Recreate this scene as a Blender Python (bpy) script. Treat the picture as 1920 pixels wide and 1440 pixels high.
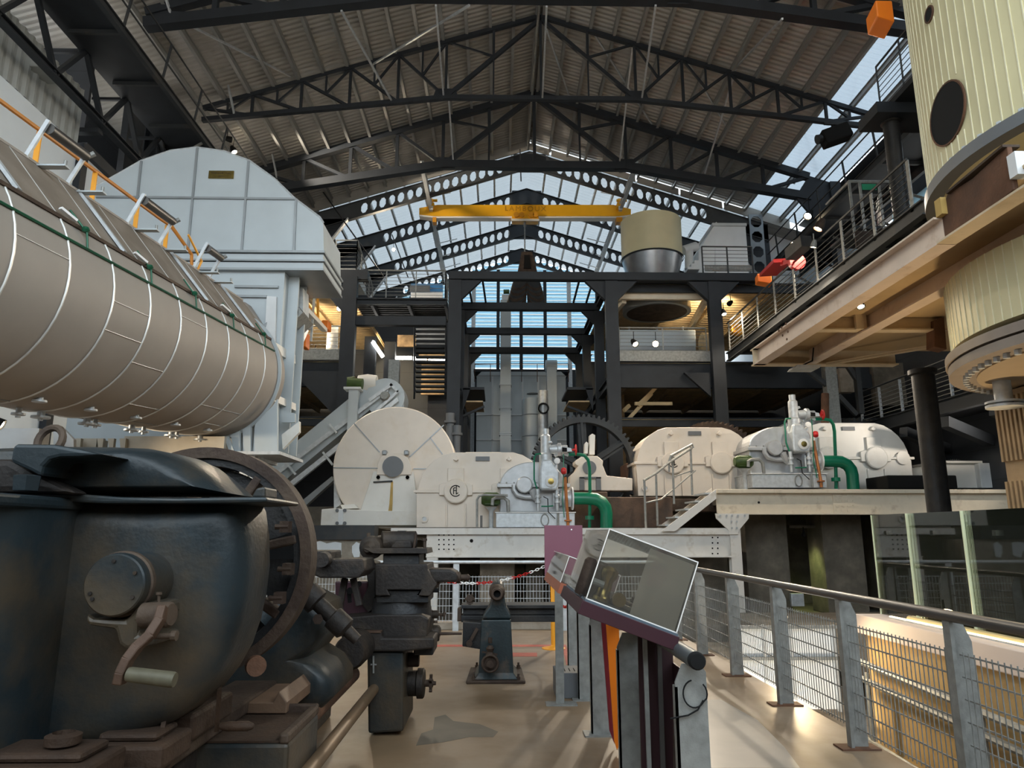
import bpy, math, random
from mathutils import Vector, Matrix
S = bpy.context.scene
for o in list(bpy.data.objects): bpy.data.objects.remove(o)
COL = S.collection
random.seed(7)
rad = math.radians
# ------------------------------------------------------------ camera, world, exposure
EYE = 1.62; FPX = 1330.0; PIT = rad(11.86); YAW = rad(1.08)
cd = bpy.data.cameras.new('camera'); cam = bpy.data.objects.new('camera', cd); COL.objects.link(cam)
cd.sensor_width = 36; cd.lens = 36*FPX/1920; cd.clip_end = 400; cd.clip_start = .05
cam.location = (0, 0, EYE); cam.rotation_euler = (rad(90)+PIT, 0, -YAW)
S.camera = cam
S.view_settings.view_transform = 'Standard'; S.view_settings.look = 'None'
S.view_settings.gamma = 1; S.view_settings.use_curve_mapping = False
S.view_settings.exposure = 1.05
W = bpy.data.worlds.new('daylight'); S.world = W; W.use_nodes = True
nt = W.node_tree; nt.nodes.clear()
wo = nt.nodes.new('ShaderNodeOutputWorld'); bg = nt.nodes.new('ShaderNodeBackground')
tc = nt.nodes.new('ShaderNodeTexCoord'); sp = nt.nodes.new('ShaderNodeSeparateXYZ'); cr = nt.nodes.new('ShaderNodeValToRGB')
nt.links.new(tc.outputs['Generated'], sp.inputs[0]); nt.links.new(sp.outputs['Z'], cr.inputs[0])
cr.color_ramp.elements[0].position = 0.0; cr.color_ramp.elements[0].color = (.52, .50, .46, 1)
cr.color_ramp.elements[1].position = .25; cr.color_ramp.elements[1].color = (.74, .85, .93, 1)
nt.links.new(cr.outputs[0], bg.inputs[0]); bg.inputs[1].default_value = 2.3
nt.links.new(bg.outputs[0], wo.inputs[0])

fw = Vector((math.sin(YAW)*math.cos(PIT), math.cos(YAW)*math.cos(PIT), math.sin(PIT)))
rt = Vector((math.cos(YAW), -math.sin(YAW), 0)); up_ = rt.cross(fw)
def ray(px, py): return fw + rt*((px-960)/FPX) + up_*((720-py)/FPX)
def at(px, py, Y): d = ray(px, py); return Vector((0, 0, EYE)) + d*(Y/d.y)       # point of the plane Y
def atz(px, py, z): d = ray(px, py); return Vector((0, 0, EYE)) + d*((z-EYE)/d.z)
def atx(px, py, x): d = ray(px, py); return Vector((0, 0, EYE)) + d*(x/d.x)
V = Vector
# ------------------------------------------------------------ materials
MT = {}
def mat(name, col, rough=.6, metal=0., var=.12, sc=3., bump=0., dirt=None, damt=.4, dsc=1.2, emit=None, alpha=None, stripe=None):
    if name in MT: return MT[name]
    m = bpy.data.materials.new(name); m.use_nodes = True; n = m.node_tree.nodes; L = m.node_tree.links
    b = n['Principled BSDF']; b.inputs['Roughness'].default_value = rough; b.inputs['Metallic'].default_value = metal
    t = n.new('ShaderNodeTexCoord')
    nz = n.new('ShaderNodeTexNoise'); nz.inputs['Scale'].default_value = sc; nz.inputs['Detail'].default_value = 5
    L.new(t.outputs['Object'], nz.inputs['Vector'])
    r = n.new('ShaderNodeValToRGB'); c = V(col[:3])
    r.color_ramp.elements[0].position = .3; r.color_ramp.elements[1].position = .72
    r.color_ramp.elements[0].color = (*[max(0, x*(1-var)) for x in c], 1); r.color_ramp.elements[1].color = (*[min(1, x*(1+var)) for x in c], 1)
    L.new(nz.outputs['Fac'], r.inputs[0]); out = r.outputs[0]
    if dirt is not None:
        n2 = n.new('ShaderNodeTexNoise'); n2.inputs['Scale'].default_value = dsc; n2.inputs['Detail'].default_value = 7; n2.inputs['Roughness'].default_value = .65
        L.new(t.outputs['Object'], n2.inputs['Vector'])
        r2 = n.new('ShaderNodeValToRGB'); e = r2.color_ramp.elements
        e[0].position = .62-damt*.45; e[1].position = .78-damt*.3; e[0].color = (0, 0, 0, 1); e[1].color = (1, 1, 1, 1)
        L.new(n2.outputs['Fac'], r2.inputs[0])
        mx = n.new('ShaderNodeMixRGB'); L.new(r2.outputs[0], mx.inputs[0]); L.new(out, mx.inputs[1]); mx.inputs[2].default_value = (*dirt, 1)
        out = mx.outputs[0]
    if stripe:                      # (axis, period, darkness, width): thin seams of real sheet material
        ax, per, dk, wd = stripe
        s = n.new('ShaderNodeSeparateXYZ'); L.new(t.outputs['Object'], s.inputs[0])
        a = n.new('ShaderNodeMath'); a.operation = 'MULTIPLY'; a.inputs[1].default_value = 1/per; L.new(s.outputs[ax], a.inputs[0])
        f = n.new('ShaderNodeMath'); f.operation = 'FRACT'; L.new(a.outputs[0], f.inputs[0])
        g = n.new('ShaderNodeMath'); g.operation = 'LESS_THAN'; g.inputs[1].default_value = wd; L.new(f.outputs[0], g.inputs[0])
        h = n.new('ShaderNodeMath'); h.operation = 'MULTIPLY'; h.inputs[1].default_value = dk; L.new(g.outputs[0], h.inputs[0])
        mx = n.new('ShaderNodeMixRGB'); L.new(h.outputs[0], mx.inputs[0]); L.new(out, mx.inputs[1]); mx.inputs[2].default_value = (*(c*.3), 1)
        out = mx.outputs[0]
    L.new(out, b.inputs['Base Color'])
    if bump:
        bp = n.new('ShaderNodeBump'); bp.inputs['Strength'].default_value = bump; bp.inputs['Distance'].default_value = .02
        n3 = n.new('ShaderNodeTexNoise'); n3.inputs['Scale'].default_value = sc*9; n3.inputs['Detail'].default_value = 6
        L.new(t.outputs['Object'], n3.inputs['Vector']); L.new(n3.outputs['Fac'], bp.inputs['Height']); L.new(bp.outputs[0], b.inputs['Normal'])
    if emit: b.inputs['Emission Color'].default_value = (*emit[0], 1); b.inputs['Emission Strength'].default_value = emit[1]
    MT[name] = m; return m
def clear_mat(name, tint, trans, rough=.05, col=(.9, .95, .95), gloss=.08):
    """see-through sheet: transparent body with a diffuse / translucent share and a gloss coat"""
    m = bpy.data.materials.new(name); m.use_nodes = True; n = m.node_tree.nodes; L = m.node_tree.links; n.clear()
    o = n.new('ShaderNodeOutputMaterial'); a = n.new('ShaderNodeBsdfTransparent'); a.inputs[0].default_value = (*tint, 1)
    b = n.new('ShaderNodeBsdfTranslucent'); b.inputs[0].default_value = (*col, 1)
    d = n.new('ShaderNodeBsdfDiffuse'); d.inputs[0].default_value = (*col, 1)
    g = n.new('ShaderNodeBsdfGlossy'); g.inputs['Roughness'].default_value = rough
    m1 = n.new('ShaderNodeMixShader'); m1.inputs[0].default_value = .5; L.new(b.outputs[0], m1.inputs[1]); L.new(d.outputs[0], m1.inputs[2])
    m2 = n.new('ShaderNodeMixShader'); m2.inputs[0].default_value = trans; L.new(m1.outputs[0], m2.inputs[1]); L.new(a.outputs[0], m2.inputs[2])
    fr = n.new('ShaderNodeFresnel'); fr.inputs[0].default_value = 1.5
    mu = n.new('ShaderNodeMath'); mu.operation = 'MULTIPLY_ADD'; mu.inputs[1].default_value = .9; mu.inputs[2].default_value = gloss*.2; L.new(fr.outputs[0], mu.inputs[0])
    m3 = n.new('ShaderNodeMixShader'); L.new(mu.outputs[0], m3.inputs[0]); L.new(m2.outputs[0], m3.inputs[1]); L.new(g.outputs[0], m3.inputs[2])
    L.new(m3.outputs[0], o.inputs[0]); MT[name] = m; return m
# ------------------------------------------------------------ mesh builder
def frame(d, up=(0, 0, 1)):
    d = V(d).normalized(); u = V(up)
    if abs(d.dot(u.normalized())) > .99: u = V((0, 1, 0)) if abs(d.y) < .9 else V((1, 0, 0))
    s = d.cross(u).normalized(); u = s.cross(d).normalized(); return d, s, u
class M:
    def __init__(s): s.v = []; s.f = []
    def add(s, vs, fs):
        k = len(s.v); s.v += [V(p) for p in vs]; s.f += [tuple(i+k for i in f) for f in fs]; return s
    def box(s, x0, x1, y0, y1, z0, z1):
        vs = [(x, y, z) for x in (x0, x1) for y in (y0, y1) for z in (z0, z1)]
        return s.add(vs, [(0, 1, 3, 2), (4, 6, 7, 5), (0, 4, 5, 1), (2, 3, 7, 6), (0, 2, 6, 4), (1, 5, 7, 3)])
    def bar(s, a, b, w, h=None, up=(0, 0, 1)):      # w sideways, h along up
        h = h or w; a = V(a); b = V(b); d, sd, u = frame(b-a, up)
        vs = [p+sd*(i*w/2)+u*(j*h/2) for p in (a, b) for i, j in ((-1, -1), (1, -1), (1, 1), (-1, 1))]
        return s.add(vs, [(0, 1, 2, 3), (7, 6, 5, 4), (0, 4, 5, 1), (1, 5, 6, 2), (2, 6, 7, 3), (3, 7, 4, 0)])
    def tube(s, a, b, r, r2=None, n=12, caps=True):
        r2 = r if r2 is None else r2; return s.rev([(r, 0), (r2, (V(b)-V(a)).length)], a, V(b)-V(a), n, caps)
    def rev(s, prof, o, axis, n=24, caps=True, a0=0, a1=360, up=(0, 0, 1)):
        o = V(o); d, sd, u = frame(axis, up); full = abs(a1-a0) >= 359.9; m = n if full else n+1
        vs = []
        for r, t in prof:
            for i in range(m):
                a = rad(a0+(a1-a0)*i/n); vs.append(o+d*t+sd*(r*math.cos(a))+u*(r*math.sin(a)))
        fs = []
        for k in range(len(prof)-1):
            for i in range(n):
                j = (i+1) % m; fs.append((k*m+i, k*m+j, (k+1)*m+j, (k+1)*m+i))
        if caps:
            if prof[0][0] > 1e-6: fs.append(tuple(range(m-1, -1, -1)))
            if prof[-1][0] > 1e-6: fs.append(tuple((len(prof)-1)*m+i for i in range(m)))
        return s.add(vs, fs)
    def pipe(s, pts, r, n=8, closed=False, caps=True):
        pts = [V(p) for p in pts]; N = len(pts); vs = []; u = None
        for i, p in enumerate(pts):
            if closed: t = pts[(i+1) % N]-pts[i-1]
            else: t = (pts[min(i+1, N-1)]-pts[max(i-1, 0)])
            t.normalize()
            if u is None: _, sd, u = frame(t)
            else: sd = t.cross(u).normalized(); u = sd.cross(t).normalized()
            k = 1.0
            if 0 < i < N-1 or closed:
                a = (pts[i]-pts[i-1]).normalized(); c = max(.5, a.dot(t)); k = 1/c
            vs += [p+(sd*math.cos(2*math.pi*j/n)+u*math.sin(2*math.pi*j/n))*r*min(k, 1.3) for j in range(n)]
        fs = []
        for i in range(N if closed else N-1):
            q = (i+1) % N
            for j in range(n): fs.append((i*n+j, i*n+(j+1) % n, q*n+(j+1) % n, q*n+j))
        if caps and not closed: fs.append(tuple(range(n-1, -1, -1))); fs.append(tuple((N-1)*n+j for j in range(n)))
        return s.add(vs, fs)
    def prism(s, poly, vec):
        n = len(poly); vec = V(vec); p = [V(q) for q in poly]
        fs = [tuple(range(n)), tuple(range(2*n-1, n-1, -1))]+[(i, i+n, (i+1) % n+n, (i+1) % n) for i in range(n)]
        return s.add(p+[q+vec for q in p], fs)
    def slab(s, px, Y, dep):                         # outline seen in the photo, standing at distance Y, real thickness dep
        return s.prism([at(x, y, Y) for x, y in px], (0, dep, 0))
    def pbox(s, x0, y0, x1, y1, Y, dep):
        xm, ym = (x0+x1)/2, (y0+y1)/2
        return s.box(at(x0, ym, Y).x, at(x1, ym, Y).x, Y, Y+dep, at(xm, y1, Y).z, at(xm, y0, Y).z)
    def loft(s, loops, caps=True):
        n = len(loops[0]); vs = [p for l in loops for p in l]; fs = []
        for k in range(len(loops)-1):
            for i in range(n): fs.append((k*n+i, (k+1)*n+i, (k+1)*n+(i+1) % n, k*n+(i+1) % n))
        if caps: fs.append(tuple(range(n))); fs.append(tuple((len(loops)-1)*n+i for i in range(n-1, -1, -1)))
        return s.add(vs, fs)
    def round_slab(s, px, Y, dep, rnd=.06, back=False, steps=4):   # outline with a rounded front rim
        base = [at(x, y, Y+dep) for x, y in px]; c = sum(base, V((0, 0, 0)))/len(base)
        def ring(y, ins):
            o = []
            for i, p in enumerate(base):
                dl = V((p.x-c.x, 0, p.z-c.z)); l = dl.length or 1; o.append(V((p.x, y, p.z))-dl/l*ins)
            return o
        L = [ring(Y+rnd*(1-math.sin(rad(90*i/steps))), rnd*(1-math.cos(rad(90*(1-i/steps))))*1.0) for i in range(0, steps+1)]
        L = []
        for i in range(steps+1):
            a = rad(90*i/steps); L.append(ring(Y+rnd*(1-math.sin(a)), rnd*(1-math.cos(a))))
        L = L[::-1]; L.append(ring(Y+dep, 0)); return s.loft(L)
    def ib(s, a, b, h, w, tf=.03, tw=.02, up=(0, 0, 1)):
        a = V(a); b = V(b); d, sd, u = frame(b-a, up)
        s.bar(a+u*(h/2-tf/2), b+u*(h/2-tf/2), w, tf, up); s.bar(a-u*(h/2-tf/2), b-u*(h/2-tf/2), w, tf, up)
        return s.bar(a, b, tw, h-2*tf, up)
    def sph(s, c, r, n=12):
        return s.rev([(max(1e-7, r*math.sin(math.pi*i/8)), -r*math.cos(math.pi*i/8)) for i in range(9)], c, (0, 0, 1), n, False)
    def build(s, name, m, parent=None, smooth=35, bevel=0, label=None):
        me = bpy.data.meshes.new(name); off = parent.location if parent else V((0, 0, 0))
        if parent and parent.parent: off = off+parent.parent.location
        org = V((0, 0, 0))
        if not parent:
            xs = [p.x for p in s.v]; ys = [p.y for p in s.v]; zs = [p.z for p in s.v]
            org = V(((min(xs)+max(xs))/2, (min(ys)+max(ys))/2, min(zs))); off = org
        me.from_pydata([p-off for p in s.v], [], s.f); me.update()
        import bmesh
        bm = bmesh.new(); bm.from_mesh(me); bmesh.ops.recalc_face_normals(bm, faces=bm.faces); bm.to_mesh(me); bm.free()
        me.materials.append(MT[m] if isinstance(m, str) else m)
        if smooth:
            me.polygons.foreach_set('use_smooth', [True]*len(me.polygons)); me.set_sharp_from_angle(angle=rad(smooth))
        o = bpy.data.objects.new(name, me); COL.objects.link(o)
        if parent: o.parent = parent
        else: o.location = org
        if bevel:
            md = o.modifiers.new('bevel', 'BEVEL'); md.width = bevel; md.segments = 2; md.limit_method = 'ANGLE'; md.angle_limit = rad(40)
        if label: o['label'] = label
        return o
def thing(name, label, cat, loc=(0, 0, 0), group=None):
    o = bpy.data.objects.new(name, None); COL.objects.link(o); o.location = loc; o.empty_display_size = .1
    o['label'] = label; o['category'] = cat
    if group: o['group'] = group
    return o
def tag(o, label, cat, group=None, kind=None):
    if label: o['label'] = label
    if cat: o['category'] = cat
    if group: o['group'] = group
    if kind: o['kind'] = kind
    return o
def struct(o, label=None):
    o['kind'] = 'structure'
    if label: o['label'] = label
    return o
def dup(root, off, label=None, group=None, parent=None):
    r = root.copy(); COL.objects.link(r)
    if parent is None: r.location = root.location+V(off)
    else: r.parent = parent
    if label: r['label'] = label
    if group: r['group'] = group
    for ch in root.children: dup(ch, (0, 0, 0), parent=r)
    return r
def text_mesh(txt, size, loc, rot, m, parent, name='lettering', ext=.004):
    cu = bpy.data.curves.new('txt', 'FONT'); cu.body = txt; cu.size = size; cu.extrude = ext; cu.align_x = 'CENTER'; cu.align_y = 'CENTER'
    cu.space_character = 1.25
    t = bpy.data.objects.new('txt', cu); COL.objects.link(t); bpy.context.view_layer.update()
    me = bpy.data.meshes.new_from_object(t.evaluated_get(bpy.context.evaluated_depsgraph_get()))
    bpy.data.objects.remove(t); me.materials.clear(); me.materials.append(MT[m])
    o = bpy.data.objects.new(name, me); COL.objects.link(o); o.parent = parent; o.location = V(loc)-parent.location
    if parent.parent: o.location = o.location-parent.parent.location
    o.rotation_euler = rot; return o

mat('dark_steel', (.017, .021, .027), .6, .1, .2, 2, .05)
mat('dark_steel_dusty', (.032, .036, .04), .6, .1, .25, 2, .05, (.065, .058, .05), .25)
mat('frame_grey_lit', (.085, .09, .095), .6, .1, .15, 2)  # paler grey of the nearest rafters: the light on them put into the colour
mat('dark_cladding', (.035, .04, .048), .6, 0, .15, 1, 0, stripe=('Z', .9, .7, .02))
mat('roof_sheet', (.40, .38, .345), .5, .1, .1, .8, 0, (.46, .44, .42), .3, .4)
mat('purlin', (.34, .34, .325), .45, .3, .1, 2)
mat('galv', (.27, .275, .262), .5, .35, .22, 14, .1)
mat('galv_pale', (.55, .58, .6), .45, .4, .15, 10, .05)
mat('white_steel', (.72, .74, .75), .5, 0, .06, 3)
mat('corrugated_grey', (.40, .42, .41), .5, .2, .1, 2, 0)
mat('white_wall', (.78, .85, .91), .7, 0, .04, 1)
mat('tan_sheet', (.62, .47, .27), .6, 0, .15, 3, 0, (.45, .35, .22), .3)
mat('concrete_floor', (.255, .172, .10), .45, 0, .2, 1.6, .05, (.31, .235, .165), .45, .8)
mat('concrete', (.17, .145, .115), .85, 0, .3, 2.5, .3, (.10, .09, .07), .5, 1.5)
mat('concrete_pale', (.35, .30, .24), .85, 0, .2, 2.5, .2, (.2, .17, .13), .4, 2)
mat('ochre_wall', (.50, .33, .13), .8, 0, .15, 3, .1, (.40, .26, .11), .3)
mat('tank_paint', (.33, .295, .26), .6, 0.05, .07, 1.5, .04, (.32, .29, .255), .3, 1)
mat('tank_seam', (.62, .61, .58), .4, .5, .1, 5)
mat('silver_paint', (.47, .52, .545), .45, .15, .06, 1.2, .03)
mat('silver_dark', (.30, .32, .33), .4, .5, .1, 2)
mat('cream_paint', (.76, .68, .59), .45, 0, .05, 2, .03, (.70, .60, .48), .2)
mat('white_paint', (.78, .76, .71), .45, 0, .04, 2, .02, (.70, .66, .58), .2)
mat('girder_paint', (.74, .72, .68), .5, 0, .06, 3, .05, (.50, .44, .36), .15, 3)
mat('girder_cream', (.70, .62, .49), .5, 0, .06, 3, .05, (.48, .40, .30), .15, 3)
mat('turbine_grey', (.46, .47, .48), .35, .35, .1, 6, .05)
mat('green_pipe', (.005, .17, .09), .3, .0, .1, 4)
mat('green_motor', (.04, .08, .012), .5, 0, .3, 8)
mat('rust', (.16, .075, .04), .8, .2, .35, 4, .3, (.08, .045, .03), .5)
mat('brown_iron', (.05, .031, .022), .7, .3, .3, 4, .25, (.09, .062, .042), .4, 3)
mat('black_iron', (.022, .023, .025), .5, .4, .3, 5, .2, (.05, .045, .04), .4)
mat('lathe_green', (.014, .023, .028), .45, .1, .3, 4, .12, (.07, .052, .032), .40, 1.3)
mat('lathe_dark', (.017, .013, .011), .65, .2, .3, 4, .3, (.055, .038, .025), .3, 3)
mat('machine_green', (.022, .034, .038), .45, .2, .25, 5, .15, (.10, .07, .05), .25, 4)
mat('orange', (.9, .22, .01), .45, 0, .04)
mat('amber', (.85, .36, .02), .45, 0, .05)
mat('crane_yellow', (.95, .46, .01), .4, 0, .03)
mat('crane_pale', (.95, .88, .78), .4, 0, .03)  # pale tone of the beam's bottom flange and trolley plate
mat('letter_orange', (.62, .27, .01), .5)
mat('bright_white', (.9, .93, .96), .6, 0, .03)
mat('red', (.55, .02, .02), .4, 0, .05)
mat('maroon', (.04, .009, .016), .5, 0, .1)
mat('maroon_panel', (.20, .07, .10), .5, 0, .06)
mat('grey_plastic', (.13, .14, .15), .5, 0, .05)
mat('mid_grey', (.15, .16, .17), .5, 0, .05)
mat('black', (.004, .004, .004), 1)
mat('pipe_dark', (.10, .095, .09), .35, .5, .1, 5)
mat('brass', (.30, .22, .07), .25, 1, .2, 10)
mat('pink_plaster', (.80, .66, .58), .6, 0, .03)
mat('vessel_cream', (.66, .60, .38), .5, 0, .05, 1.5, 0)
mat('wood', (.50, .34, .18), .6, 0, .3, 5, .1)
mat('brown_timber', (.12, .07, .045), .8, 0, .3, 3, .3, (.06, .04, .03), .5)
mat('red_paint_line', (.45, .09, .06), .6, 0, .2, 8)
mat('glow_white', (1, 1, 1), .5, emit=((1, .97, .9), 14))
mat('glow_warm', (1, .9, .7), .5, emit=((1, .82, .55), 25))
mat('sign_green', (.01, .25, .12), .4)
mat('sign_white', (.9, .9, .88), .5)
mat('blue', (.05, .25, .55), .4)
mat('ochre_stain', (.50, .33, .10), .7, 0, .2)
clear_mat('louvre_sheet', (.62, .86, 1), .30, .3, (.50, .64, .70), .1)
clear_mat('roof_translucent', (.78, .88, .95), .0, .5, (.285, .30, .31), .03)
clear_mat('acrylic', (.97, .97, .95), .95, .04, (.9, .9, .85), .3)
clear_mat('roof_skylight', (.85, .93, 1), .02, .4, (.27, .30, .33), .03)
clear_mat('glass', (.93, .96, .9), .96, .02, (.7, .8, .6), .5)
#@@SETTING
# ------------------------------------------------------------ setting
RX = 1.38; RZ = 19.12; SL = 3.66/11.2        # roof ridge, slope
def roofz(x, dz=0): return RZ+dz-abs(x-RX)*SL
m = M().box(-11.5, 2.95, -5, 13.0, -.35, 0); struct(m.build('floor', 'concrete_floor', smooth=0), 'polished tan concrete floor')
m = M().box(-14, 16, -5, 46, -3.5, -3.2); struct(m.build('floor_lower', 'concrete', smooth=0), 'floor of the lower level')
m = M().box(-11.5, 3.0, 12.75, 13.05, 0, .12); struct(m.build('trim_1', 'concrete_pale', smooth=0, bevel=.01), 'low concrete kerb at the end of the floor')
# roof sheets, near (opaque corrugated)
def sheet(x0, x1, y0, y1, dz, per, amp, th=.0):
    m = M(); n = int((y1-y0)/per*4); vs = []; fs = []
    for i in range(n+1):
        y = y0+(y1-y0)*i/n; k = [0, amp, amp, 0][i % 4]
        for x in (x0, x1): vs.append((x, y, roofz(x, dz)+k))
    for i in range(n): fs.append((2*i, 2*i+1, 2*i+3, 2*i+2))
    return m.add(vs, fs)
for nm, xa, xb in (('ceiling', -13.2, RX), ('ceiling_right', RX, 11.3)):
    m = sheet(xa, xb, -5, 29.9, .22, .20, .035); struct(m.build(nm, 'roof_sheet', smooth=0), 'corrugated grey roof sheeting')
struct(sheet(11.3, 13.6, 3, 29.9, .22, .20, .035).build('window_1', 'roof_skylight', smooth=0), 'bright translucent roof strip along the right eaves')
struct(M().add([(13.6, 3, roofz(13.6, .2)), (13.6, 29.9, roofz(13.6, .2)), (16, 29.9, roofz(16, .2)), (16, 3, roofz(16, .2))], [(0, 1, 2, 3)]).build('ceiling_edge', 'dark_cladding', smooth=0))
for sg in (-1, 1):
    for i in range(12):
        x0 = RX+sg*i*.98; x1 = RX+sg*(i*.98+(.98 if sg < 0 or i % 2 or i > 9 else .9)); h = .28 if sg < 0 or i > 9 else .10
        m = M().prism([V((x0, 29.7, roofz(x0, -.22))), V((x1, 29.7, roofz(x1, -.22))), V((x1, 29.7, roofz(x1, h))), V((x0, 29.7, roofz(x0, h)))], (0, .06, 0))
        struct(m.build('trim_6', 'roof_sheet', smooth=0), 'closing strip between the two roof levels')
# outer walls
struct(M().box(-13.2, 16, -5.2, -5, -3.2, 5.2).build('wall_back', 'concrete_pale', smooth=0), 'wall behind the viewpoint')
struct(M().box(-13.2, -11.5, -5, 13, -.35, 0).build('trim_7', 'concrete_floor', smooth=0), 'floor strip by the left wall')
def corr_wall(x, y0, y1, z0, z1, per=.25, amp=.04):
    m = M(); n = int((y1-y0)/per*4); vs = []; fs = []
    for i in range(n+1):
        y = y0+(y1-y0)*i/n; k = [0, amp, amp, 0][i % 4]
        vs += [(x+k, y, z0), (x+k, y, z1)]
    for i in range(n): fs.append((2*i, 2*i+1, 2*i+3, 2*i+2))
    return m.add(vs, fs)
struct(M().box(-11.2, -11.02, -5, 19.8, -3.2, 11.5).build('wall_left', 'white_wall', smooth=0))
struct(corr_wall(-11.05, -5, 17.0, 11.5, 13.1, .3, .05).build('trim_2', 'corrugated_grey', smooth=0), 'corrugated band above the white left wall')
struct(M().box(-13.2, -13.0, -5, 30, 12.5, 15.0).build('wall_left_upper', 'dark_cladding', smooth=0))
struct(M().box(-11.9, -11.7, 20.4, 45.5, -3.2, 15.4).build('wall_left_far', 'dark_cladding', smooth=0))
struct(M().box(14.2, 14.4, -5, 46, -3.2, 10.9).build('wall_right', 'dark_cladding', smooth=0))
struct(M().box(14.2, 14.4, 26, 45.4, 11.0, 15.2).build('wall_right_upper', 'white_wall', smooth=0))
struct(M().box(-11.9, 14.4, 42.4, 42.9, -3.2, 11.45).build('wall_far', 'dark_cladding', smooth=0))
for y0 in (9, 13, 17, 21): struct(M().box(14.2, 14.3, y0, y0+2.6, 11.6, 12.9).build('window_2', 'louvre_sheet', smooth=0), 'small bright window high in the right wall')
struct(M().box(14.2, 14.4, 3, 29.9, 12.9, 15.2).build('wall_right_top', 'dark_cladding', smooth=0))
# roof edge skylight on the right: pale translucent corrugated strips
# gable louvre
g = thing('gable_louvre', 'pale blue horizontal louvre slats filling the far gable end', 'louvre window', (1.4, 42.5, 11.4))
m = M(); z = 11.55; k = 0
while z < 18.75:
    hw = min(9.6, (RZ-.35-z)/SL)
    if hw > .3: m.bar((RX-hw, 42.5+.0, z+.1), (RX+hw, 42.5, z+.1), .015, .185, up=(0, -.35, 1))
    z += .23
m.build('slat', 'louvre_sheet', g, smooth=0)['kind'] = 'stuff'
z = 11.55; m = M()
while z < 18.75:
    hw = min(9.6, (RZ-.35-z)/SL)
    if hw > .3: m.bar((RX-hw, 42.5+.05, z-.01), (RX+hw, 42.55, z-.01), .05, .022)
    z += .23
m.build('slat_rail', 'dark_steel_dusty', g, smooth=0)['kind'] = 'stuff'
for px in (770, 836, 888, 934, 977, 1022, 1067, 1120, 1190):
    x = at(px, 600, 42.4).x; M().box(x-.1, x+.1, 42.25, 42.4, 11.4, roofz(x, -.8)).build('mullion', 'dark_steel', g, smooth=0)
# far translucent roof
PY = [29.9, 33.5, 37.5, 41.3]
for nm, xa, xb in (('ceiling_far', -8.2, RX), ('ceiling_far_right', RX, 11.4)):
    m = sheet(xa, xb, 29.9, 42.9, -.05, .3, .04); struct(m.build(nm, 'roof_translucent', smooth=0), 'bright translucent roof sheeting over the far end of the hall')
for nm, xa, xb in (('ceiling_side', -13.2, -8.2), ('ceiling_side_right', 11.4, 16.0)):
    m = sheet(xa, xb, 29.9, 42.9, -.05, .3, .04); struct(m.build(nm, 'roof_sheet', smooth=0))
for sgn in (-1, 1):
    for i in range(1, 13):
        x = RX+sgn*(i*.82)
        for j in range(3):
            m = M().bar((x, PY[j]+.1, roofz(x, -.14)), (x, PY[j+1]-.1, roofz(x, -.14)), .09, .16)
            tag(m.build('roof_purlin', 'white_steel', smooth=0), 'white purlin under the translucent far roof between two perforated frames', 'roof purlin', 'white purlins of the far roof')
# castellated portal frames
HOLE = [(-.5, -.22), (-.5, .22), (-.2, .5), (.2, .5), (.5, .22), (.5, -.22), (.2, -.5), (-.2, -.5)]
def cast_beam(m, a, b, dep, n, s0, s1, th=.05):
    """beam web from a to b (top edge), n octagonal holes between lengths s0 and s1"""
    a = V(a); b = V(b); d = (b-a).normalized(); L = (b-a).length; u = V((0, 0, 1)); y = V((0, th, 0))
    def P(s, t): return a+d*s+u*(-dep+dep*t)
    cw = (s1-s0)/n
    for sa, sb in ((0, s0), (s1, L)):
        if sb > sa+.01: m.prism([P(sa, 0), P(sb, 0), P(sb, 1), P(sa, 1)], y)
    for i in range(n):
        c0 = s0+cw*i; cs = c0+cw/2
        outer = [P(c0, .28), P(c0, .72), P(c0+.3*cw, 1), P(c0+.7*cw, 1), P(c0+cw, .72), P(c0+cw, .28), P(c0+.7*cw, 0), P(c0+.3*cw, 0)]
        inner = [P(cs+hx*.3, .5+hy*.62) for hx, hy in HOLE]
        cor = [P(c0, 1), P(c0+cw, 1), P(c0+cw, 0), P(c0, 0)]
        vs = outer+inner+cor; vs = vs+[q+y for q in vs]; k = 20
        fs = [(j, (j+1) % 8, 8+(j+1) % 8, 8+j) for j in range(8)]+[(1, 16, 2), (3, 17, 4), (5, 18, 6), (7, 19, 0)]
        m.add(vs, fs+[tuple(q+k for q in f) for f in fs]+[(8+j, 8+(j+1) % 8, 28+(j+1) % 8, 28+j) for j in range(8)])
    m.bar(a+y/2, b+y/2, .2, .03); m.bar(a-u*dep+y/2, b-u*dep+y/2, .2, .03)
wht = ['nearest of the perforated roof frames', 'second perforated roof frame, above the yellow crane beam', 'third perforated roof frame, behind the yellow crane beam', 'last perforated roof frame, just before the louvred gable']
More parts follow.
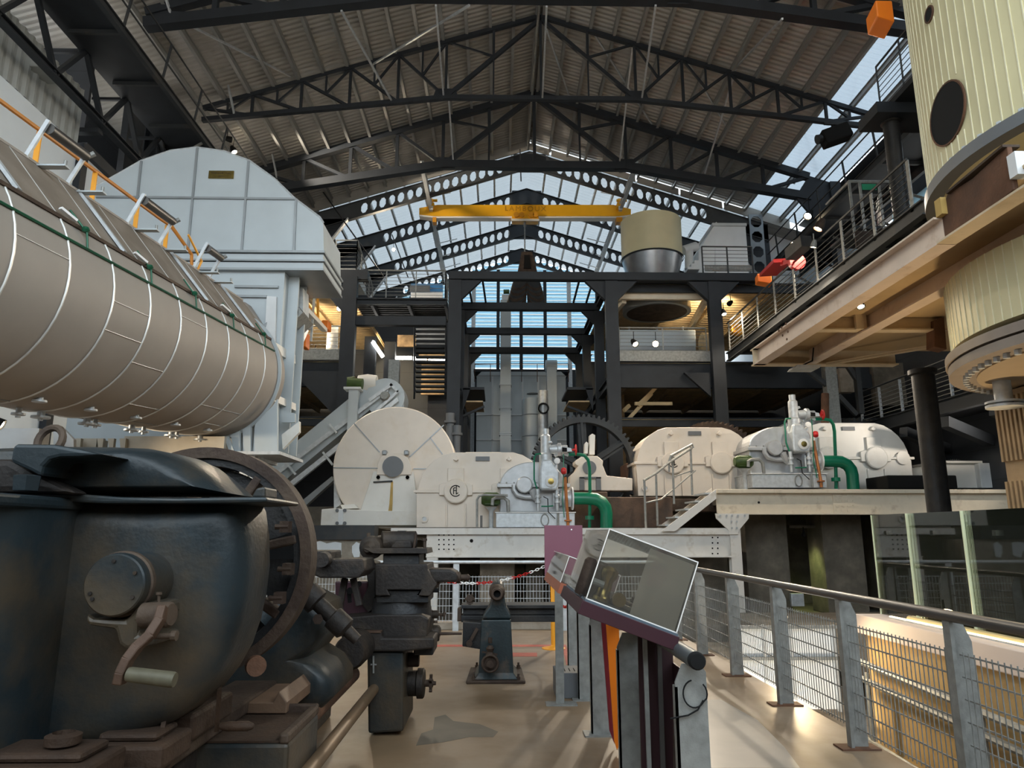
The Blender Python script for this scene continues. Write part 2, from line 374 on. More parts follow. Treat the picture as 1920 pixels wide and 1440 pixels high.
for k, y in enumerate(PY):
    xl, xr = (-9.2, 12.2) if k == 0 else (-8.6, 11.8)
    g = thing('portal_frame', 'dark grey '+wht[k]+' with octagonal holes', 'roof frame', (RX, y, 10.5), 'perforated roof frames of the far end')
    tz = roofz(RX, -.25)
    for sg, xe in ((-1, xl), (1, xr)):
        m = M(); L = math.hypot(xe-RX, (xe-RX)*SL)
        n = int((L-.8-2.6)/.43); cast_beam(m, (RX, y, tz), (xe, y, roofz(xe, -.25)), .78, n, .8, .8+n*.43)
        m.build('rafter', 'frame_grey_lit' if k == 0 else 'dark_steel_dusty', g, smooth=0)
        ze = roofz(xe, -.25); s = sg
        M().prism([(xe, y, ze), (xe-s*2.4, y, ze+2.4*SL-.7), (xe-s*.55, y, ze-2.6), (xe-s*.55, y, 10.5), (xe+s*.1, y, 10.5)], (0, .05, 0)).build('knee_plate', 'dark_cladding', g, smooth=0)
        M().bar((xe-s*2.4, y-.03, ze+2.4*SL-.72), (xe-s*.6, y-.03, ze-2.6), .22, .06).build('knee_flange', 'white_steel', g, smooth=0)
    M().box(RX-.75, RX+.75, y-.02, y+.07, tz-1.0, tz-.1).build('ridge_plate', 'dark_steel', g, smooth=0)
# near roof purlins
for sgn in (-1, 1):
    for i in range(0, 15):
        x = RX+sgn*(.12+i*.8)
        m = M().ib((x, -1.4, roofz(x, .07)), (x, 29.8, roofz(x, .07)), .22, .1, .02, .02)
        tag(m.build('roof_purlin', 'purlin', smooth=0), 'grey steel purlin running the length of the near roof', 'roof purlin', 'long grey purlins under the corrugated roof')
# trusses
def truss(Y, half, n, zc, ze, tc, bc, wb, xg, desc, heavy=False):
    g = thing('roof_truss', desc, 'roof truss', (RX, Y, zc), 'dark steel roof trusses')
    for s in (-1, 1):
        def U(k): x = RX+s*half*k/n; return V((x, Y, roofz(x, -.08)))
        def Lw(k):
            x = s*half*k/n
            z = zc if abs(x) <= xg else zc+(ze-zc)*(abs(x)-xg)/(half-xg)
            return V((RX+x, Y, z))
        M().bar(U(0), U(n), tc, tc).build('top_chord', 'dark_steel', g, smooth=0)
        M().bar(Lw(0), V((RX+s*xg, Y, zc)), bc, bc).build('bottom_chord', 'dark_steel', g, smooth=0)
        M().bar(V((RX+s*xg, Y, zc)), Lw(n), bc, bc).build('bottom_chord', 'dark_steel', g, smooth=0)
        G = V((RX+s*xg, Y, zc))
        M().bar(U(0)-V((0, 0, .1)), G, wb*1.5).build('diagonal', 'dark_steel', g, smooth=0)
        M().prism([G+V((-.45, -.03, -bc*.6)), G+V((.45, -.03, -bc*.6)), G+V((.32, -.03, .32)), G+V((-.32, -.03, .32))], (0, .06, 0)).build('gusset_plate', 'dark_steel', g, smooth=0)
        ng = round(xg/half*n)
        for k in range(1, n):
            if k < ng:
                t = k/ng; q = U(0)*(1-t)+G*t; M().bar(U(k), q, wb).build('post', 'dark_steel', g, smooth=0)
                M().bar(U(k+1), q, wb*.8).build('diagonal', 'dark_steel', g, smooth=0)
                M().bar(q, Lw(k), wb*.6).build('post', 'dark_steel', g, smooth=0)
            else:
                M().bar(U(k), Lw(k), wb).build('post', 'dark_steel', g, smooth=0)
            if k >= ng:
                M().bar(U(k+1), Lw(k), wb).build('diagonal', 'dark_steel', g, smooth=0)
                if not heavy:
                    q = (U(k+1)+Lw(k))/2; h = (U(k)+U(k+1))/2
                    M().bar(h, V((h.x, Y, q.z)), wb*.7).build('post', 'dark_steel', g, smooth=0)
                    M().bar(U(k), V((h.x, Y, q.z)), wb*.8).build('diagonal', 'dark_steel', g, smooth=0)
    for s in (-1, 1):
        M().bar((RX+s*.0, Y, roofz(RX, -.1)), (RX, Y, zc), wb).build('post', 'dark_steel', g, smooth=0) if s == 1 else None
    return g
truss(17.0, 11.0, 6, 16.15, 15.1, .24, .30, .14, 3.7, 'nearest dark roof truss, mostly cut off by the top of the picture', True)
truss(21.3, 11.2, 7, 15.88, 14.95, .14, .15, .085, 3.2, 'second roof truss, light lattice with a flat bottom chord at mid span')
truss(25.7, 10.9, 6, 15.85, 14.6, .26, .30, .12, 3.6, 'third roof truss, heavy chords, in front of the far bright roof', True)
for s, xe in ((1, RX+10.9), (-1, RX-10.9)):      # haunches of the third truss
    for Y in (25.7,):
        m = M().prism([(xe, Y-.06, 15.5), (xe+s*1.2, Y-.06, 15.1), (xe+s*1.2, Y-.06, 12.2), (xe+s*.7, Y-.06, 12.8), (xe-s*.6, Y-.06, 14.6)], (0, .12, 0))
        m.box(xe+s*.95-.2, xe+s*.95+.2, Y-.2, Y+.2, 8.4, 15.2)
        tag(m.build('truss_column', 'dark_steel', smooth=0), 'dark steel column with a haunch under the %s end of the %s truss' % ('right' if s == 1 else 'left', 'nearest' if Y < 20 else 'third'), 'column')
# slender bracing rods and white struts between the trusses
rods = [((532/3+640, 10, 17), (575/3+640, 180, 21.3)), ((1025, 12, 17), (1017, 185, 21.3)), ((580/3+640, 75, 21.3), (630/3+640, 305, 25.7)), ((1155/3+640, 55, 21.3), (1290/3+640, 188, 25.7)),
        ((1410/3+640, 57, 21.3), (1750/3+640, 235, 25.7)), ((1768/3+640, 10, 17), (1690/3+640, 185, 21.3)), ((1640/3+640, 80, 21.3), (1565/3+640, 305, 25.7)), ((1460, 105+1, 21.3), (1532, 318, 25.7)),
        ((1467, 35, 17), (1378, 128, 21.3)), ((1380, 128, 21.3), (1322, 325, 25.7)), ((1605, 145, 21.3), (1588, 228, 21.9)), ((1502, 285, 25.7), (1489, 345, 26)), ((423, 135, 20.8), (440, 218, 21.3)),
        ((508, 275, 25.2), (520, 338, 25.7)), ((360, 50, 17.6), (545, 143, 21.3)), ((1285, 108, 21.3), (1385, 275, 25.7)), ((700, 120, 21.3), (880, 10, 17)), ((312, 0, 16.8), (322, 32, 17)), ((640, 20, 17), (735, 190, 21.3))]
for i, ((x0, y0, Y0), (x1, y1, Y1)) in enumerate(rods):
    m = M().bar(at(x0, y0, Y0), at(x1, y1, Y1), .055, .055)
    tag(m.build('brace_rod', 'galv_pale', smooth=0), 'thin pale steel brace strut between the dark roof trusses', 'brace strut', 'pale brace struts under the near roof')
# ridge vent pipe pair under the ridge
m = M().tube((RX-.1, 17, 18.7), (RX-.1, 29.4, 18.7), .05); tag(m.build('ridge_pipe', 'galv', smooth=40), 'grey pipe running along under the roof ridge', 'pipe')
#@@STRUCTURES
# ------------------------------------------------------------ helpers for decks, rails, lamps
def railing(name, pts, h, label, nb=5, sp=1.3, m='galv', pr=.035, group=None, cat='railing', br=.010):
    pts = [V(p) for p in pts]; g = thing(name, label, cat, pts[0], group); z = V((0, 0, 1))
    hr = M().pipe([p+z*h for p in pts], .026, 6); hr.build('handrail', m, g, smooth=50)
    for a, b in zip(pts, pts[1:]):
        n = max(1, round((b-a).length/sp))
        for i in range(n+1):
            p = a+(b-a)*i/n; M().bar(p, p+z*h, pr, pr*.5).build('post', m, g, smooth=0)
        q = M()
        for k in range(nb): q.tube(a+z*(h*(k+1)/(nb+1)), b+z*(h*(k+1)/(nb+1)), br, n=5)
        q.build('rail_bars', m, g, smooth=50)
    return g
def lamp(pos, aim, watts, label, size=.07, col=(1, .80, .52), body='black', spot=None, group='spot lamps', nm='spot_lamp'):
    pos = V(pos); d = (V(aim)-pos).normalized(); g = thing(nm, label, 'lamp', pos, group)
    M().rev([(size*.6, -size*2.6), (size, -size*1.2), (size*1.1, 0), (size*.95, 0), (size*.9, -size*.6), (size*.01, -size*.6)], pos, d, 12, False).build('lamp_housing', body, g)
    M().bar(pos-d*size*1.5, pos-d*size*1.5+V((0, 0, size*3.5)), .02).build('bracket', body, g, smooth=0)
    M().rev([(size*.86, -size*.35), (size*.5, -size*.12), (.001, -size*.08)], pos, d, 12).build('bulb', 'glow_warm', g)
    if watts:
        ld = bpy.data.lights.new('lamp_light', 'SPOT'); ld.energy = watts*.68; ld.color = col; ld.spot_size = spot or rad(110); ld.spot_blend = .8; ld.shadow_soft_size = .12
        lo = bpy.data.objects.new('lamp_light', ld); COL.objects.link(lo); lo.parent = g
        lo.location = d*size*.6; lo.rotation_euler = d.to_track_quat('-Z', 'Y').to_euler()
    return g
def hangrod(m, p, z1, r=.02): m.tube(p, (p[0], p[1], z1), r, n=6)
def deck(name, x0, x1, y0, y1, z, label, under='tan_sheet', face='dark_steel', th=.25, beams=1.6, cat='platform deck', per=.3):
    g = thing(name, label, cat, ((x0+x1)/2, y0, z-th))
    m = M()                                        # corrugated pan
    n = int((y1-y0)/per*4); vs = []; fs = []
    for i in range(n+1):
        y = y0+(y1-y0)*i/n; k = [0, .05, .05, 0][i % 4]; vs += [(x0, y, z-.08+k*.8), (x1, y, z-.08+k*.8)]
    for i in range(n): fs.append((2*i, 2*i+1, 2*i+3, 2*i+2))
    m.add(vs, fs); m.build('corrugated_underside', under, g, smooth=0)
    M().box(x0, x1, y0, y1, z-.02, z+.0).build('floor_plate', face, g, smooth=0)
    M().ib((x0, y0+.06, z-th/2-.02), (x1, y0+.06, z-th/2-.02), th, .12).build('edge_beam', face, g, smooth=0)
    x = x0+beams/2
    while x < x1:
        M().ib((x, y0+.1, z-.17), (x, y1, z-.17), .18, .1).build('joist', under if under == 'tan_sheet' else face, g, smooth=0); x += beams
    return g
# ---- left catwalk and lattice girder
g = thing('catwalk', 'dark steel catwalk high along the left side, seen from below', 'catwalk', (-9.6, 12, 13.3))
M().box(-10.3, -9.0, 2, 29.5, 13.38, 13.42).build('floor_plate', 'dark_steel', g, smooth=0)
for y in range(3, 29, 2): M().box(-10.3, -9.0, y, y+.08, 13.28, 13.4).build('cross_rib', 'dark_steel_dusty', g, smooth=0)
M().ib((-9.0, 2, 13.35), (-9.0, 29.5, 13.35), .22, .12).build('edge_beam', 'dark_steel_dusty', g, smooth=0)
for y in range(3, 29, 2): M().bar((-9.0, y, 13.4), (-8.85, y, 14.5), .05, .05).build('post', 'dark_steel_dusty', g, smooth=0)
for z in (13.95, 14.5): M().tube((-8.93+.08*(z > 14), 3, z), (-8.93+.08*(z > 14), 29, z), .025, n=6).build('handrail', 'dark_steel_dusty', g)
g = thing('lattice_girder', 'dark steel lattice girder along the top of the white left wall', 'girder', (-10.4, 12, 12))
for z in (12.15, 13.55): M().ib((-10.45, 2, z), (-10.45, 29.5, z), .18, .2).build('chord', 'dark_steel', g, smooth=0)
for i, y in enumerate(range(3, 29, 2)):
    M().bar((-10.45, y, 12.15), (-10.45, y+1, 13.55), .12, .1).build('diagonal', 'dark_steel', g, smooth=0)
    M().bar((-10.45, y+1, 13.55), (-10.45, y+2, 12.15), .12, .1).build('diagonal', 'dark_steel', g, smooth=0)
    M().bar((-10.45, y+1, 13.5), (-11.4, y+1, 13.5), .08, .08).build('tie', 'dark_steel', g, smooth=0)
for k, y in enumerate((20.3, 25.7)):
    m = M().ib((-10.75, y, 3), (-10.75, y, 15.3), .45, .5, .04, .03, up=(1, 0, 0)); m.bar((-12.9, y, 12.1), (-10.9, y, 12.1), .2, .3)
    tag(m.build('girder_column', 'dark_steel', smooth=0), 'dark steel column carrying the left lattice girder, %s' % ('between the white wall and the half round hood' if k == 0 else 'behind the half round hood'), 'column')
tag(M().bar((-10.7, 19.9, 12.2), (-9.1, 19.9, 13.3), .06, .06).build('knee_brace', 'galv', smooth=0), 'grey knee brace from the column up to the left catwalk', 'brace strut')
struct(M().box(-13, -11.0, 17.2, 17.3, 12.0, 14.5).build('wall_left_infill', 'dark_cladding', smooth=0))
struct(corr_wall(-11.6, 17.3, 20.0, 10.8, 12.0).build('trim_8', 'corrugated_grey', smooth=0))
m = M().box(-11.05, -10.85, 17.05, 17.3, 3, 11.6).bar((-10.95, 17.2, 11.55), (-10.95, 23, 11.45), .14, .3).bar((-12.2, 17.1, 11.95), (-10.5, 17.1, 11.95), .2, .12)
tag(m.build('wall_column', 'dark_steel', smooth=0), 'slim dark column against the white wall at the end of the corrugated band', 'column')
tag(M().box(-11.1, -10.75, 14.9, 15.6, 12.3, 12.75).build('junction_box', 'corrugated_grey', bevel=.03), 'pale grey box fixed under the corrugated band of the left wall', 'box')
# ---- right catwalks
g = thing('catwalk', 'dark steel catwalk high under the right roof edge, seen from below', 'catwalk', (12.3, 12, 13.2))
M().box(11.8, 13.3, 9, 29.5, 13.0, 13.04).build('floor_plate', 'dark_steel', g, smooth=0)
for y in range(10, 29, 2): M().box(11.8, 13.3, y, y+.1, 12.88, 13.0).build('cross_rib', 'dark_steel_dusty', g, smooth=0)
M().ib((11.8, 9, 12.97), (11.8, 29.5, 12.97), .26, .12).build('edge_beam', 'dark_steel_dusty', g, smooth=0)
M().ib((13.3, 9, 12.9), (13.3, 29.5, 12.9), .4, .12).build('edge_beam', 'dark_steel_dusty', g, smooth=0)
for y in range(10, 29, 2): M().bar((11.8, y, 13.0), (11.72, y, 14.1), .05, .05).build('post', 'dark_steel_dusty', g, smooth=0)
for z in (13.55, 14.1): M().tube((11.75, 10, z), (11.75, 29, z), .025, n=6).build('handrail', 'dark_steel_dusty', g)
g = thing('crane_girder', 'dark steel girder with stiffeners below the right roof edge', 'girder', (13.2, 10, 10))
M().ib((13.5, 9, 11.3), (13.5, 29.5, 11.3), .7, .3).build('web', 'dark_steel', g, smooth=0)
for y in range(10, 29, 2): M().bar((13.5, y, 11.6), (13.0, y+1.6, 12.9), .08, .08).build('diagonal', 'galv' if y % 4 == 0 else 'dark_steel', g, smooth=0)
m = M()
for i in range(14): m.box(13.7, 13.76, 9, 29.5, 8.9+i*.16, 8.98+i*.16)
tag(m.build('slatted_screen', 'dark_steel_dusty', smooth=0), 'dark horizontal slatted screen below the right girder', 'screen')
g = thing('walkway', 'dark walkway with slatted railing running back along the right side', 'walkway', (8.6, 13, 7.5))
M().box(8.0, 9.9, 12.2, 23.9, 7.72, 7.76).build('floor_plate', 'dark_steel', g, smooth=0)
M().ib((8.0, 12.2, 7.62), (8.0, 23.9, 7.62), .3, .16).build('edge_beam', 'dark_steel_dusty', g, smooth=0)
M().ib((9.9, 12.2, 7.55), (9.9, 23.9, 7.55), .5, .16).build('edge_beam', 'dark_steel', g, smooth=0)
for y in range(13, 24): M().box(8.0, 9.9, y, y+.1, 7.55, 7.7).build('cross_rib', 'dark_steel', g, smooth=0)
for i in range(9): M().bar((8.0, 12.6+i*1.38, 7.7), (8.0, 12.6+i*1.38, 8.78), .10, .02, up=(1, 0, 0)).build('post', 'galv', g, smooth=0)
M().tube((8.0, 12.6, 8.82), (8.0, 23.8, 8.82), .03, n=6).build('handrail', 'dark_steel_dusty', g)
m = M()
for k in range(7): m.tube((8.0, 12.6, 7.88+k*.125), (8.0, 23.8, 7.88+k*.125), .012, n=5)
m.build('rail_bars', 'dark_steel_dusty', g)
g = thing('balcony', 'small caged balcony with brown kick panels on the right walkway', 'balcony', at(1617, 470, 15.5))
P = at(1597, 428, 15.5); Q = at(1637, 428, 15.5)
M().box(P.x, Q.x+.7, 15.4, 16.6, P.z-.05, P.z+.02).build('floor_plate', 'dark_steel', g, smooth=0)
M().box(P.x, Q.x+.7, 15.38, 15.42, P.z-.55, P.z-.12).build('kick_panel', 'brown_iron', g, smooth=0)
for x in (P.x, P.x+.25, Q.x+.2, Q.x+.7): M().bar((x, 15.4, P.z-.3), (x, 15.4, P.z+1.15), .06, .03).build('post', 'galv', g, smooth=0)
M().pipe([(P.x, 16.6, P.z+1.15), (P.x, 15.4, P.z+1.15), (Q.x+.7, 15.4, P.z+1.15), (Q.x+.7, 16.6, P.z+1.15)], .03, 6).build('handrail', 'galv', g)
m = M()
for k in range(8): m.tube((Q.x+.2, 15.4, P.z+.1+k*.125), (Q.x+.7, 16.5, P.z+.1+k*.125), .01, n=5)
m.build('rail_bars', 'galv', g)
M().box(P.x+.28, P.x+.62, 15.36, 15.38, P.z+.92, P.z+1.07).build('exit_sign', 'sign_green', g, smooth=0, label='small green sign')
# black round pole with the deck it carries
def pole(px, py, Y, r, z0, z1, label):
    x = at(px, py, Y).x; g = thing('round_pole', label, 'pole', (x, Y, z0)); M().rev([(r*1.25, 0), (r*1.25, .05), (r, .06), (r, z1-z0-.1), (r*1.25, z1-z0-.08), (r*1.25, z1-z0)], (x, Y, z0), (0, 0, 1), 20).build('shaft', 'black_iron', g); return x, g
pole(1748, 850, 12.35, .19, -3.2, 4.5, 'thick black round pole under the cream platform, right of the gearboxes')
px, g = pole(1682, 330, 14, .165, 7.7, 10.55, 'slimmer black round pole above the cream platform, standing on the right walkway')
M().box(px-.5, 13.8, 13.6, 14.4, 10.5, 10.75).build('head_beam', 'dark_steel', g, smooth=0)
tag(M().box(px-.1, 14, 10.5, 14.4, 10.76, 10.9).build('upper_landing', 'dark_steel', smooth=0), 'black landing on top of the round pole at the upper right', 'landing')
railing('landing_railing', [(px, 14.3, 10.9), (px, 10.6, 10.9)], 1.2, 'dark bar railing on the black landing at the upper right', 8, .9, 'dark_steel_dusty')
# ---- central portal frames of the mezzanine
XL = at(851, 700, 24).x; XR = at(1150, 700, 24).x; X4 = at(1341, 600, 24).x; X1 = at(654, 620, 24).x
ZT = at(1000, 518, 24).z
fy = [24, 27.2, 31.2, 34.2]
fz = [ZT, at(1000, 575, 27.2).z, at(1000, 621, 31.2).z, at(1000, 657, 34.2).z]
dsc = ['nearest', 'second', 'third', 'farthest']
for k, (y, z) in enumerate(zip(fy, fz)):
    g = thing('mezzanine_portal', 'dark steel frame spanning the central bay, %s of the four in a row' % dsc[k], 'steel frame', ((XL+XR)/2, y, -3.2), 'central dark frames')
    x0, x1 = (XL-.22, at(1432, 518, 24).x) if k == 0 else (XL, XR)
    M().ib((x0, y, z-.02), (x1, y, z-.02), .30, .26, .04, .03).build('beam', 'dark_steel', g, smooth=0)
    M().box(x0, x1, y-.16, y-.14, z-.16, z+.12).build('beam_plate', 'dark_steel', g, smooth=0)
    cols = [XL, XR]+([X4] if k == 0 else [])
    for x in cols:
        w = .22 if k == 0 else .18
        M().box(x-w, x+w, y-.15, y+.15, -3.2, z-.2).build('column', 'dark_steel', g, smooth=0)
        for s in (-1, 1):
            if (x == XL and s == -1): continue
            if x == X4 and s == 1 and False: continue
            M().prism([(x+s*w, y-.1, z-.2), (x+s*(w+(.7 if k == 0 else .5)), y-.1, z-.2), (x+s*w, y-.1, z-(.9 if k == 0 else .72))], (0, .2, 0)).build('haunch', 'dark_steel', g, smooth=0)
for x, nm in ((XL, 'left'), (XR, 'right')):
    for z in (fz[0]+.05, 6.9):
        m = M().ib((x, 24.2, z), (x, 35, z), .34, .2)
        tag(m.build('long_beam', 'dark_steel', smooth=0), 'dark %s beam running back along the %s side of the central bay' % ('upper' if z > 8 else 'lower', nm), 'beam')
# small black diagonal rods seen in the upper bay
for i, ((a, b), (c, d)) in enumerate([((877, 526), (885, 568)), ((905, 526), (911, 568)), ((1086, 526), (1075, 568)), ((1112, 526), (1099, 568))]):
    m = M().bar(at(a, b, 24.3), at(c, d, 27.1), .07)
    tag(m.build('bracing_bar', 'dark_steel', smooth=0), 'short dark bar joining the first two central frames', 'bar', 'short bars between the first two central frames')
# left tower: column, decks, railings
g = thing('tower_column', 'dark steel tower column left of the staircase', 'column', (X1, 23.9, -3.2))
M().box(X1-.25, X1+.25, 23.8, 24.1, -3.2, 10.5).build('shaft', 'dark_steel', g, smooth=0)
M().box(X1-.7, X1+.6, 23.85, 24.2, 10.4, 10.75).build('head_beam', 'dark_steel', g, smooth=0)
M().prism([(X1-.25, 23.9, 10.4), (X1-1.3, 23.9, 10.4), (X1-.25, 23.9, 9.2)], (0, .15, 0)).build('haunch', 'dark_steel', g, smooth=0)
for px_, y, t in ((695, 27.2, 'behind the tower column'), (732, 28, 'below the slanted tube light')):
    x = at(px_, 650, y).x; tag(M().box(x-.22, x+.22, y-.15, y+.15, -3.2, 9.2).build('inner_column', 'dark_steel', smooth=0), 'dark inner column '+t, 'column')
zt = at(750, 560, 24).z
deck('stair_landing', X1+.1, XL-.3, 23.9, 26.6, zt, 'dark upper landing with railing left of the central bay', 'dark_steel_dusty', 'dark_steel', .22, 1.3, per=.25)
M().box(0, .1, 0, .1, 0, .1)
tag(M().ib((X1, 24, at(750, 603, 24).z), (XL-.3, 24, at(750, 603, 24).z), .32, .25).box(X1, XL-.31, 23.86, 23.88, at(750, 603, 24).z-.16, at(750, 603, 24).z+.16).build('cross_beam', 'dark_steel', smooth=0), 'dark cross beam under the upper left landing', 'beam')
railing('landing_railing', [(X1+.2, 24, zt), (XL-.35, 24, zt), (XL-.35, 26, zt)], 1.05, 'grey railing along the front of the upper left landing', 7, 1.1, 'galv')
g = thing('exhibit_stand', 'blue and white exhibit panel with a dark screen on the upper left landing', 'display', at(803, 557, 25.2))
M().pbox(770, 532, 830, 558, 25.2, .15).build('panel', 'blue', g, smooth=0); M().pbox(770, 548, 830, 558, 25.15, .06).build('base_board', 'sign_white', g, smooth=0)
M().pbox(768, 535, 806, 546, 25.12, .06).build('screen', 'grey_plastic', g, smooth=0)
# upper left outer platform
x0 = at(628, 500, 25).x; z0 = at(640, 505, 25).z
railing('landing_railing', [(x0, 25, z0), (at(668, 500, 25).x, 25, z0), (at(700, 520, 29).x, 29, z0-.4)], 1.15, 'grey railing on the high landing right of the half round hood', 6, 1., 'galv')
tag(M().box(x0, at(668, 500, 25).x, 24.9, 27, z0-.3, z0).build('high_landing', 'galv', smooth=0), 'high landing edge right of the half round hood', 'landing')
# mid level decks
zl = at(600, 672, 24).z
for (a, b, nm, t) in ((-11.5, X1-.25, 'left', 'left of the tower column'), (XR+.2, 13.5, 'right', 'right of the central bay')):
    deck('mezzanine_deck', a, b, 24.2, 34, zl, 'mid level mezzanine deck with lit underside '+t, 'tan_sheet', 'dark_steel', .45, 1.9)
    e = min(b, at(1337, 680, 24).x) if nm == 'right' else b
    tag(M().box(a, e, 24.1, 24.14, zl-.02, zl+.36).build('kick_plate', 'galv', smooth=0), 'galvanised kick plate along the edge of the mid level deck, %s side' % nm, 'kick plate')
    railing('deck_railing', [(a+.1, 24.3, zl+.3), (e-.1, 24.3, zl+.3)], .95, 'grey bar railing along the mid level deck, %s side' % nm, 6, 1.5, 'galv')
    deck('roof_deck', a, b, 24.4, 34, ZT-.05, 'upper deck with warm lit corrugated underside '+t, 'tan_sheet', 'dark_steel', .35, 1.7)
    deck('lower_deck', a, b, 24.6, 34, 5.6, 'lower dark deck in shadow '+t, 'tan_sheet', 'dark_steel', .3, 2.1)
    x = e if nm == 'right' else b
    M0 = M().prism([(X4-.3, 24, zl-.45), (X4-1.2, 24, zl-.45), (X4-.3, 24, zl-1.3)], (0, .15, 0)) if nm == 'right' else M().prism([(X1-.25, 24, zl-.45), (X1-1.9, 24, zl-.45), (X1-.25, 24, zl-2.1)], (0, .15, 0))
    tag(M0.build('bracket_plate', 'dark_steel', smooth=0), 'triangular dark bracket plate under the mid level deck, %s side' % nm, 'bracket')
    tag(M().box(a, b, 24.15, 24.35, zl-.95, zl-.45).build('cross_beam', 'dark_steel', smooth=0), 'deep dark beam under the mid level deck, %s side' % nm, 'beam')
# diagonal joists lit warm under the right deck
for i, (a, b, c, d) in enumerate([(1196, 760, 1245, 712), (1165, 800, 1222, 738), (1170, 770, 1180, 760), (1190, 757, 1260, 757), (1175, 798, 1248, 798)]):
    m = M().bar(at(a, b, 25), at(c, d, 25.2), .09, .12)
    tag(m.build('bracing_bar', 'tan_sheet', smooth=0), 'tan bracing bar in the shadow below the right mid level deck', 'bar', 'tan bracing bars below the right deck')
m = M().bar(at(560, 705, 24.5), at(615, 748, 24.5), .22, .12); tag(m.build('bracing_bar', 'tan_sheet', smooth=0), 'tan diagonal joist below the left mid level deck', 'bar')
struct(M().box(-11.7, XL-.2, 34.4, 34.6, -3.2, 12.4).build('wall_back_left', 'dark_cladding', smooth=0)); struct(M().box(XR+.4, 14.2, 34.4, 34.6, -3.2, 10).build('wall_back_right', 'dark_cladding', smooth=0))
# timber fronted boards glimpsed on the decks
for (a, b, c, d, y, t, mm) in ((745, 628, 780, 650, 31, 'pale wooden board high behind the stair', 'wood'), (790, 665, 833, 740, 33.5, 'wooden wall glimpsed behind the stair treads', 'wood'), (785, 662, 833, 682, 31, 'small lit wooden board right of the tube light', 'wood'), (612, 612, 632, 680, 27, 'pale slatted column casing on the left mezzanine', 'white_steel'), (1160, 700, 1172, 900, 30, 'narrow wooden strip behind the big gear', 'wood')):
    tag(M().pbox(a, b, c, d, y, .15).build('wall_board', mm, smooth=0), t, 'board')
m = M().pbox(728, 674, 748, 720, 24.5, .3); tag(m.build('duct_stub', 'galv', smooth=0), 'short grey duct hanging above the conveyor head', 'duct')
# staircase with open treads, seen from behind
g = thing('staircase', 'dark open tread staircase left of the central bay', 'staircase', at(808, 740, 24.8))
n = 14
for i in range(n):
    y = 612+i*(128/n); Y = 27.6-i*.2; M().pbox(779, y, 834, y+3.4, Y, .26).build('tread', 'dark_steel_dusty', g, smooth=0)
for px_ in (777, 836): M().bar(at(px_, 608, 27.7), at(px_, 742, 24.7), .06, .3).build('stringer', 'dark_steel', g, smooth=0)
# brackets platforms beside the central columns
for (a, b, c, t) in ((868, 908, 1, 'left'), (1064, 1112, -1, 'right')):
    g = thing('side_platform', 'small bracket platform on the %s column of the central bay' % t, 'platform', at(a, 765, 26))
    P = at(a, 728, 26); Q = at(b, 728, 26)
    M().box(P.x, Q.x, 26, 28.5, P.z-.05, P.z+.05).build('edge_frame', 'dark_steel', g, smooth=0)
    M().box(P.x+.05, Q.x-.05, 26.1, 28.4, P.z-.5, P.z-.45).build('grating', 'tan_sheet', g, smooth=0)
    M().slab([(a, 728), (a+14, 728), (a, 770)] if c == 1 else [(b, 728), (b-14, 728), (b, 770)], 26, .08).build('gusset_plate', 'dark_steel', g, smooth=0)
    M().bar(at(a if c == 1 else b, 780, 26), at(b if c == 1 else a, 762, 26), .08).build('strut', 'dark_steel', g, smooth=0)
# pipe risers on the left column
g = thing('pipe_riser', 'pair of grey flanged pipes running up the left central column', 'pipe', at(845, 860, 23.6))
for px_, yt in ((842, 775), (855, 798)):
    a = at(px_, 900, 23.6); a.z = -.5; b = at(px_, yt, 23.6)
    M().rev([(.13, 0), (.13, (b-a).length-.35), (.2, (b-a).length-.33), (.2, (b-a).length-.25), (.15, (b-a).length-.25), (.15, (b-a).length)], a, (0, 0, 1), 14).build('pipe', 'mid_grey', g)
# ---- white boiler casing and ducts at the far end
g = thing('boiler_casing', 'large pale grey ribbed casing at the far end of the central bay', 'casing', at(980, 855, 38))
M().box(at(893, 800, 38).x, at(1062, 800, 38).x, 38, 41, -.5, at(980, 706, 38).z).build('casing', 'silver_paint', g, smooth=0)
M().slab([(893, 706), (903, 697), (1052, 697), (1062, 706)], 38, 3).build('casing_top', 'silver_paint', g, smooth=0)
for x in (923, 980, 1010, 1030): M().pbox(x-1.5, 706, x+1.5, 880, 37.9, .1).build('rib', 'white_steel', g, smooth=0)
for y in (778, 825): M().pbox(893, y-1, 1062, y+1, 37.9, .1).build('rib', 'white_steel', g, smooth=0)
railing('roof_railing', [at(890, 716, 37.5), at(1066, 716, 37.5)], 1.0, 'thin orange brown railing on top of the pale casing', 2, .9, 'rust')
m = M().pbox(888, 692, 1068, 697, 39, 2); tag(m.build('roof_beam', 'dark_steel', smooth=0), 'dark beam above the pale casing', 'beam')
for (a, b, t) in ((938, 958, 'tall pale square duct rising through the central bay'),):
    g = thing('duct', t, 'duct', at(948, 900, 36)); x0 = at(a, 700, 36).x; x1 = at(b, 700, 36).x
    M().box(x0, x1, 36, 36.6, -.5, at(948, 562, 36).z).build('duct_body', 'silver_paint', g, smooth=0)
    for y in (722, 765, 812, 815): M().box(x0-.04, x1+.04, 35.96, 36.64, at(948, y, 36).z-.02, at(948, y, 36).z+.03).build('flange', 'silver_dark', g, smooth=0)
    M().pbox(941, 552, 956, 562, 36, .5).build('head_box', 'white_steel', g, smooth=0); M().tube(at(944, 547, 36), at(955, 547, 36), .12).build('motor', 'green_motor', g)
g = thing('duct', 'shorter pale duct with a rounded top right of the steel pipe', 'duct', at(1035, 860, 35)); x0 = at(1026, 750, 35).x; x1 = at(1044, 750, 35).x
M().box(x0, x1, 35, 35.6, -.5, at(1035, 684, 35).z).build('duct_body', 'silver_paint', g, smooth=0)
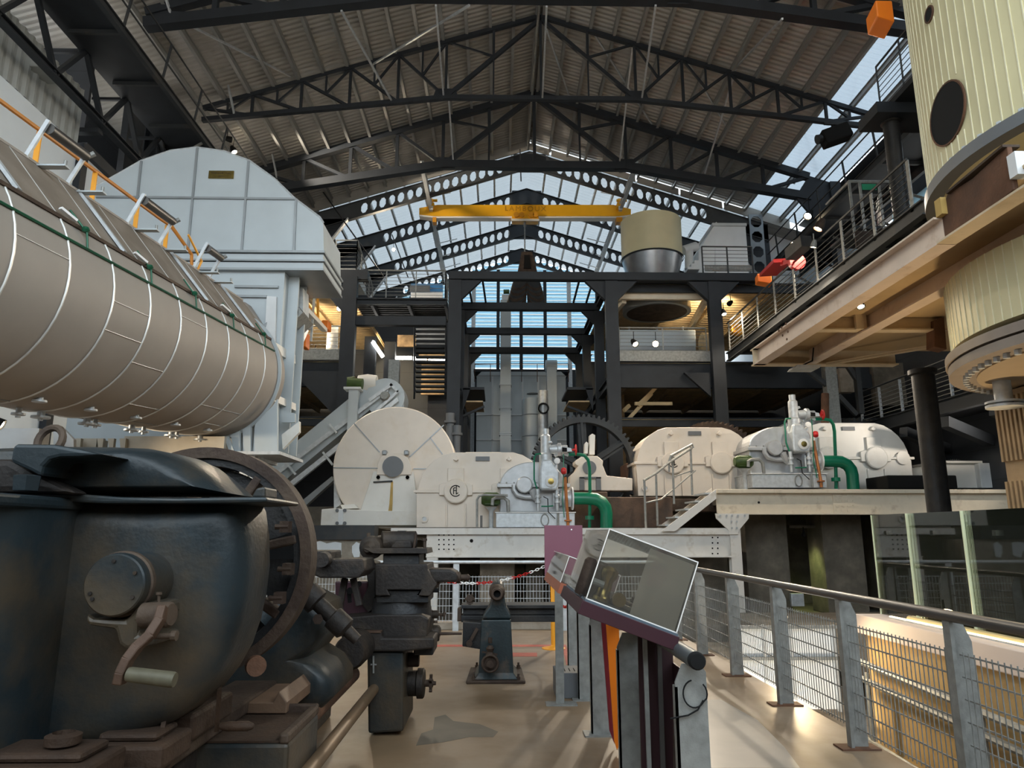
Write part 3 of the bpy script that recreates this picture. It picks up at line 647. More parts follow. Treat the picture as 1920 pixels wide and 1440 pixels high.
M().rev([(.0001, x0-.05), (.32, x0-.05), (.32, x1+.05), (.0001, x1+.05)], (0, 35.3, at(1035, 684, 35).z), (1, 0, 0), 16).build('rounded_head', 'silver_paint', g)
g = thing('steel_pipe', 'bright steel pipe with an open round side mouth', 'pipe', at(1018, 860, 33))
a = at(1018, 900, 33); a.z = -.5; b = at(1018, 733, 33); M().tube(a, b, .24, n=20).build('pipe', 'galv_pale', g)
c = at(1018, 768, 33); M().rev([(.19, 0), (.25, 0), (.25, .25), (.25, .5)], (c.x, 32.65, c.z), (0, 1, 0), 20, False).rev([(.2, .3), (.001, .3)], (c.x, 32.65, c.z), (0, 1, 0), 20, False).build('side_mouth', 'black', g)
M().rev([(.27, 0), (.27, .3), (.21, .3), (.21, 0)], (c.x, 32.6, c.z), (0, 1, 0), 20, False).build('mouth_collar', 'galv_pale', g)
g = thing('round_tank', 'small pale round tank left of the steel pipe', 'tank', at(999, 860, 34))
a = at(999, 900, 34); a.z = -.5; b = at(999, 752, 34); M().rev([(.5, 0), (.5, (b-a).length), (.45, (b-a).length+.1), (.0001, (b-a).length+.12)], a, (0, 0, 1), 24).build('tank_body', 'silver_paint', g)
for y in (780, 820): q = at(999, y, 34); M().rev([(.51, 0), (.53, .02), (.51, .05)], q, (0, 0, 1), 24, False).build('hoop', 'silver_dark', g)
M().rev([(.3, 0), (.3, .02)], b+V((0, 0, .35)), (0, 0, 1), 12).build('top_rail', 'galv', g)
# hanging brown twin scroll unit
g = thing('hanging_feeder', 'brown twin ribbed drum unit hanging in front of the louvres', 'machine', at(988, 520, 29.5), None)
for cx, sg in ((971, -1), (1004, 1)):
    for k in range(9):
        t = k/8; q = at(cx+sg*(-7+13*t)*.55, 531+38*t, 29.5-.3*t); m = M()
        m.rev([(.30+.1*t, -.06), (.36+.1*t, 0), (.30+.1*t, .06)], q, (sg*.35, -1, .45), 18, True); m.build('rib', 'brown_iron' if k % 2 else 'dark_steel_dusty', g)
M().slab([(978, 472), (998, 472), (1008, 512), (1002, 530), (976, 530), (970, 512)], 29.6, .4).build('chute', 'brown_iron', g, smooth=0)
M().slab([(983, 478), (993, 478), (996, 503), (982, 503)], 29.55, .06).build('chute_opening', 'black', g, smooth=0)
M().tube(at(984, 420, 31), at(984, 472, 29.8), .03).build('hoist_rope', 'galv', g)
# ---- yellow crane beam
CY = 31.2
g = thing('crane_beam', 'yellow overhead crane beam with raised lettering, high in the hall', 'crane', at(984, 405, CY))
M().slab([(786, 390), (820, 384), (1150, 384), (1183, 392), (1183, 402), (1160, 405), (815, 405), (786, 402)], CY, .28).build('girder', 'crane_yellow', g, smooth=0)
M().slab([(786, 402.5), (815, 405.5), (1160, 405.5), (1183, 402.5), (1183, 404.5), (1160, 408.5), (815, 408.5), (786, 405)], CY-.06, .4).build('bottom_flange', 'crane_pale', g, smooth=0)
text_mesh('LAMBOUX', .36, at(985, 391.5, CY-.012), (rad(90), 0, 0), 'letter_orange', g)
for x, w in ((808, 1), (1163, -1)):
    M().pbox(x-6, 379, x+6, 388, CY-.3, .9).build('end_carriage', 'crane_yellow', g, smooth=0, bevel=.03); M().pbox(x-4, 372, x+3, 381, CY-.25, .3).build('travel_motor', 'amber', g)
    M().tube(at(x-7, 376, CY-.2), at(x+12, 376, CY-.2), .07).build('drive_shaft', 'crane_yellow', g); M().pbox(x-3, 386, x+4, 393, CY-.32, .05).build('cable_box', 'sign_white', g, smooth=0)
    M().pbox(x-2+5*w, 407, x+7+5*w*.6, 416, CY-.1, .4).build('lower_carriage', 'amber', g, smooth=0)
M().pbox(960, 404, 1010, 413, CY-.2, .5).build('trolley', 'crane_yellow', g, smooth=0, bevel=.02); M().pbox(959, 410, 1011, 414, CY-.22, .04).build('trolley_plate', 'crane_pale', g, smooth=0)
for x in (968, 978, 996, 1004): M().rev([(.13, 0), (.13, .08)], at(x, 402, CY-.3), (0, 1, 0), 14).build('wheel', 'amber', g)
M().tube(at(984, 413, CY), at(984, 425, CY), .06).build('hook', 'galv', g)
for x, s in ((808, 'left'), (1163, 'right')):
    X = at(x, 410, CY).x; z = at(x, 412, CY).z
    g = thing('crane_rail', 'white crane runway rail running back on the %s' % s, 'rail', (X, CY, z), 'white crane runway rails')
    M().ib((X, 27, z+.55), (X, 42.2, z+.55), .28, .16).build('rail', 'white_steel', g, smooth=0)
    for y in PY: M().bar((X, y+.1, z+.6), (X, y+.1, roofz(X, -.9)), .12, .08).build('hanger', 'galv_pale', g, smooth=0)
    for j in range(6): M().bar((X, 30+j*1.8, z+.6), (X+(.9 if x < 900 else -.9), 31+j*1.8, roofz(X, -.25)), .05).build('tie', 'white_steel', g, smooth=0)
for i, (a, b, c, d, y0, y1) in enumerate([(570, 310, 720, 520, 29.5, 28), (735, 440, 765, 520, 33, 33), (975, 280, 977, 340, 29, 29.2)]):
    tag(M().bar(at(a, b, y0), at(c, d, y1), .05).build('hanger_rod', 'dark_steel_dusty', smooth=0), ['long dark rod slanting down beside the hood to the upper left landing', 'dark drop rod below the small bright lamp', 'thin rod dropping from the first perforated frame'][i], 'rod')
# white vertical steel posts in front of louvres
for px_ in (888, 1067):
    x = at(px_, 600, 42).x; tag(M().box(x-.12, x+.12, 41.8, 42, -.5, 17.6).build('mast', 'galv_pale', smooth=0), 'tall grey lattice mast in front of the louvres, %s one' % ('left' if px_ < 900 else 'right'), 'mast')
# ---- far cream vessel
vy = 26.6; q = at(1220, 500, vy); R = 1.20; zb = at(1220, 465, vy-R).z; zt2 = at(1220, 393, vy-R).z; xc = at(1220, 430, vy).x
g = thing('evaporator_vessel', 'cream clad round vessel standing on the upper right deck, grey cone below', 'vessel', (xc, vy, ZT))
M().rev([(R, 0), (R, zt2-zb), (R-.04, zt2-zb), (R-.04, 0)], (xc, vy, zb), (0, 0, 1), 48, False).build('shell', mat('vessel_clad', (.66, .60, .38), .5, 0, .05, 1.5), g)
M().rev([(R+.03, 0), (R+.05, .03), (R+.03, .06)], (xc, vy, zb-.05), (0, 0, 1), 48, False).build('bottom_rim', 'dark_steel', g)
M().rev([(.82, -1.25), (1.0, -.75), (R, 0), (R-.02, .02)], (xc, vy, zb), (0, 0, 1), 48).build('cone', mat('vessel_cone', (.30, .32, .35), .3, .7, .1, 4), g)
M().rev([(.86, -1.3), (.86, -.85), (.84, -.8)], (xc, vy, zb), (0, 0, 1), 32).build('manhole_drum', 'silver_paint', g)
g = thing('deck_ring', 'dark round opening with a grey ring in the underside of the upper right deck', 'opening', (xc, vy-.4, ZT-.6))
M().rev([(1.15, 0), (1.3, 0), (1.3, .3), (1.15, .3)], (xc, vy-.4, ZT-.65), (0, 0, 1), 32, False).build('ring', 'silver_dark', g); M().rev([(1.15, .02), (.001, .02)], (xc, vy-.4, ZT-.65), (0, 0, 1), 32, False).build('opening', 'brown_iron', g)
M().box(XR+.3, X4-.2, 24.6, 24.75, ZT-.62, ZT-.25).build('cream_beam', 'girder_cream', g, smooth=0)
for s in (-1, 1): M().bar((xc+s*1.5, 24.8, ZT-.6), (xc+s*1.9, 28.5, ZT-.6), .15, .25).build('cream_beam', 'girder_cream', g, smooth=0)
# white box structure behind the railing, right
g = thing('control_cabin', 'white boxy cabin on the upper right deck behind the railing', 'cabin', at(1370, 510, 28))
M().pbox(1340, 422, 1402, 515, 28, 2.4).build('wall', 'bright_white', g, smooth=0, bevel=.05); M().prism([at(1310, 470, 28.2), at(1340, 422, 28), at(1340, 515, 28), at(1310, 515, 28.2)], (0, 2.4, 0)).build('sloped_side', 'bright_white', g, smooth=0)
M().pbox(1336, 418, 1400, 423, 27.9, 2.6).build('roof', 'white_steel', g, smooth=0)
struct(M().slab([(1395, 395), (1440, 385), (1500, 408), (1560, 440), (1560, 515), (1395, 515)], 31, .15).build('wall_end_right', 'bright_white', smooth=0), 'white gable wall beyond the white cabin')
g = thing('perforated_column', 'pale grey upright beam with octagonal holes beside the white cabin', 'column', at(1422, 500, 29.5))
m = M(); a = at(1422, 515, 29.5); b = at(1422, 402, 29.5)
x0 = at(1408, 460, 29.5).x; x1 = at(1434, 460, 29.5).x; hh = (b.z-a.z)/4
for i in range(4):
    z = a.z+i*hh; cx = (x0+x1)/2; w = (x1-x0)/2
    inner = [V((cx+hx*w*1.5, 29.5, z+hh/2+hy*hh*.72)) for hx, hy in HOLE]; cor = [V((x0, 29.5, z)), V((x0, 29.5, z+hh)), V((x1, 29.5, z+hh)), V((x1, 29.5, z))]
    m.add(inner+cor, [(0, 1, 9, 8), (1, 2, 9), (2, 3, 10, 9), (3, 4, 10), (4, 5, 11, 10), (5, 6, 11), (6, 7, 8, 11), (7, 0, 8)])
o = m.build('web', 'silver_dark', g, smooth=0); md = o.modifiers.new('thick', 'SOLIDIFY'); md.thickness = .05
railing('deck_railing', [(at(1318, 505, 24).x, 24, ZT+.18), (at(1412, 505, 24).x, 24, ZT+.18)], 1.0, 'dark railing with two clamp posts in front of the white cabin', 6, 1.0, 'dark_steel_dusty', .05)
tag(M().pbox(1322, 497, 1412, 508, 24.1, .05).build('kick_plate', 'galv', smooth=0), 'grey kick plate in front of the white cabin', 'kick plate')
# white pipes and blobs beside vessel
m = M().tube(at(1292, 470, 27.5), at(1292, 505, 27.5), .18).tube(at(1280, 470, 27.4), at(1305, 462, 27.6), .2); tag(m.build('white_pipe', 'white_steel'), 'white lagged pipe right of the far cream vessel', 'pipe')
tag(M().slab([(1290, 505), (1312, 505), (1312, 488), (1302, 488), (1302, 494), (1296, 494), (1296, 500), (1290, 500)], 27, 1).build('white_steps', 'white_steel', smooth=0), 'small white steps beside the far cream vessel', 'steps')
# grey slatted exhibit on right mezzanine
g = thing('exhibit_drum', 'pale grey box and drum exhibit on the right mid level deck', 'exhibit', at(1230, 668, 26))
M().pbox(1162, 618, 1305, 650, 26, 1.5).build('upper_case', 'silver_paint', g, smooth=0, bevel=.03); M().pbox(1162, 648, 1305, 672, 25.8, 1.6).build('lower_case', 'silver_dark', g, smooth=0)
for x in (1180, 1232, 1280): M().tube(at(x, 619, 26.3), at(x, 613, 26.3), .04).build('lifting_eye', 'galv', g)
M().rev([(.3, 0), (.42, .05), (.42, .5), (.3, .55)], at(1313, 645, 25.9), (1, 0, .0), 20).build('end_disc', 'tan_sheet', g)
# orange and red items by the right walkway
for (a, b, c, d, y, mm, t, nm) in ((1420, 513, 1448, 532, 21, 'orange', 'orange metal box hanging off the far end of the right walkway', 'bin'), (1372, 607, 1392, 626, 23.5, 'amber', 'amber yellow box below the right walkway', 'box'), (1641, 0, 1678, 40, 9, 'orange', 'orange box under the roof beside the near cream vessel, cut by the picture top', 'box')):
    m = M(); P = at(a, b, y); Q = at(c, d, y); m.prism([P, V((Q.x, y, P.z)), V((Q.x, y, Q.z)), V((P.x, y, Q.z+.08))], (.06, .4, 0)); tag(m.build('metal_box', mm, smooth=0, bevel=.02), t, 'box')
g = thing('red_winch', 'red machine arm lying on the right walkway behind the railing', 'machine', at(1470, 500, 19))
M().bar(at(1440, 515, 20.5), at(1468, 488, 18.5), .5, .1).build('tray', 'red', g, smooth=0); M().bar(at(1466, 495, 18.6), at(1492, 487, 18.2), .14).build('arm', 'red', g, smooth=0); M().rev([(.22, 0), (.22, .15)], at(1496, 490, 18), (0, 1, 0), 16).build('hub', 'red', g)
m = M().bar(at(1482, 478, 17.6), at(1512, 452, 16.8), .3, .3); tag(m.build('black_trough', 'black_iron', smooth=0), 'black trough on the right walkway behind the railing', 'trough')
# projector under second truss
g = thing('projector', 'black stage projector hanging from the second roof truss on the right', 'projector', at(1565, 258, 21.0))
c = at(1565, 257, 21); M().bar(c+V((-.42, 0, -.12)), c+V((.42, -.1, .16)), .5, .5).build('lamp_housing', 'black', g, smooth=0, bevel=.04)
M().bar(at(1545, 231, 21), at(1602, 234, 21), .08, .1).build('clamp_bar', 'black_iron', g, smooth=0); M().bar(at(1560, 232, 21), c, .06).build('bracket', 'black', g, smooth=0)
M().rev([(.14, 0), (.16, .15)], c+V((-.5, -.1, -.12)), (-1, 0, -.3), 14).build('lens', 'black_iron', g)
# tube lights
for (a, b, c, d, y, t) in ((699, 641, 718, 669, 27, 'slanting lit tube light by the inner column'), (731, 671.5, 772, 671.5, 29, 'lit tube light behind the stair, left one of the row'), (775, 672, 800, 672.5, 29, 'lit tube light behind the stair, middle one of the row'), (803, 672.5, 834, 673, 29, 'lit tube light behind the stair, right one of the row')):
    g = thing('tube_light', t, 'lamp', at(a, b, y)); M().tube(at(a, b, y), at(c, d, y), .07, n=8).build('tube', 'glow_white', g); M().bar(at(a, b-2.5, y+.05), at(c, d-2.5, y+.05), .12, .05).build('fitting', 'white_steel', g, smooth=0)
#@@MACHINES
# ------------------------------------------------------------ big tank on the left
TY = 13.0; v_ = ray(978.7, 909.8); SX, SZ = v_.x/v_.y, v_.z/v_.y; TR = 1.287
def tc_(y): return V((-5.693+SX*(y-TY), y, 4.677+SZ*(y-TY)))
TD = V((SX, 1, SZ)).normalized()
def tp(y, ox, oz): return tc_(y)+V((ox, 0, oz))
LO = (1.09, .68); TO = (.42, 1.53)
def tsec(y, r=TR, n=40):
    pts = []
    a0 = math.degrees(math.atan2(LO[1], LO[0]))
    for i in range(n+1):
        a = rad(a0-(a0+180)*i/n); pts.append(tp(y, r*math.cos(a), r*math.sin(a)))
    pts += [tp(y, -r, 1.0), tp(y, -r*.8, 1.5), tp(y, TO[0], TO[1])]
    return pts
g = thing('long_tank', 'huge beige grey riveted tank running back along the left, tilted, with flat lid panels', 'tank', tc_(9)); long_tank = g
M().loft([tsec(4.2), tsec(13.9)]).build('shell', 'tank_paint', g, smooth=30)
ys = [4.77+.83*k for k in range(11)]
for y in ys:
    m = M(); a0 = math.degrees(math.atan2(LO[1], LO[0])); pts = []
    for i in range(33):
        a = rad(a0-(a0+180)*i/32); pts.append(tp(y, (TR+.004)*math.cos(a), (TR+.004)*math.sin(a)))
    m.pipe(pts, .014, 6); m.build('weld_ring', 'tank_seam', g)
    m = M(); m.pipe([tp(y, *LO)+V((.006, 0, .003)), tp(y, *TO)+V((.006, 0, .003))], .006, 5); m.build('lid_seam', 'tank_seam', g)
for i, (a, k) in enumerate([(-2, 0), (-2, 4), (-30, 1), (-30, 5), (-58, 2), (-58, 6), (8, 2), (8, 6), (-45, 8), (-78, 3), (-78, 7), (-45, 9), (12, 0), (-18, 4), (-62, 9)]):
    y0 = ys[k]; y1 = ys[min(k+1, 10)]; o = (TR+.003)*math.cos(rad(a)), (TR+.003)*math.sin(rad(a))
    M().bar(tp(y0, *o), tp(y1, *o), .008).build('plate_seam', 'silver_dark', g, smooth=0)
for y in (4.8, 6.6, 8.5, 10.9, 12.85):
    M().bar(tp(y, LO[0]+.03, LO[1]+.02), tp(y, TO[0]+.03, TO[1]+.0), .07, .035, up=(1, 0, .8)).build('lid_bar', 'galv_pale', g, smooth=0)
M().bar(tp(4.3, LO[0]+.01, LO[1]), tp(13.9, LO[0]+.01, LO[1]), .05, .04).build('ledge', 'brown_iron', g, smooth=0)
M().bar(tp(4.3, *TO), tp(13.9, *TO), .05, .03).build('lid_edge', 'tank_paint', g, smooth=0)
M().rev([(TR, 0), (TR+.06, 0), (TR+.06, .04), (TR, .04)], tc_(13.85), TD, 48, False).build('end_flange', 'silver_paint', g)
M().loft([tsec(14.05, TR*.95), tsec(14.4, TR*.95)]).build('end_neck', 'tank_paint', g, smooth=30)
for y in (7.9, 8.55, 8.95, 9.9, 10.1, 11.05, 11.4, 12.3, 12.5, 13.4):
    p = tp(y, .05, -TR+.01); big = y in (7.9, 8.95, 9.9, 11.05, 12.3, 13.4); s = 1.0 if big else .7
    M().rev([(.045*s, 0), (.045*s, -.07), (.11*s, -.075), (.11*s, -.10), (.03, -.10), (.03, -.13)], p, (0, 0, 1), 14).build('drain_nozzle', 'galv_pale', g)
for y in (7.2, 8.3, 9.3, 10.4, 11.6, 12.8):
    p = tp(y, .45, -TR+.13); M().rev([(.04, 0), (.04, -.06), (.08, -.065), (.08, -.09), (.0001, -.09)], p, (0, 0, 1), 12).build('drain_nozzle', 'galv_pale', g)
M().loft([[tp(y, LO[0]+.002, LO[1]+.004), tp(y, TO[0]+.004, TO[1]+.004), tp(y, TO[0]-.02, TO[1]), tp(y, LO[0]-.02, LO[1]-.01)] for y in (4.2, 13.88)]).build('lid', mat('lid_brown', (.20, .165, .13), .6, 0, .12, 2, .05, (.25, .21, .17), .35, 2), long_tank, smooth=0)
# green guard rail clipped to the tank
g = thing('green_rail', 'thin dark green rail with clamps along the side of the big tank', 'rail', tp(9, 1.25, .45))
GO = (1.30*math.cos(rad(19)), 1.30*math.sin(rad(19)))
mat('rail_green', (.01, .10, .05), .4, .2, .2)
M().pipe([tp(4.4, *GO), tp(9, *GO), tp(13.7, *GO)], .016, 6).build('rail', 'rail_green', g)
for y in (5.6, 7.6, 9.0, 10.3, 11.7, 13.2):
    M().pipe([tp(y, *GO), tp(y, 1.2, .62), tp(y, LO[0]+.04, LO[1]+.03), tp(y-.1, LO[0]-.05, LO[1]+.18)], .012, 6).build('hook', 'rail_green', g)
    M().rev([(.03, 0), (.045, .03), (.03, .06)], tp(y, 1.18, .63), (0, 0, 1), 10).build('clamp', 'rail_green', g)
for y in (7.4, 8.9, 11.6): M().bar(tp(y-.1, LO[0]-.02, LO[1]+.12), tp(y+.08, LO[0]+.05, LO[1]+.04), .05, .03).build('tag_plate', 'sign_white', g, smooth=0)
# roller brackets
for k, (y, w) in enumerate(((7.55, .75), (9.65, .9), (11.75, .6))):
    g = thing('roller_bracket', ['nearest', 'middle', 'farthest'][k]+' roller held by two leaning bars on top of the big tank', 'roller', tp(y, *TO), 'rollers on the tank lid')
    a = tp(y, *TO); b = a+V((.18, 0, .42)); c = tp(y+w, *TO); d = c+V((.18, 0, .40))
    for p, q in ((a, b), (c, d)):
        M().bar(p, q+(q-p)*.12, .03, .05).build('side_bar', 'galv_pale', g, smooth=0); M().box(p.x+.0, p.x+.36, p.y+.15, p.y+.25, p.z-.02, p.z+.0).build('shelf', 'silver_paint', g, smooth=0)
        M().tube(p+V((.33, .2, 0)), p+V((.33, .2, .07)), .02, n=8).build('bolt', 'galv', g)
    M().tube(b+V((.02, .03, -.04)), d+V((.02, -.03, -.02)), .065, n=16).build('roller', 'pipe_dark', g)
    M().tube(d+V((.02, 0, -.02)), d+V((.1, .02, .04)), .035, n=10).build('bearing', 'galv', g)
g = thing('orange_handrail', 'orange handrail with flat posts running along behind the big tank', 'railing', tp(9, -.35, 1.6))
M().pipe([tp(5.5, -.35, 2.52), tp(9, -.35, 2.52), tp(12.0, -.35, 2.52), tp(12.25, -.3, 2.5), tp(12.7, -.1, 2.1), tp(12.8, -.1, 1.6)], .03, 8).build('handrail', mat('orange_rail', (.62, .24, .04), .45, 0, .1), g)
for y in (6.2, 7.5, 8.75, 10.0, 11.2, 12.2): M().bar(tp(y, -.35, 1.5), tp(y, -.35, 2.5), .07, .02).build('post', 'amber', g, smooth=0)
M().pipe([tp(12.8, -.1, 1.55), tp(12.8, .05, 2.0), tp(12.3, .0, 2.35)], .02, 6).build('end_loop', 'amber', g)
# ------------------------------------------------------------ half round hood box behind the tank
HY = 14.5
g = thing('hood_housing', 'tall silver housing with a half round top and small name plate, behind the big tank', 'housing', at(450, 850, HY))
prof = [(130, 472), (130, 412), (152, 375), (180, 350), (207, 335), (265, 302), (320, 283), (368, 277), (420, 284), (468, 302), (515, 336), (552, 372), (600, 408), (606, 418), (607, 472)]
M().slab(prof, HY, 1.7).build('hood', 'silver_paint', g, smooth=0)
for x0, y0, x1, y1 in ((370, 277, 352, 470), (265, 302, 252, 425), (466, 302, 453, 470), (555, 375, 551, 470)): M().bar(at(x0, y0, HY-.02), at(x1, y1, HY-.02), .045, .04, up=(0, 1, 0)).build('rib', 'silver_dark', g, smooth=0)
M().bar(at(180, 369, HY-.02), at(555, 373, HY-.02), .045, .04, up=(0, 1, 0)).build('rib', 'silver_dark', g, smooth=0)
M().pipe([at(x, y, HY+.02) for x, y in prof[1:-1]], .03, 6).build('rim_bead', 'galv_pale', g)
M().pbox(391, 320, 438, 334, HY-.03, .03).build('name_plate', 'brass', g, smooth=0)
for (t, s_, yy) in (('FIVES LILLE - CAIL', .042, 324.6), ('PARIS', .035, 330)): text_mesh(t, s_, at(414, yy, HY-.035), (rad(90), 0, 0), 'brown_iron', g, ext=.002)
for ya, yb, xe, dd in ((472, 476, 611, .12), (477, 488, 607, .05), (489, 492, 611, .12), (493, 505, 607, .06), (505, 509, 609, .12)):
    P0 = at(150, (ya+yb)/2, HY); P1 = at(xe, (ya+yb)/2, HY); zz0 = at(400, yb, HY).z; zz1 = at(400, ya, HY).z
    M().box(P0.x, P1.x, HY-dd, HY+1.75, zz0, zz1).build('band', 'silver_paint' if dd < .1 else 'silver_dark', g, smooth=0)
M().box(at(150, 600, HY).x, at(528, 600, HY).x, HY, HY+1.1, at(450, 846, HY).z, at(450, 509, HY).z).build('body', 'silver_paint', g, smooth=0)
x0 = at(528, 600, HY).x
for y in (HY+.35, HY+.95): M().box(x0, x0+.22, y-.03, y+.03, at(450, 846, HY).z, at(450, 509, HY).z).build('side_rib', 'silver_paint', g, smooth=0)
M().bar(at(440, 537, HY-.03), at(522, 538, HY-.03), .05, .05).build('rib', 'silver_dark', g, smooth=0); M().bar(at(430, 555, HY-.03), at(500, 556, HY-.03), .05, .05).build('rib', 'silver_dark', g, smooth=0)
M().slab([(500, 555), (518, 556), (516, 640), (496, 640)], HY-.08, .08).build('pilaster', 'white_steel', g, smooth=0)
M().slab([(500, 604), (496, 620), (478, 619)], HY-.1, .08).build('gusset_plate', 'silver_dark', g, smooth=0)
for (ya, yb, nm) in ((640, 668, 0), (738, 762, 1)):
    a = at(506, ya, HY-.3); M().prism([at(500, ya+2, HY-.3), at(514, ya, HY-.3), at(514, yb-10, HY-.3), at(500, yb-12, HY-.3)], (.12, 1.15, 0)).build('collar_band', 'white_paint', g, smooth=0)
# saddle fins under the tank end
for (pl, dy) in (([(420, 819), (427, 818), (440, 848), (430, 848)], 0), ([(432, 816), (449, 808), (450, 848), (440, 848)], .1), ([(455, 805), (470, 798), (470, 848), (455, 848)], .15), ([(478, 796), (512, 760), (520, 748), (520, 848), (474, 848)], .2), ([(528, 770), (553, 775), (553, 792), (528, 792)], .9)):
    M().slab(pl, 13.5+dy, .08).build('saddle_fin', 'silver_paint', g, smooth=0)
M().slab([(528, 815), (561, 790), (561, 810), (530, 842)], 14.2, .12).build('kick_chute', 'white_paint', g, smooth=0)
M().slab([(420, 846), (525, 846), (525, 852), (420, 852)], 13.3, 1.6).build('base_plate', 'galv_pale', g, smooth=0)
g = thing('tank_base', 'beige box plinth with fins under the far end of the big tank', 'plinth', at(300, 848, 13.2))
M().pbox(232, 818, 420, 848, 13.4, .6).build('plinth_panel', mat('beige_paint', (.50, .44, .35), .5), g, smooth=0)
for x in (140, 182, 202, 224): M().slab([(x, 822), (x+12, 822), (x+9, 848), (x+3, 848)], 13.3, .08).build('fin', 'beige_paint', g, smooth=0)
M().pbox(130, 848, 430, 852, 13.0, 1.2).build('base_plate', 'beige_paint', g, smooth=0)
M().pbox(150, 822, 180, 848, 13.5, .4).build('plinth_panel', 'beige_paint', g, smooth=0)
g = thing('support_stand', 'grey bolted stand and dark trestle carrying the tank and housing', 'stand', at(460, 900, 13.6))
for x in (446, 466): M().pbox(x, 852, x+14, 990, 13.6, .3).build('leg', 'galv_pale', g, smooth=0)
for x in (150, 300): M().pbox(x, 852, x+20, 1180, 13.6, .3).build('leg', 'dark_steel', g, smooth=0)
M().box(at(140, 855, 13.5).x, at(478, 855, 13.5).x, 13.5, 14.9, at(300, 860, 13.5).z, at(300, 852, 13.5).z).build('cross_beam', 'galv_pale', g, smooth=0)
for s in ((160, 14.7), (470, 15.0)): p = at(s[0], 900, s[1]); M().box(p.x, p.x+.3, s[1], s[1]+.3, 0 if s[1] < 13 else -3.2, 3.1).build('leg', 'dark_steel', g, smooth=0)
tag(M().pbox(-40, 803, 60, 1000, 11.8, .3).build('white_board', 'white_steel', smooth=0), 'pale board standing under the near end of the tank', 'board')
g = thing('white_plate', 'white plate with a pointed end under the tank, left of the plinth', 'plate', at(120, 850, 12.6))
M().slab([(100, 808), (118, 803), (138, 824), (138, 852), (100, 852)], 12.6, .08).build('plate', 'white_steel', g, smooth=0)
# service chute, orange step rail on the right side of the housing
g = thing('discharge_chute', 'galvanised square chute turned on edge, right of the silver housing', 'chute', at(545, 580, 15.2))
M().slab([(522, 580), (545, 558), (568, 586), (547, 606)], 14.9, .9).build('box', 'galv', g, smooth=0)
M().slab([(546, 540), (568, 540), (568, 584), (546, 558)], 15.2, .5).build('upper_duct', 'galv_pale', g, smooth=0)
M().slab([(520, 582), (546, 606), (522, 628)], 15.3, .3).build('lower_cheek', 'silver_dark', g, smooth=0)
M().slab([(546, 606), (548, 655), (520, 640), (520, 628)], 15.5, .2).build('lower_duct', 'silver_paint', g, smooth=0)
g = thing('service_steps', 'small white service gangway with orange handrails beside the silver housing', 'gangway', at(585, 620, 16))
M().prism([at(560, 568, 15.8), at(603, 615, 17.6), at(603, 622, 17.6), at(560, 578, 15.8)], (.14, .02, 0)).build('stringer', 'white_paint', g, smooth=0)
for x, y0, y1, Y in ((576, 543, 575, 16.2), (596, 543, 602, 17.4), (572, 543, 570, 16)): M().bar(at(x, y0, Y), at(x, y1, Y), .06, .03).build('post', 'amber', g, smooth=0)
M().bar(at(570, 560, 15.9), at(600, 603, 17.5), .04).build('handrail', 'amber', g, smooth=0)
M().bar(at(590, 545, 16.6), at(583, 640, 16.6), .05).build('prop', 'galv_pale', g, smooth=0); M().bar(at(572, 618, 16.3), at(553, 662, 16), .14, .1).build('prop', 'galv_pale', g, smooth=0); M().bar(at(553, 615, 16.2), at(584, 617, 16.5), .05).build('prop', 'galv', g, smooth=0)
for (a, b, c, d, Y, t) in ((603, 600, 615, 616, 18.5, 'small bright orange box at the end of the service gangway'), (565, 622, 574, 650, 19, 'orange metal cabinet seen below the service gangway')):
    tag(M().pbox(a, b, c, d, Y, .4).build('metal_box', 'orange', smooth=0, bevel=.02), t, 'box')
# ------------------------------------------------------------ ground, piers and white girder platforms
struct(M().box(-14, 16, 17.2, 46, -.95, -.5).build('floor_machine', 'concrete', smooth=0), 'dark concrete ground under the machines')
GY = 18.5
zt1 = at(1000, 990, GY).z; zt2_ = at(1600, 918, GY).z
g = thing('white_girder', 'long white riveted girder carrying the left turbine, bolt holes on the web', 'girder', at(1090, 1045, GY))
xa, xb = at(800, 1010, GY).x, at(1372, 1010, GY).x; zb1 = at(1000, 1045, GY).z
M().box(xa-.9, xb, GY-.12, GY+.2, zt1-.16, zt1).build('top_flange', 'girder_paint', g, smooth=0)
M().box(xa, xb, GY-.02, GY+.02, zb1, zt1-.16).build('web', 'girder_paint', g, smooth=0); M().box(xa, xb, GY-.12, GY+.12, zb1, zb1+.03).build('bottom_flange', 'girder_paint', g, smooth=0)
m = M()
for i in range(4):
    for j in range(4): q = at(823+i*9.3, 1003+j*9, GY-.03); m.rev([(.02, 0), (.02, .02)], q, (0, 1, 0), 8)
for i in range(2):
    for j in range(4): q = at(1336+i*10, 1008+j*10, GY-.03); m.rev([(.02, 0), (.02, .02)], q, (0, 1, 0), 8)
m.rev([(.045, 0), (.045, .02)], at(884, 1014, GY-.03), (0, 1, 0), 10)
m.build('bolt_holes', 'black', g)
g2 = thing('white_girder', 'long cream riveted girder carrying the right turbine, higher than the left one', 'girder', at(1600, 965, GY))
xc2, xd = at(1343, 940, GY).x, at(1990, 940, GY).x; zb2 = at(1600, 965, GY).z
M().box(xc2, xd, GY-.14, GY+.3, zt2_-.1, zt2_).build('top_flange', 'girder_cream', g2, smooth=0, bevel=.01); M().box(xc2, xd, GY-.02, GY+.02, zb2, zt2_-.1).build('web', 'girder_cream', g2, smooth=0)
M().box(xc2, xd, GY-.13, GY+.13, zb2, zb2+.03).build('bottom_flange', 'girder_cream', g2, smooth=0); m = M()
for i in range(4):
    for j in range(4): m.rev([(.035, -.02), (.03, 0)], at(1569+i*10.5, 930+j*9, GY-.03), (0, 1, 0), 8)
m.build('rivet', 'girder_cream', g2)
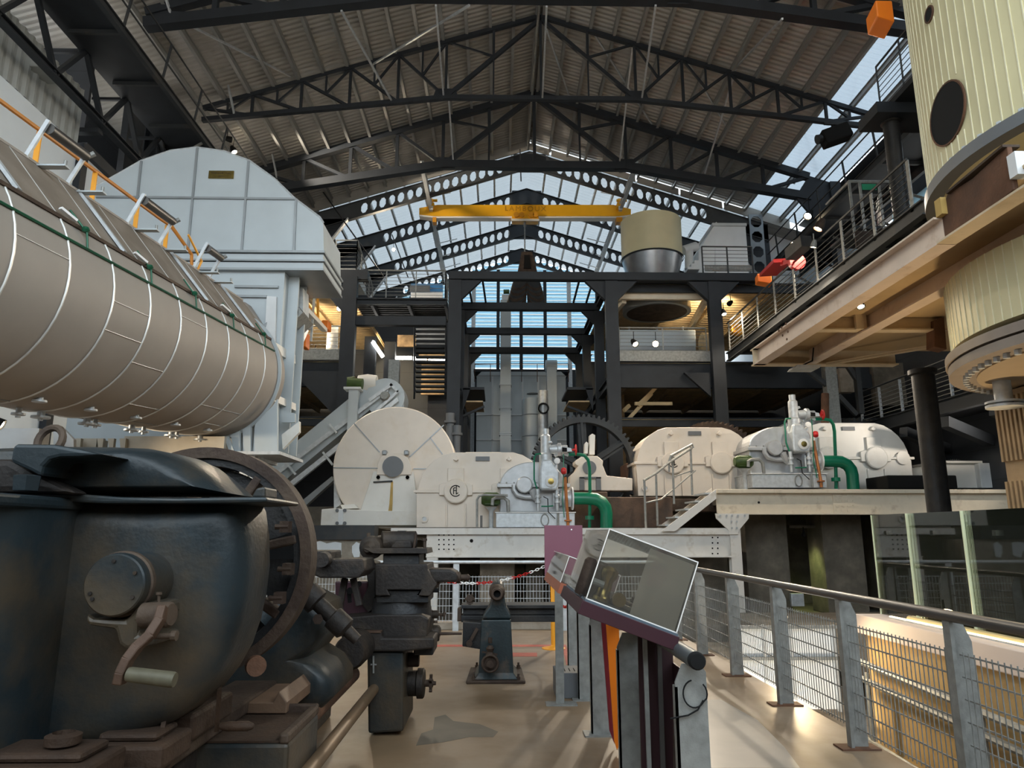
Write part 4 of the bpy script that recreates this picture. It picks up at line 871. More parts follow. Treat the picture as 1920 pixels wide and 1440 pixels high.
M().pbox(1562, 923, 1606, 964, GY-.035, .02).build('splice_plate', 'girder_cream', g2, smooth=0)
M().rev([(.03, 0), (.03, .02)], at(1423, 942, GY-.04), (0, 1, 0), 8).build('bolt_hole', 'black', g2)
def post_(px0, px1, yt, gus, nm, lab, Y=GY):
    g = thing('white_post', lab, 'post', (at((px0+px1)/2, 1100, Y).x, Y, -.5)); a, b = at(px0, 1080, Y).x, at(px1, 1080, Y).x
    M().box(a, b, Y-.11, Y-.08, -.5, yt).box(a, b, Y+.08, Y+.11, -.5, yt).box((a+b)/2-.02, (a+b)/2+.02, Y-.1, Y+.1, -.5, yt).build('shaft', 'girder_paint', g, smooth=0)
    if gus:
        M().slab([(1341, 963), (1404, 963), (1404, 972), (1385, 995), (1385, 1002), (1367, 1002), (1367, 995), (1343, 972)], Y-.15, .04).build('gusset_plate', 'girder_paint', g, smooth=0); m = M()
        for q in ((1350, 967), (1362, 967), (1372, 967), (1383, 967), (1396, 967), (1371, 978), (1381, 978), (1372, 990), (1381, 990)): m.rev([(.03, -.02), (.02, 0)], at(*q, Y-.15), (0, 1, 0), 8)
        m.build('rivet', 'galv_pale', g)
post_(1371, 1391, zb2, True, '', 'white riveted post with a wide gusset plate under the end of the cream girder')
post_(800, 821, zb1, False, '', 'white post under the left end of the white girder')
struct(M().box(xa-.9, xb, GY+.2, 22.5, zt1-.3, zt1-.02).build('trim_3', 'concrete', smooth=0), 'concrete slab behind the white girder')
struct(M().box(xc2+.4, xd, GY+.3, 23, zt2_-.35, zt2_-.03).build('trim_4', 'concrete', smooth=0), 'concrete slab behind the cream girder')
for i, (a, b, c, d, Y, mm, t) in enumerate([(900, 1045, 965, 1200, 19.6, 'concrete_pale', 'pale stained concrete pier under the white girder'), (822, 1045, 845, 1200, 20.5, 'concrete', 'dark narrow pier behind the left white post'), (985, 1045, 1018, 1200, 20.2, 'concrete', 'dark pier behind the maroon panel'),
        (1400, 966, 1480, 1200, 19.6, 'concrete', 'wide dark concrete pier left of the lit recess'), (1546, 966, 1622, 1200, 19.6, 'concrete', 'wide dark concrete pier right of the lit recess'), (1180, 1045, 1365, 1200, 20.0, 'concrete', 'brown stained concrete wall behind the display case'), (1640, 966, 1760, 1200, 20.4, 'concrete', 'dark concrete pier behind the glass barrier')]):
    p = at((a+b)/2, b, Y); x0, x1 = at(a, 1050, Y).x, at(b if False else c, 1050, Y).x
    top = (zt1-.3) if b > 1000 else (zt2_-.35)
    tag(M().box(x0, x1, Y, Y+1.0, -.5, top).build('concrete_pier', mm, smooth=0, bevel=.02), t, 'pier')
struct(M().box(-6, 16, 22.6, 22.8, -.5, zt2_-.3).build('wall_pit', 'concrete', smooth=0), 'dark concrete back wall under the platforms')
tag(M().pbox(1480, 985, 1546, 990, 20, .4).build('lintel', 'concrete', smooth=0), 'concrete lintel over the lit recess between two piers', 'lintel')
tag(M().pbox(1484, 1113, 1508, 1137, 19.3, .12).build('switch_box', 'galv_pale', smooth=0, bevel=.01), 'small pale box standing at the foot of the lit recess', 'box')
tag(M().pbox(560, 985, 702, 1012, 17.9, .6).build('base_beam', 'dark_steel_dusty', smooth=0), 'dark beam under the white drum, left of the girder', 'beam')
struct(M().pbox(560, 1012, 735, 1200, 18.0, .8).build('wall_base', 'concrete_pale', smooth=0), 'grey concrete footing with white patches under the white drum')
g = thing('paint_patch', 'ragged patches of white paint on the grey footing behind the lathe', 'paint', at(630, 1040, 17.98))
M().slab([(589, 1018), (600, 1014), (612, 1019), (628, 1016), (640, 1018), (640, 1040), (634, 1044), (624, 1046), (620, 1034), (606, 1032), (590, 1030)], 17.97, .02).build('patch', 'white_steel', g, smooth=0)
M().slab([(660, 1024), (668, 1016), (676, 1020), (674, 1044), (664, 1046), (660, 1036)], 17.97, .02).build('patch', 'white_steel', g, smooth=0)
# dark timber and concrete blocks
for (a, b, c, d, Y, mm, t) in ((1076, 922, 1140, 990, 19.9, 'brown_timber', 'dark brown block right of the left turbine'), (1138, 932, 1262, 990, 19.4, 'brown_timber', 'dark weathered block under the middle gearbox'), (1665, 891, 1795, 916, 19.4, 'black', 'flat black block in front of the right gearbox'), (1255, 935, 1345, 960, 20.2, 'brown_iron', 'brown plinth behind the white steps'), (1175, 868, 1215, 900, 22, 'rust', 'rust brown block between the gear and middle gearbox')):
    tag(M().pbox(a, b, c, d, Y, 1.2).build('base_block', mm, smooth=0, bevel=.03), t, 'block')
# ------------------------------------------------------------ gearboxes
def gearbox(dx, Y, yb, logo, label, m='cream_paint', hole=False):
    """outline measured on the left gearbox whose name plate sits at px 905, base at 989 and Y 19.5"""
    k = Y/19.5; c0 = at(905, 989, 19.5); c1 = at(905+dx, yb, Y)
    g = thing('gearbox', label, 'gearbox', c1, 'cream gearboxes')
    def T(x, y, Yd=0): p = at(x, y, 19.5)-c0; return V((c1.x+p.x, Y+Yd, c1.z+p.z))
    def sl(px, f, dep, nm, mm=m, bev=.012): M().prism([T(x, y, f) for x, y in px], (0, dep, 0)).build(nm, mm, g, smooth=0, bevel=bev)
    sl([(781, 989), (781, 924), (1029, 924), (1029, 989)], 0, 1.5, 'lower_case')
    top = [(783, 919), (786, 905), (792, 889), (802, 874), (815, 862), (830, 853), (848, 848), (962, 848), (980, 853), (995, 862), (1008, 874), (1018, 889), (1024, 905), (1027, 919)]
    sl(top, .03, 1.44, 'upper_case'); sl([(776, 924), (776, 919), (1034, 919), (1034, 924)], -.06, 1.62, 'split_flange', bev=.008)
    sl([(872, 848), (940, 848), (940, 846), (872, 846)], .2, 1, 'inspection_lid')
    for cx in (855, 953):
        sl([(cx-15, 917), (cx-15, 878), (cx+15, 878), (cx+15, 917)], -.06, .1, 'pilaster'); sl([(cx-31, 929), (cx-31, 909), (cx-24, 906), (cx+24, 906), (cx+31, 909), (cx+31, 929)], -.10, .12, 'bearing_lug')
        c = T(cx, 921, -.14); M().rev([(.33, .08), (.33, .0), (.30, -.02), (.0001, -.02)], c, (0, 1, 0), 32).build('bearing_cover', m, g, smooth=30)
        m_ = M()
        for q in range(6): m_.rev([(.014, -.03), (.014, 0)], c+V((.27*math.cos(q*math.pi/3+.5), 0, .27*math.sin(q*math.pi/3+.5))), (0, 1, 0), 6)
        m_.build('bolt', m, g)
        sl([(cx-19, 989), (cx-19, 944), (cx-16, 944), (cx-16, 989)], -.05, .06, 'rib'); sl([(cx+16, 989), (cx+16, 944), (cx+19, 944), (cx+19, 989)], -.05, .06, 'rib')
    c = T(1010, 921, -.08); M().rev([(.2, .08), (.2, 0), (.0001, -.02)], c, (0, 1, 0), 24).build('bearing_cover', m, g, smooth=30)
    sl([(892, 864), (892, 856), (918, 856), (918, 864)], -.02, .06, 'name_plate', 'mid_grey', 0)
    for cx in (856, 955): sl([(cx-6, 862), (cx, 855), (cx+4, 862), (cx, 865)], -.08, .12, 'lifting_lug')
    c = T(796, 973, -.05); M().rev([(.06, 0), (.1, 0), (.1, .06), (.06, .06)], c, (0, 1, 0), 20, False).build('sight_ring', m, g); M().rev([(.06, .03), (.0001, .03)], c, (0, 1, 0), 16, False).build('sight_glass', 'white_steel', g)
    if logo:
        c = T(855, 921, -.165); pts = [c+V((.145*math.cos(rad(a)), 0, .145*math.sin(rad(a)))) for a in range(42, 319, 12)]
        q = M().pipe(pts, .014, 6)
        q.bar(c+V((-.055, 0, -.09)), c+V((-.055, 0, .075)), .022, .02, up=(0, 1, 0)).bar(c+V((-.055, 0, .075)), c+V((-.0, 0, .085)), .022, .02, up=(0, 1, 0)).bar(c+V((-.055, 0, .01)), c+V((.02, 0, .01)), .022, .02, up=(0, 1, 0))
        q.bar(c+V((.02, 0, -.09)), c+V((.02, 0, .13)), .022, .02, up=(0, 1, 0)).bar(c+V((.01, 0, -.09)), c+V((.07, 0, -.05)), .022, .02, up=(0, 1, 0)); q.build('emblem', 'black', g, smooth=0)
    if hole: c = T(1010, 918, -.08); M().box(c.x-.17, c.x+.17, c.y, c.y+.05, c.z-.1, c.z+.1).build('slot', 'black', g, smooth=0, bevel=.04)
    return g
gearbox(0, 19.5, 989, True, 'cream gearbox with a round emblem behind the left turbine, lowest of the three')
gearbox(405, 20.9, 930, True, 'cream gearbox with a round emblem behind the white steps, middle of the three')
gearbox(698, 21.0, 920, False, 'white gearbox without emblem behind the right turbine, rightmost of the three', 'white_paint', True)
# ------------------------------------------------------------ big gears
def gear(px, py, R, Y, mm, label):
    c = at(px, py, Y); g = thing('gear_wheel', label, 'gear', c, 'big spoked gear wheels')
    n = 64; vs = []
    for i in range(n):
        a = 2*math.pi*i/n; w = 2*math.pi/n
        for da, r in ((-.30, R*.945), (-.16, R), (.16, R), (.30, R*.945)): vs.append((r*math.cos(a+da*w), r*math.sin(a+da*w)))
    N = len(vs); ri = R*.84; inn = [(ri*x/math.hypot(x, z), ri*z/math.hypot(x, z)) for x, z in vs]; m = M()
    L = [[c+V((x, d, z)) for x, z in P] for P, d in ((inn, 0), (vs, 0), (vs, .35), (inn, .35))]; pts = [p for l in L for p in l]
    fs = [(k*N+i, k*N+(i+1) % N, ((k+1) % 4)*N+(i+1) % N, ((k+1) % 4)*N+i) for k in range(4) for i in range(N)]
    m.add(pts, fs).build('toothed_rim', mm, g, smooth=0)
    M().rev([(R*.84, -.02), (R*.90, -.02), (R*.90, .37), (R*.84, .37)], c, (0, 1, 0), 64, False).build('rim_flange', mm, g)
    M().rev([(.0001, -.1), (R*.2, -.1), (R*.2, .45), (.0001, .45)], c, (0, 1, 0), 32).build('hub', mm, g)
    for k in range(6):
        a = rad(33+60*k); d = V((math.cos(a), 0, math.sin(a))); M().bar(c+d*R*.18+V((0, .17, 0)), c+d*R*.86+V((0, .17, 0)), .26, R*.1, up=(0, 1, 0)).bar(c+d*R*.18+V((0, .17, 0)), c+d*R*.86+V((0, .17, 0)), .08, .34, up=(0, 1, 0)).build('spoke', mm, g, smooth=0)
    return g
gear(1097, 877, 1.66, 21.6, 'dark_steel_dusty', 'large dark spoked gear wheel left of the middle gearbox, best seen of the gears')
gear(1343, 886, 1.70, 23.0, 'brown_iron', 'brown gear wheel showing its teeth above the middle gearbox')
gear(1612, 886, 1.82, 23.2, 'dark_steel_dusty', 'dark gear wheel showing its teeth above the rightmost gearbox')
gear(1795, 900, .62, 20.8, 'dark_steel_dusty', 'small dark gear wheel right of the round black pole')
g = thing('bearing_pedestal', 'beige bearing pedestal with a dark round shaft end in front of the big gear', 'bearing', at(1108, 920, 20.6))
M().slab([(1068, 920), (1069, 892), (1080, 882), (1084, 874), (1078, 870), (1078, 864), (1092, 855), (1120, 855), (1131, 864), (1130, 872), (1138, 892), (1186, 897), (1186, 920)], 20.6, .7).build('housing', 'cream_paint', g, smooth=0, bevel=.02)
M().rev([(.2, 0), (.2, -.04), (.0001, -.04)], at(1105, 877, 20.6), (0, 1, 0), 28).build('shaft_end', 'mid_grey', g)
for a, b in ((1087, 1096), (1118, 1127)): M().pbox(a, 895, b, 919, 20.5, .1).build('side_plate', 'mid_grey', g, smooth=0)
M().pbox(1087, 894, 1127, 897, 20.5, .1).build('side_plate', 'mid_grey', g, smooth=0)
for a, b, c, d in ((1096, 828, 1103, 850), (1105, 813, 1116, 852)): M().slab([(a, d), (a+1, b+3), ((a+c)/2, b), (c, b+3), (c-1, d)], 20.9, .3).build('grease_post', 'white_paint', g, smooth=0)
# ------------------------------------------------------------ white drum
DY = 20.8
g = thing('drum_housing', 'large round cream drum housing with a grey hub disc, left of the gearboxes', 'drum', at(737, 985, DY))
c = at(740, 876, DY); R = 1.79
M().rev([(.0001, 0), (R-.03, 0), (R, .03), (R, 1.1), (.0001, 1.1)], c, (0, 1, 0), 72).build('drum_body', 'cream_paint', g, smooth=30)
for x0, y0, x1, y1 in ((664, 794, 712, 848), (832, 797, 768, 857), (625, 877, 708, 878), (775, 879, 855, 879), (806, 820, 830, 852)): M().bar(at(x0, y0, DY-.012), at(x1, y1, DY-.012), .03, .03, up=(0, 1, 0)).build('seam', 'silver_dark', g, smooth=0)
M().slab([(700, 884), (775, 884), (790, 990), (665, 990)], DY-.12, .12).build('front_stand', 'white_paint', g, smooth=0, bevel=.01)
M().slab([(708, 878), (708, 870), (713, 858), (722, 850), (750, 850), (765, 858), (770, 870), (773, 880), (770, 890), (706, 890)], DY-.2, .2).build('bearing_block', 'cream_paint', g, smooth=0, bevel=.01)
M().rev([(.3, 0), (.3, -.06), (.0001, -.06)], at(737, 875, DY-.2), (0, 1, 0), 36).build('hub_disc', 'mid_grey', g)
for x in (720, 761): M().pbox(x-4, 844, x+5, 853, DY-.25, .2).build('bolt_cap', 'silver_dark', g, smooth=0, bevel=.03)
for x in (709, 764): M().rev([(.055, 0), (.0001, 0)], at(x, 895, DY-.215), (0, 1, 0), 12).build('hole', 'black', g)
M().bar(at(700, 904, DY-.16), at(736, 902, DY-.16), .04, .04).build('handle', 'black_iron', g, smooth=0)
M().slab([(733, 903), (737, 903), (736, 945), (734, 985), (724, 985), (730, 945)], DY-.135, .012).build('rust_streak', 'ochre_stain', g, smooth=0)
M().slab([(601, 985), (603, 955), (626, 953), (700, 958), (785, 958), (785, 985)], DY-.4, 1.8).build('base', 'white_paint', g, smooth=0, bevel=.01)
M().slab([(638, 947), (664, 945), (672, 953), (642, 954)], DY-.2, .3).build('foot_clamp', 'white_paint', g, smooth=0)
M().slab([(626, 900), (640, 945), (626, 955)], DY+.3, .5).build('side_gusset', 'galv_pale', g, smooth=0)
M().pbox(634, 955, 643, 984, DY-.46, .06).build('strap', 'white_steel', g, smooth=0)
for x in (632, 646):
    for y in (957, 981): M().rev([(.05, 0), (.05, .04)], at(x, y, DY-.47), (0, 1, 0), 10).build('bolt', 'mid_grey', g)
# ------------------------------------------------------------ inclined conveyor
KY = 22.3
g = thing('bucket_conveyor', 'grey inclined conveyor with a rounded head rising behind the drum', 'conveyor', at(520, 900, KY))
M().slab([(468, 900), (690, 718), (718, 748), (505, 925)], KY, .9).build('upper_casing', 'silver_paint', g, smooth=0)
M().rev([(.0001, 0), (.62, 0), (.62, 1.0), (.0001, 1.0)], at(722, 745, KY-.05), (0, 1, 0), 40).build('rounded_head', 'silver_paint', g, smooth=30)
M().slab([(737, 745), (757, 745), (757, 772), (733, 772)], KY, .9).build('discharge_spout', 'silver_paint', g, smooth=0)
for q in (0, 1):
    a = [(500, 895), (726, 727), (728, 734), (504, 903)] if q == 0 else [(516, 925), (745, 744), (747, 752), (520, 934)]
    M().slab(a, KY-.22, .16).build('side_channel', 'galv_pale', g, smooth=0)
M().slab([(690, 748), (733, 718), (737, 722), (694, 753)], KY-.3, .06).build('take_up_frame', 'galv_pale', g, smooth=0); M().slab([(703, 768), (746, 731), (748, 735), (706, 773)], KY-.3, .06).build('take_up_frame', 'galv_pale', g, smooth=0)
M().slab([(733, 718), (748, 733), (745, 736), (730, 722)], KY-.3, .06).build('take_up_frame', 'galv_pale', g, smooth=0)
M().rev([(.12, -.1), (.16, .1)], at(721, 742, KY-.35), (0, 1, 0), 18).build('bearing', 'galv', g)
for a in ((540, 872, 555, 890), (618, 795, 632, 812), (606, 848, 624, 872)): M().bar(at(a[0], a[1], KY-.25), at(a[2], a[3], KY-.25), .12, .06).build('cross_tie', 'galv_pale', g, smooth=0)
M().slab([(555, 948), (622, 893), (626, 900), (562, 958)], KY, .3).build('lower_channel', 'silver_dark', g, smooth=0)
M().slab([(530, 905), (540, 905), (570, 950), (560, 956)], KY-.1, .2).build('leg', 'galv_pale', g, smooth=0)
g = thing('motor_post', 'grey post with a green motor on top beside the conveyor', 'motor post', at(660, 850, 21.9))
M().pbox(650, 728, 668, 900, 21.9, .3).build('post', 'silver_paint', g, smooth=0); M().pbox(644, 725, 676, 729, 21.8, .5).build('top_plate', 'white_steel', g, smooth=0)
M().tube(at(652, 718, 22), at(680, 720, 22), .17, n=14).build('motor', 'green_motor', g); M().tube(at(652, 714, 22.1), at(665, 712, 22.1), .12, n=12).build('motor', 'green_motor', g)
M().rev([(.0001, 0), (.28, 0), (.32, .3), (.28, .6), (.0001, .6)], at(672, 720, 22.5), (1, 0, 0), 18).build('gear_case', 'white_paint', g)
# ------------------------------------------------------------ turbine (built once, copied)
Y0 = 18.95
T0 = thing('turbine_set', 'grey steam turbine with valve tower and green motor on the low white girder', 'turbine', at(1003, 990, Y0), 'turbine sets')
g = T0; A = lambda x, y, d=0: at(x, y, Y0)+V((0, d, 0))
def S_(px, d, dep, nm, mm='turbine_grey', bev=.01, p=None): return M().prism([A(x, y, d) for x, y in px], (0, dep, 0)).build(nm, mm, p or g, smooth=0, bevel=bev)
S_([(930, 989), (930, 962), (1077, 962), (1077, 989)], -.1, 1.5, 'oil_tank', 'galv_pale'); S_([(928, 962), (928, 960), (1079, 960), (1079, 962)], -.14, 1.58, 'tank_lid', 'white_steel')
arc = [(1000-63*math.cos(rad(a)), 909-45*math.sin(rad(a))) for a in range(0, 181, 10)]
S_([(937, 960), (937, 909)]+arc[1:]+[(1063, 960)], .25, 1.2, 'casing', 'turbine_grey', .03)
S_([(932, 913), (932, 906), (1070, 906), (1070, 913)], .1, 1.4, 'split_flange')
for q in range(9): M().tube(A(936+q*14, 903, .15), A(936+q*14, 906, .15), .02, n=6).build('bolt', 'galv', g)
M().rev([(.22, .25), (.22, -.02), (.19, -.05), (.0001, -.05)], A(983, 909), (0, 1, 0), 28).build('bearing_cap', 'turbine_grey', g, smooth=30)
M().pipe([A(964, 909, .1), A(964, 918, .1), A(970, 927, .1), A(985, 931, .1), A(1005, 931, .1)], .07, 10).build('volute_pipe', 'turbine_grey', g)
M().pipe([A(998, 918, .05), A(1004, 932, .05), A(1012, 938, .05)], .1, 10).build('volute_pipe', 'turbine_grey', g)
# valve tower
S_([(1011, 918), (1011, 880), (1014, 864), (1032, 862), (1048, 886), (1048, 905), (1044, 920), (1016, 920)], -.25, .45, 'valve_body', 'galv_pale', .05)
M().rev([(.17, 0), (.17, .45), (.13, .5), (.13, .95), (.09, 1.0), (.09, 1.15)], A(1023, 885, -.05), (0, 0, 1), 20).build('valve_cylinder', 'galv_pale', g)
for x in (1020, 1029): M().tube(A(x, 830, -.05), A(x, 816 if x > 1025 else 820, -.05), .03, n=8).build('spindle', 'galv_pale', g)
S_([(1019, 832), (1035, 832), (1033, 828), (1021, 828)], -.15, .2, 'spindle_yoke', 'galv_pale')
M().rev([(.11, 0), (.13, .2), (.17, .22), (.17, .3), (.11, .32), (.11, .48)], A(1030, 843, -.05), (1, 0, 0), 18).build('stop_valve', 'galv_pale', g)
S_([(1050, 838), (1070, 841), (1072, 848), (1050, 849)], -.15, .15, 'valve_yoke', 'galv_pale'); S_([(1053, 840), (1062, 841), (1062, 848), (1053, 848)], -.17, .03, 'yoke_opening', 'black', 0)
hw = M(); c = A(1079, 844, -.08); hw.pipe([c+V((0, .11*math.cos(rad(t)), .13*math.sin(rad(t)))) for t in range(0, 360, 20)], .02, 6, True); hw.bar(c+V((0, 0, -.12)), c+V((0, 0, .12)), .03).bar(c+V((0, -.1, 0)), c+V((0, .1, 0)), .03).tube(c+V((-.1, 0, 0)), c+V((.03, 0, 0)), .03); hw.build('handwheel', 'red', g)
c = A(1051, 885, -.3); M().rev([(.07, 0), (.09, .03), (.09, .08), (.07, .12)], c, (1, -.3, 0), 16).build('red_knob', 'red', g)
M().rev([(.15, .1), (.15, 0), (.12, -.02), (.0001, -.02)], A(1031.5, 904, -.28), (0, 1, 0), 28).build('round_cover', 'white_steel', g); M().rev([(.08, 0), (.0001, -.005)], A(1031.5, 904, -.305), (0, 1, 0), 20).build('brass_disc', 'brass', g)
M().rev([(.08, .05), (.08, 0), (.06, -.01), (.0001, -.01)], A(1043, 866, -.3), (0, 1, 0), 20).build('gauge', 'sign_white', g); M().tube(A(1042, 872, -.2), A(1042, 882, -.2), .04).build('gauge_pipe', 'galv_pale', g)
M().rev([(.055, .05), (.055, 0), (.04, -.01), (.0001, -.01)], A(1022, 881, -.22), (0, 1, 0), 16).build('gauge', 'galv', g)
for x in (1008, 1044):
    M().rev([(.04, 0), (.04, .2), (.08, .2), (.08, .26), (.05, .26), (.05, .34), (.08, .34), (.08, .4), (.05, .42), (.05, .56)], A(x, 958, -.15), (0, 0, 1), 14).build('stand_pipe', 'galv_pale', g)
for x in (1038, 1050): M().tube(A(x, 925, -.1), A(x, 948, -.1), .025, n=8).build('tie_rod', 'galv_pale', g)
M().tube(A(1045, 962, -.2), A(1045, 988, -.2), .03, n=8).build('drain_pipe', 'galv', g)
M().pipe([A(1014, 852, -.15), A(1004, 853, -.15), A(1001, 860, -.15), A(1001, 900, -.15), A(1007, 920, -.15), A(1008, 932, -.15)], .022, 6).build('small_green_pipe', 'green_pipe', g)
M().pipe([A(1056, 852, -.1), A(1056, 885, -.1), A(1054, 935, -.1), A(1057, 970, -.15)], .014, 6).build('small_green_pipe', 'green_pipe', g)
M().pipe([A(1014, 950, -.2), A(1026, 950, -.2), A(1036, 949, -.2)], .02, 6).build('small_green_pipe', 'green_pipe', g)
M().pipe([A(1018, 932, -.2), A(1026, 936, -.2), A(1027, 960, -.2), A(1040, 973, -.2)], .012, 6).build('cable', 'black', g)
M().pipe([A(1059, 895, -.05), A(1060, 910, -.05), A(1062, 945, -.1), A(1064, 976, -.15)], .04, 8).rev([(.1, 0), (.1, .03)], A(1064, 977, -.15), (0, 0, 1), 14).tube(A(1064, 978, -.15), A(1064, 988, -.15), .04).build('orange_pipe', mat('copper_orange', (.42, .15, .04), .5, .2, .15), g)
M().rev([(.20, 0), (.22, .02), (.22, .3), (.2, .32)], A(1050, 934, .2), (1, 0, 0), 22).build('exhaust_nozzle', 'galv_pale', g); M().rev([(.30, 0), (.30, .04)], A(1073, 934, .2), (1, 0, 0), 24).build('exhaust_flange', 'white_steel', g)
M().pipe([A(1074, 934, .2), A(1100, 934, .2), A(1118, 935, .2), A(1130, 941, .2), A(1137, 951, .2), A(1139, 962, .2), A(1139, 991, .2)], .165, 14).build('exhaust_pipe', 'green_pipe', g)
M().pipe([A(1066, 852, 0), A(1085, 852, 0), A(1096, 854, .0), A(1103, 862, .05), A(1106, 875, .1), A(1108, 920, .2), A(1108, 989, .3)], .045, 10).build('steam_pipe', 'green_pipe', g); M().rev([(.12, 0), (.12, .1)], A(1108, 974, .28), (0, 0, 1), 14).build('pipe_flange', 'green_pipe', g)
M().pipe([A(1040, 855, 0), A(1046, 851, 0), A(1058, 850, 0), A(1066, 853, 0)], .05, 8).build('valve_manifold', 'galv_pale', g)
# motor and bent tubes
m_ = A(921, 936, .1); M().rev([(.0001, -.26), (.12, -.26), (.17, -.18), (.17, .18), (.12, .24), (.0001, .24)], m_, (1, 0, 0), 20).build('motor', 'green_motor', g); m = M()
for q in range(8): m.bar(m_+V((-.16, .17*math.cos(q*.785), .17*math.sin(q*.785))), m_+V((.16, .17*math.cos(q*.785), .17*math.sin(q*.785))), .02)
m.build('motor_fin', 'green_motor', g, smooth=0); M().rev([(.16, 0), (.1, -.06), (.06, -.12), (.06, -.6)], m_-V((0, 0, .2)), (0, 0, 1), 16).build('motor_stand', 'galv_pale', g)
M().pipe([A(923, 948, -.15), A(924, 937, -.15), A(930, 934, -.15), A(945, 934, -.15), A(952, 940, -.15), A(953, 960, -.15)], .045, 10).build('bent_tube', 'galv', g)
M().pipe([A(895, 989, -.3), A(895, 938, -.3), A(899, 931, -.3), A(908, 929, -.3), A(952, 930, -.3)], .03, 10).build('hoop_rail', 'galv', g)
M().bar(A(903, 967, -.3), A(903, 989, -.3), .06, .02).build('hoop_rail', 'pipe_dark', g, smooth=0)
pts = [A(1021+7*math.cos(rad(t)), 975+(6 if t < 180 else -6)*0-11*math.sin(rad(t)), -.13) for t in range(0, 360, 24)]; M().pipe(pts, .015, 6, True).build('tank_manhole', 'galv', g)
off = at(1478, 916, Y0+.6)-at(1003, 990, Y0)
t2 = dup(T0, off, 'grey steam turbine with valve tower and green motor on the high cream girder')
for o in list(t2.children):
    if o.name.startswith('hoop_rail'): bpy.data.objects.remove(o)
# ------------------------------------------------------------ white steps with handrail
g = thing('white_steps', 'small white staircase climbing from the low girder to the cream girder', 'staircase', at(1280, 995, 18.3))
M().slab([(1240, 996), (1266, 996), (1343, 935), (1343, 917)], 18.25, .05).build('stringer', 'girder_paint', g, smooth=0); M().slab([(1232, 990), (1255, 990), (1335, 925), (1335, 915)], 19.3, .05).build('stringer', 'cream_paint', g, smooth=0)
for i in range(5): x = 1248+i*18; y = 985-i*14.5; P = at(x, y, 18.8); M().box(P.x-.13, P.x+.13, 18.3, 19.3, P.z-.02, P.z+.02).build('tread', 'galv_pale', g, smooth=0)
for x, y0, y1, Y in ((1208, 900, 990, 18.7), (1230, 890, 985, 18.9), (1261, 856, 945, 19.2), (1295, 838, 928, 19.4)): M().tube(at(x, y0, Y), at(x+3, y1, Y), .03, n=8).build('post', 'galv', g)
M().pipe([at(1207, 901, 18.7), at(1232, 886, 18.9), at(1252, 869, 19.0), at(1297, 840, 19.4)], .035, 8).build('handrail', 'galv', g); M().pipe([at(1255, 885, 19.1), at(1254, 866, 19.1), at(1258, 855, 19.1), at(1298, 833, 19.4), at(1300, 840, 19.4)], .03, 8).build('handrail', 'galv', g)
M().pipe([at(1210, 943, 18.7), at(1240, 936, 18.9), at(1262, 918, 19.2), at(1304, 882, 19.4)], .022, 8).build('mid_rail', 'galv', g); M().bar(at(1262, 894, 19.2), at(1300, 882, 19.4), .03).build('mid_rail', 'galv', g, smooth=0)
# right far machine boxes and low catwalk
g = thing('white_casing', 'white box casing right of the round black pole on the high slab', 'casing', at(1820, 915, 20.5))
M().slab([(1735, 915), (1735, 875), (1765, 868), (1835, 866), (1835, 915)], 20.5, 1.2).build('box', 'white_paint', g, smooth=0, bevel=.02); M().pbox(1838, 868, 1905, 915, 20.3, 1.2).build('box', 'white_steel', g, smooth=0, bevel=.02)
M().pbox(1763, 864, 1842, 868, 20.35, 1.4).build('lid', 'white_paint', g, smooth=0)
g = thing('low_catwalk', 'dark catwalk with pale bar railing low on the right, behind the black pole', 'catwalk', (11.2, 18, 5.0))
M().box(12.2, 14.1, 16, 23.6, 5.05, 5.2).build('floor_plate', 'dark_steel', g, smooth=0); M().ib((12.2, 16, 5.0), (12.2, 23.6, 5.0), .4, .2).build('edge_beam', 'dark_steel', g, smooth=0)
for y in (17, 19, 21): M().bar((12.2, y, 4.6), (14.1, y+1, 4.2), .25, .3).build('under_beam', 'dark_steel', g, smooth=0)
for i in range(7): M().bar((12.2, 16.1+i*1.2, 5.2), (12.2, 16.1+i*1.2, 6.2), .08, .03).build('post', 'galv_pale', g, smooth=0)
M().tube((12.2, 16.1, 6.25), (12.2, 23.6, 6.25), .03, n=6).build('handrail', 'dark_steel', g); m = M()
for k in range(7): m.tube((12.2, 16.1, 5.32+k*.125), (12.2, 23.6, 5.32+k*.125), .012, n=5)
m.build('rail_bars', 'galv', g)
g = thing('lattice_post', 'grey riveted lattice post with dark braces above the rightmost gearbox', 'post', at(1562, 780, 22.4))
M().pbox(1552, 684, 1573, 800, 22.4, .3).build('shaft', 'galv', g, smooth=0); M().bar(at(1500, 685, 22.5), at(1550, 722, 22.5), .14).build('brace', 'dark_steel_dusty', g, smooth=0); M().bar(at(1572, 742, 22.5), at(1606, 778, 22.5), .14).build('brace', 'dark_steel_dusty', g, smooth=0)
M().bar(at(1588, 684, 22.4), at(1612, 720, 22.4), .14).build('brace', 'dark_steel_dusty', g, smooth=0); M().pbox(1608, 684, 1617, 775, 22.3, .2).build('inner_post', 'dark_steel_dusty', g, smooth=0)
tag(M().tube(at(1547, 738, 22.2), at(1547, 800, 22.2), .12).build('rust_pipe', 'rust'), 'short rust brown pipe left of the lattice post', 'pipe')
tag(M().pbox(1575, 690, 1600, 735, 24, .3).build('stone_panel', 'concrete_pale', smooth=0), 'rough pale masonry patch behind the lattice post', 'masonry'); tag(M().pbox(1640, 680, 1715, 760, 24, .3).build('stone_panel', 'concrete', smooth=0), 'dark masonry wall behind the low right catwalk', 'masonry')
tag(M().slab([(1440, 812), (1500, 782), (1560, 775), (1560, 815), (1440, 830)], 22.6, 1).build('grey_hood', 'silver_dark', smooth=0), 'sloping grey cover behind the right turbine', 'cover')
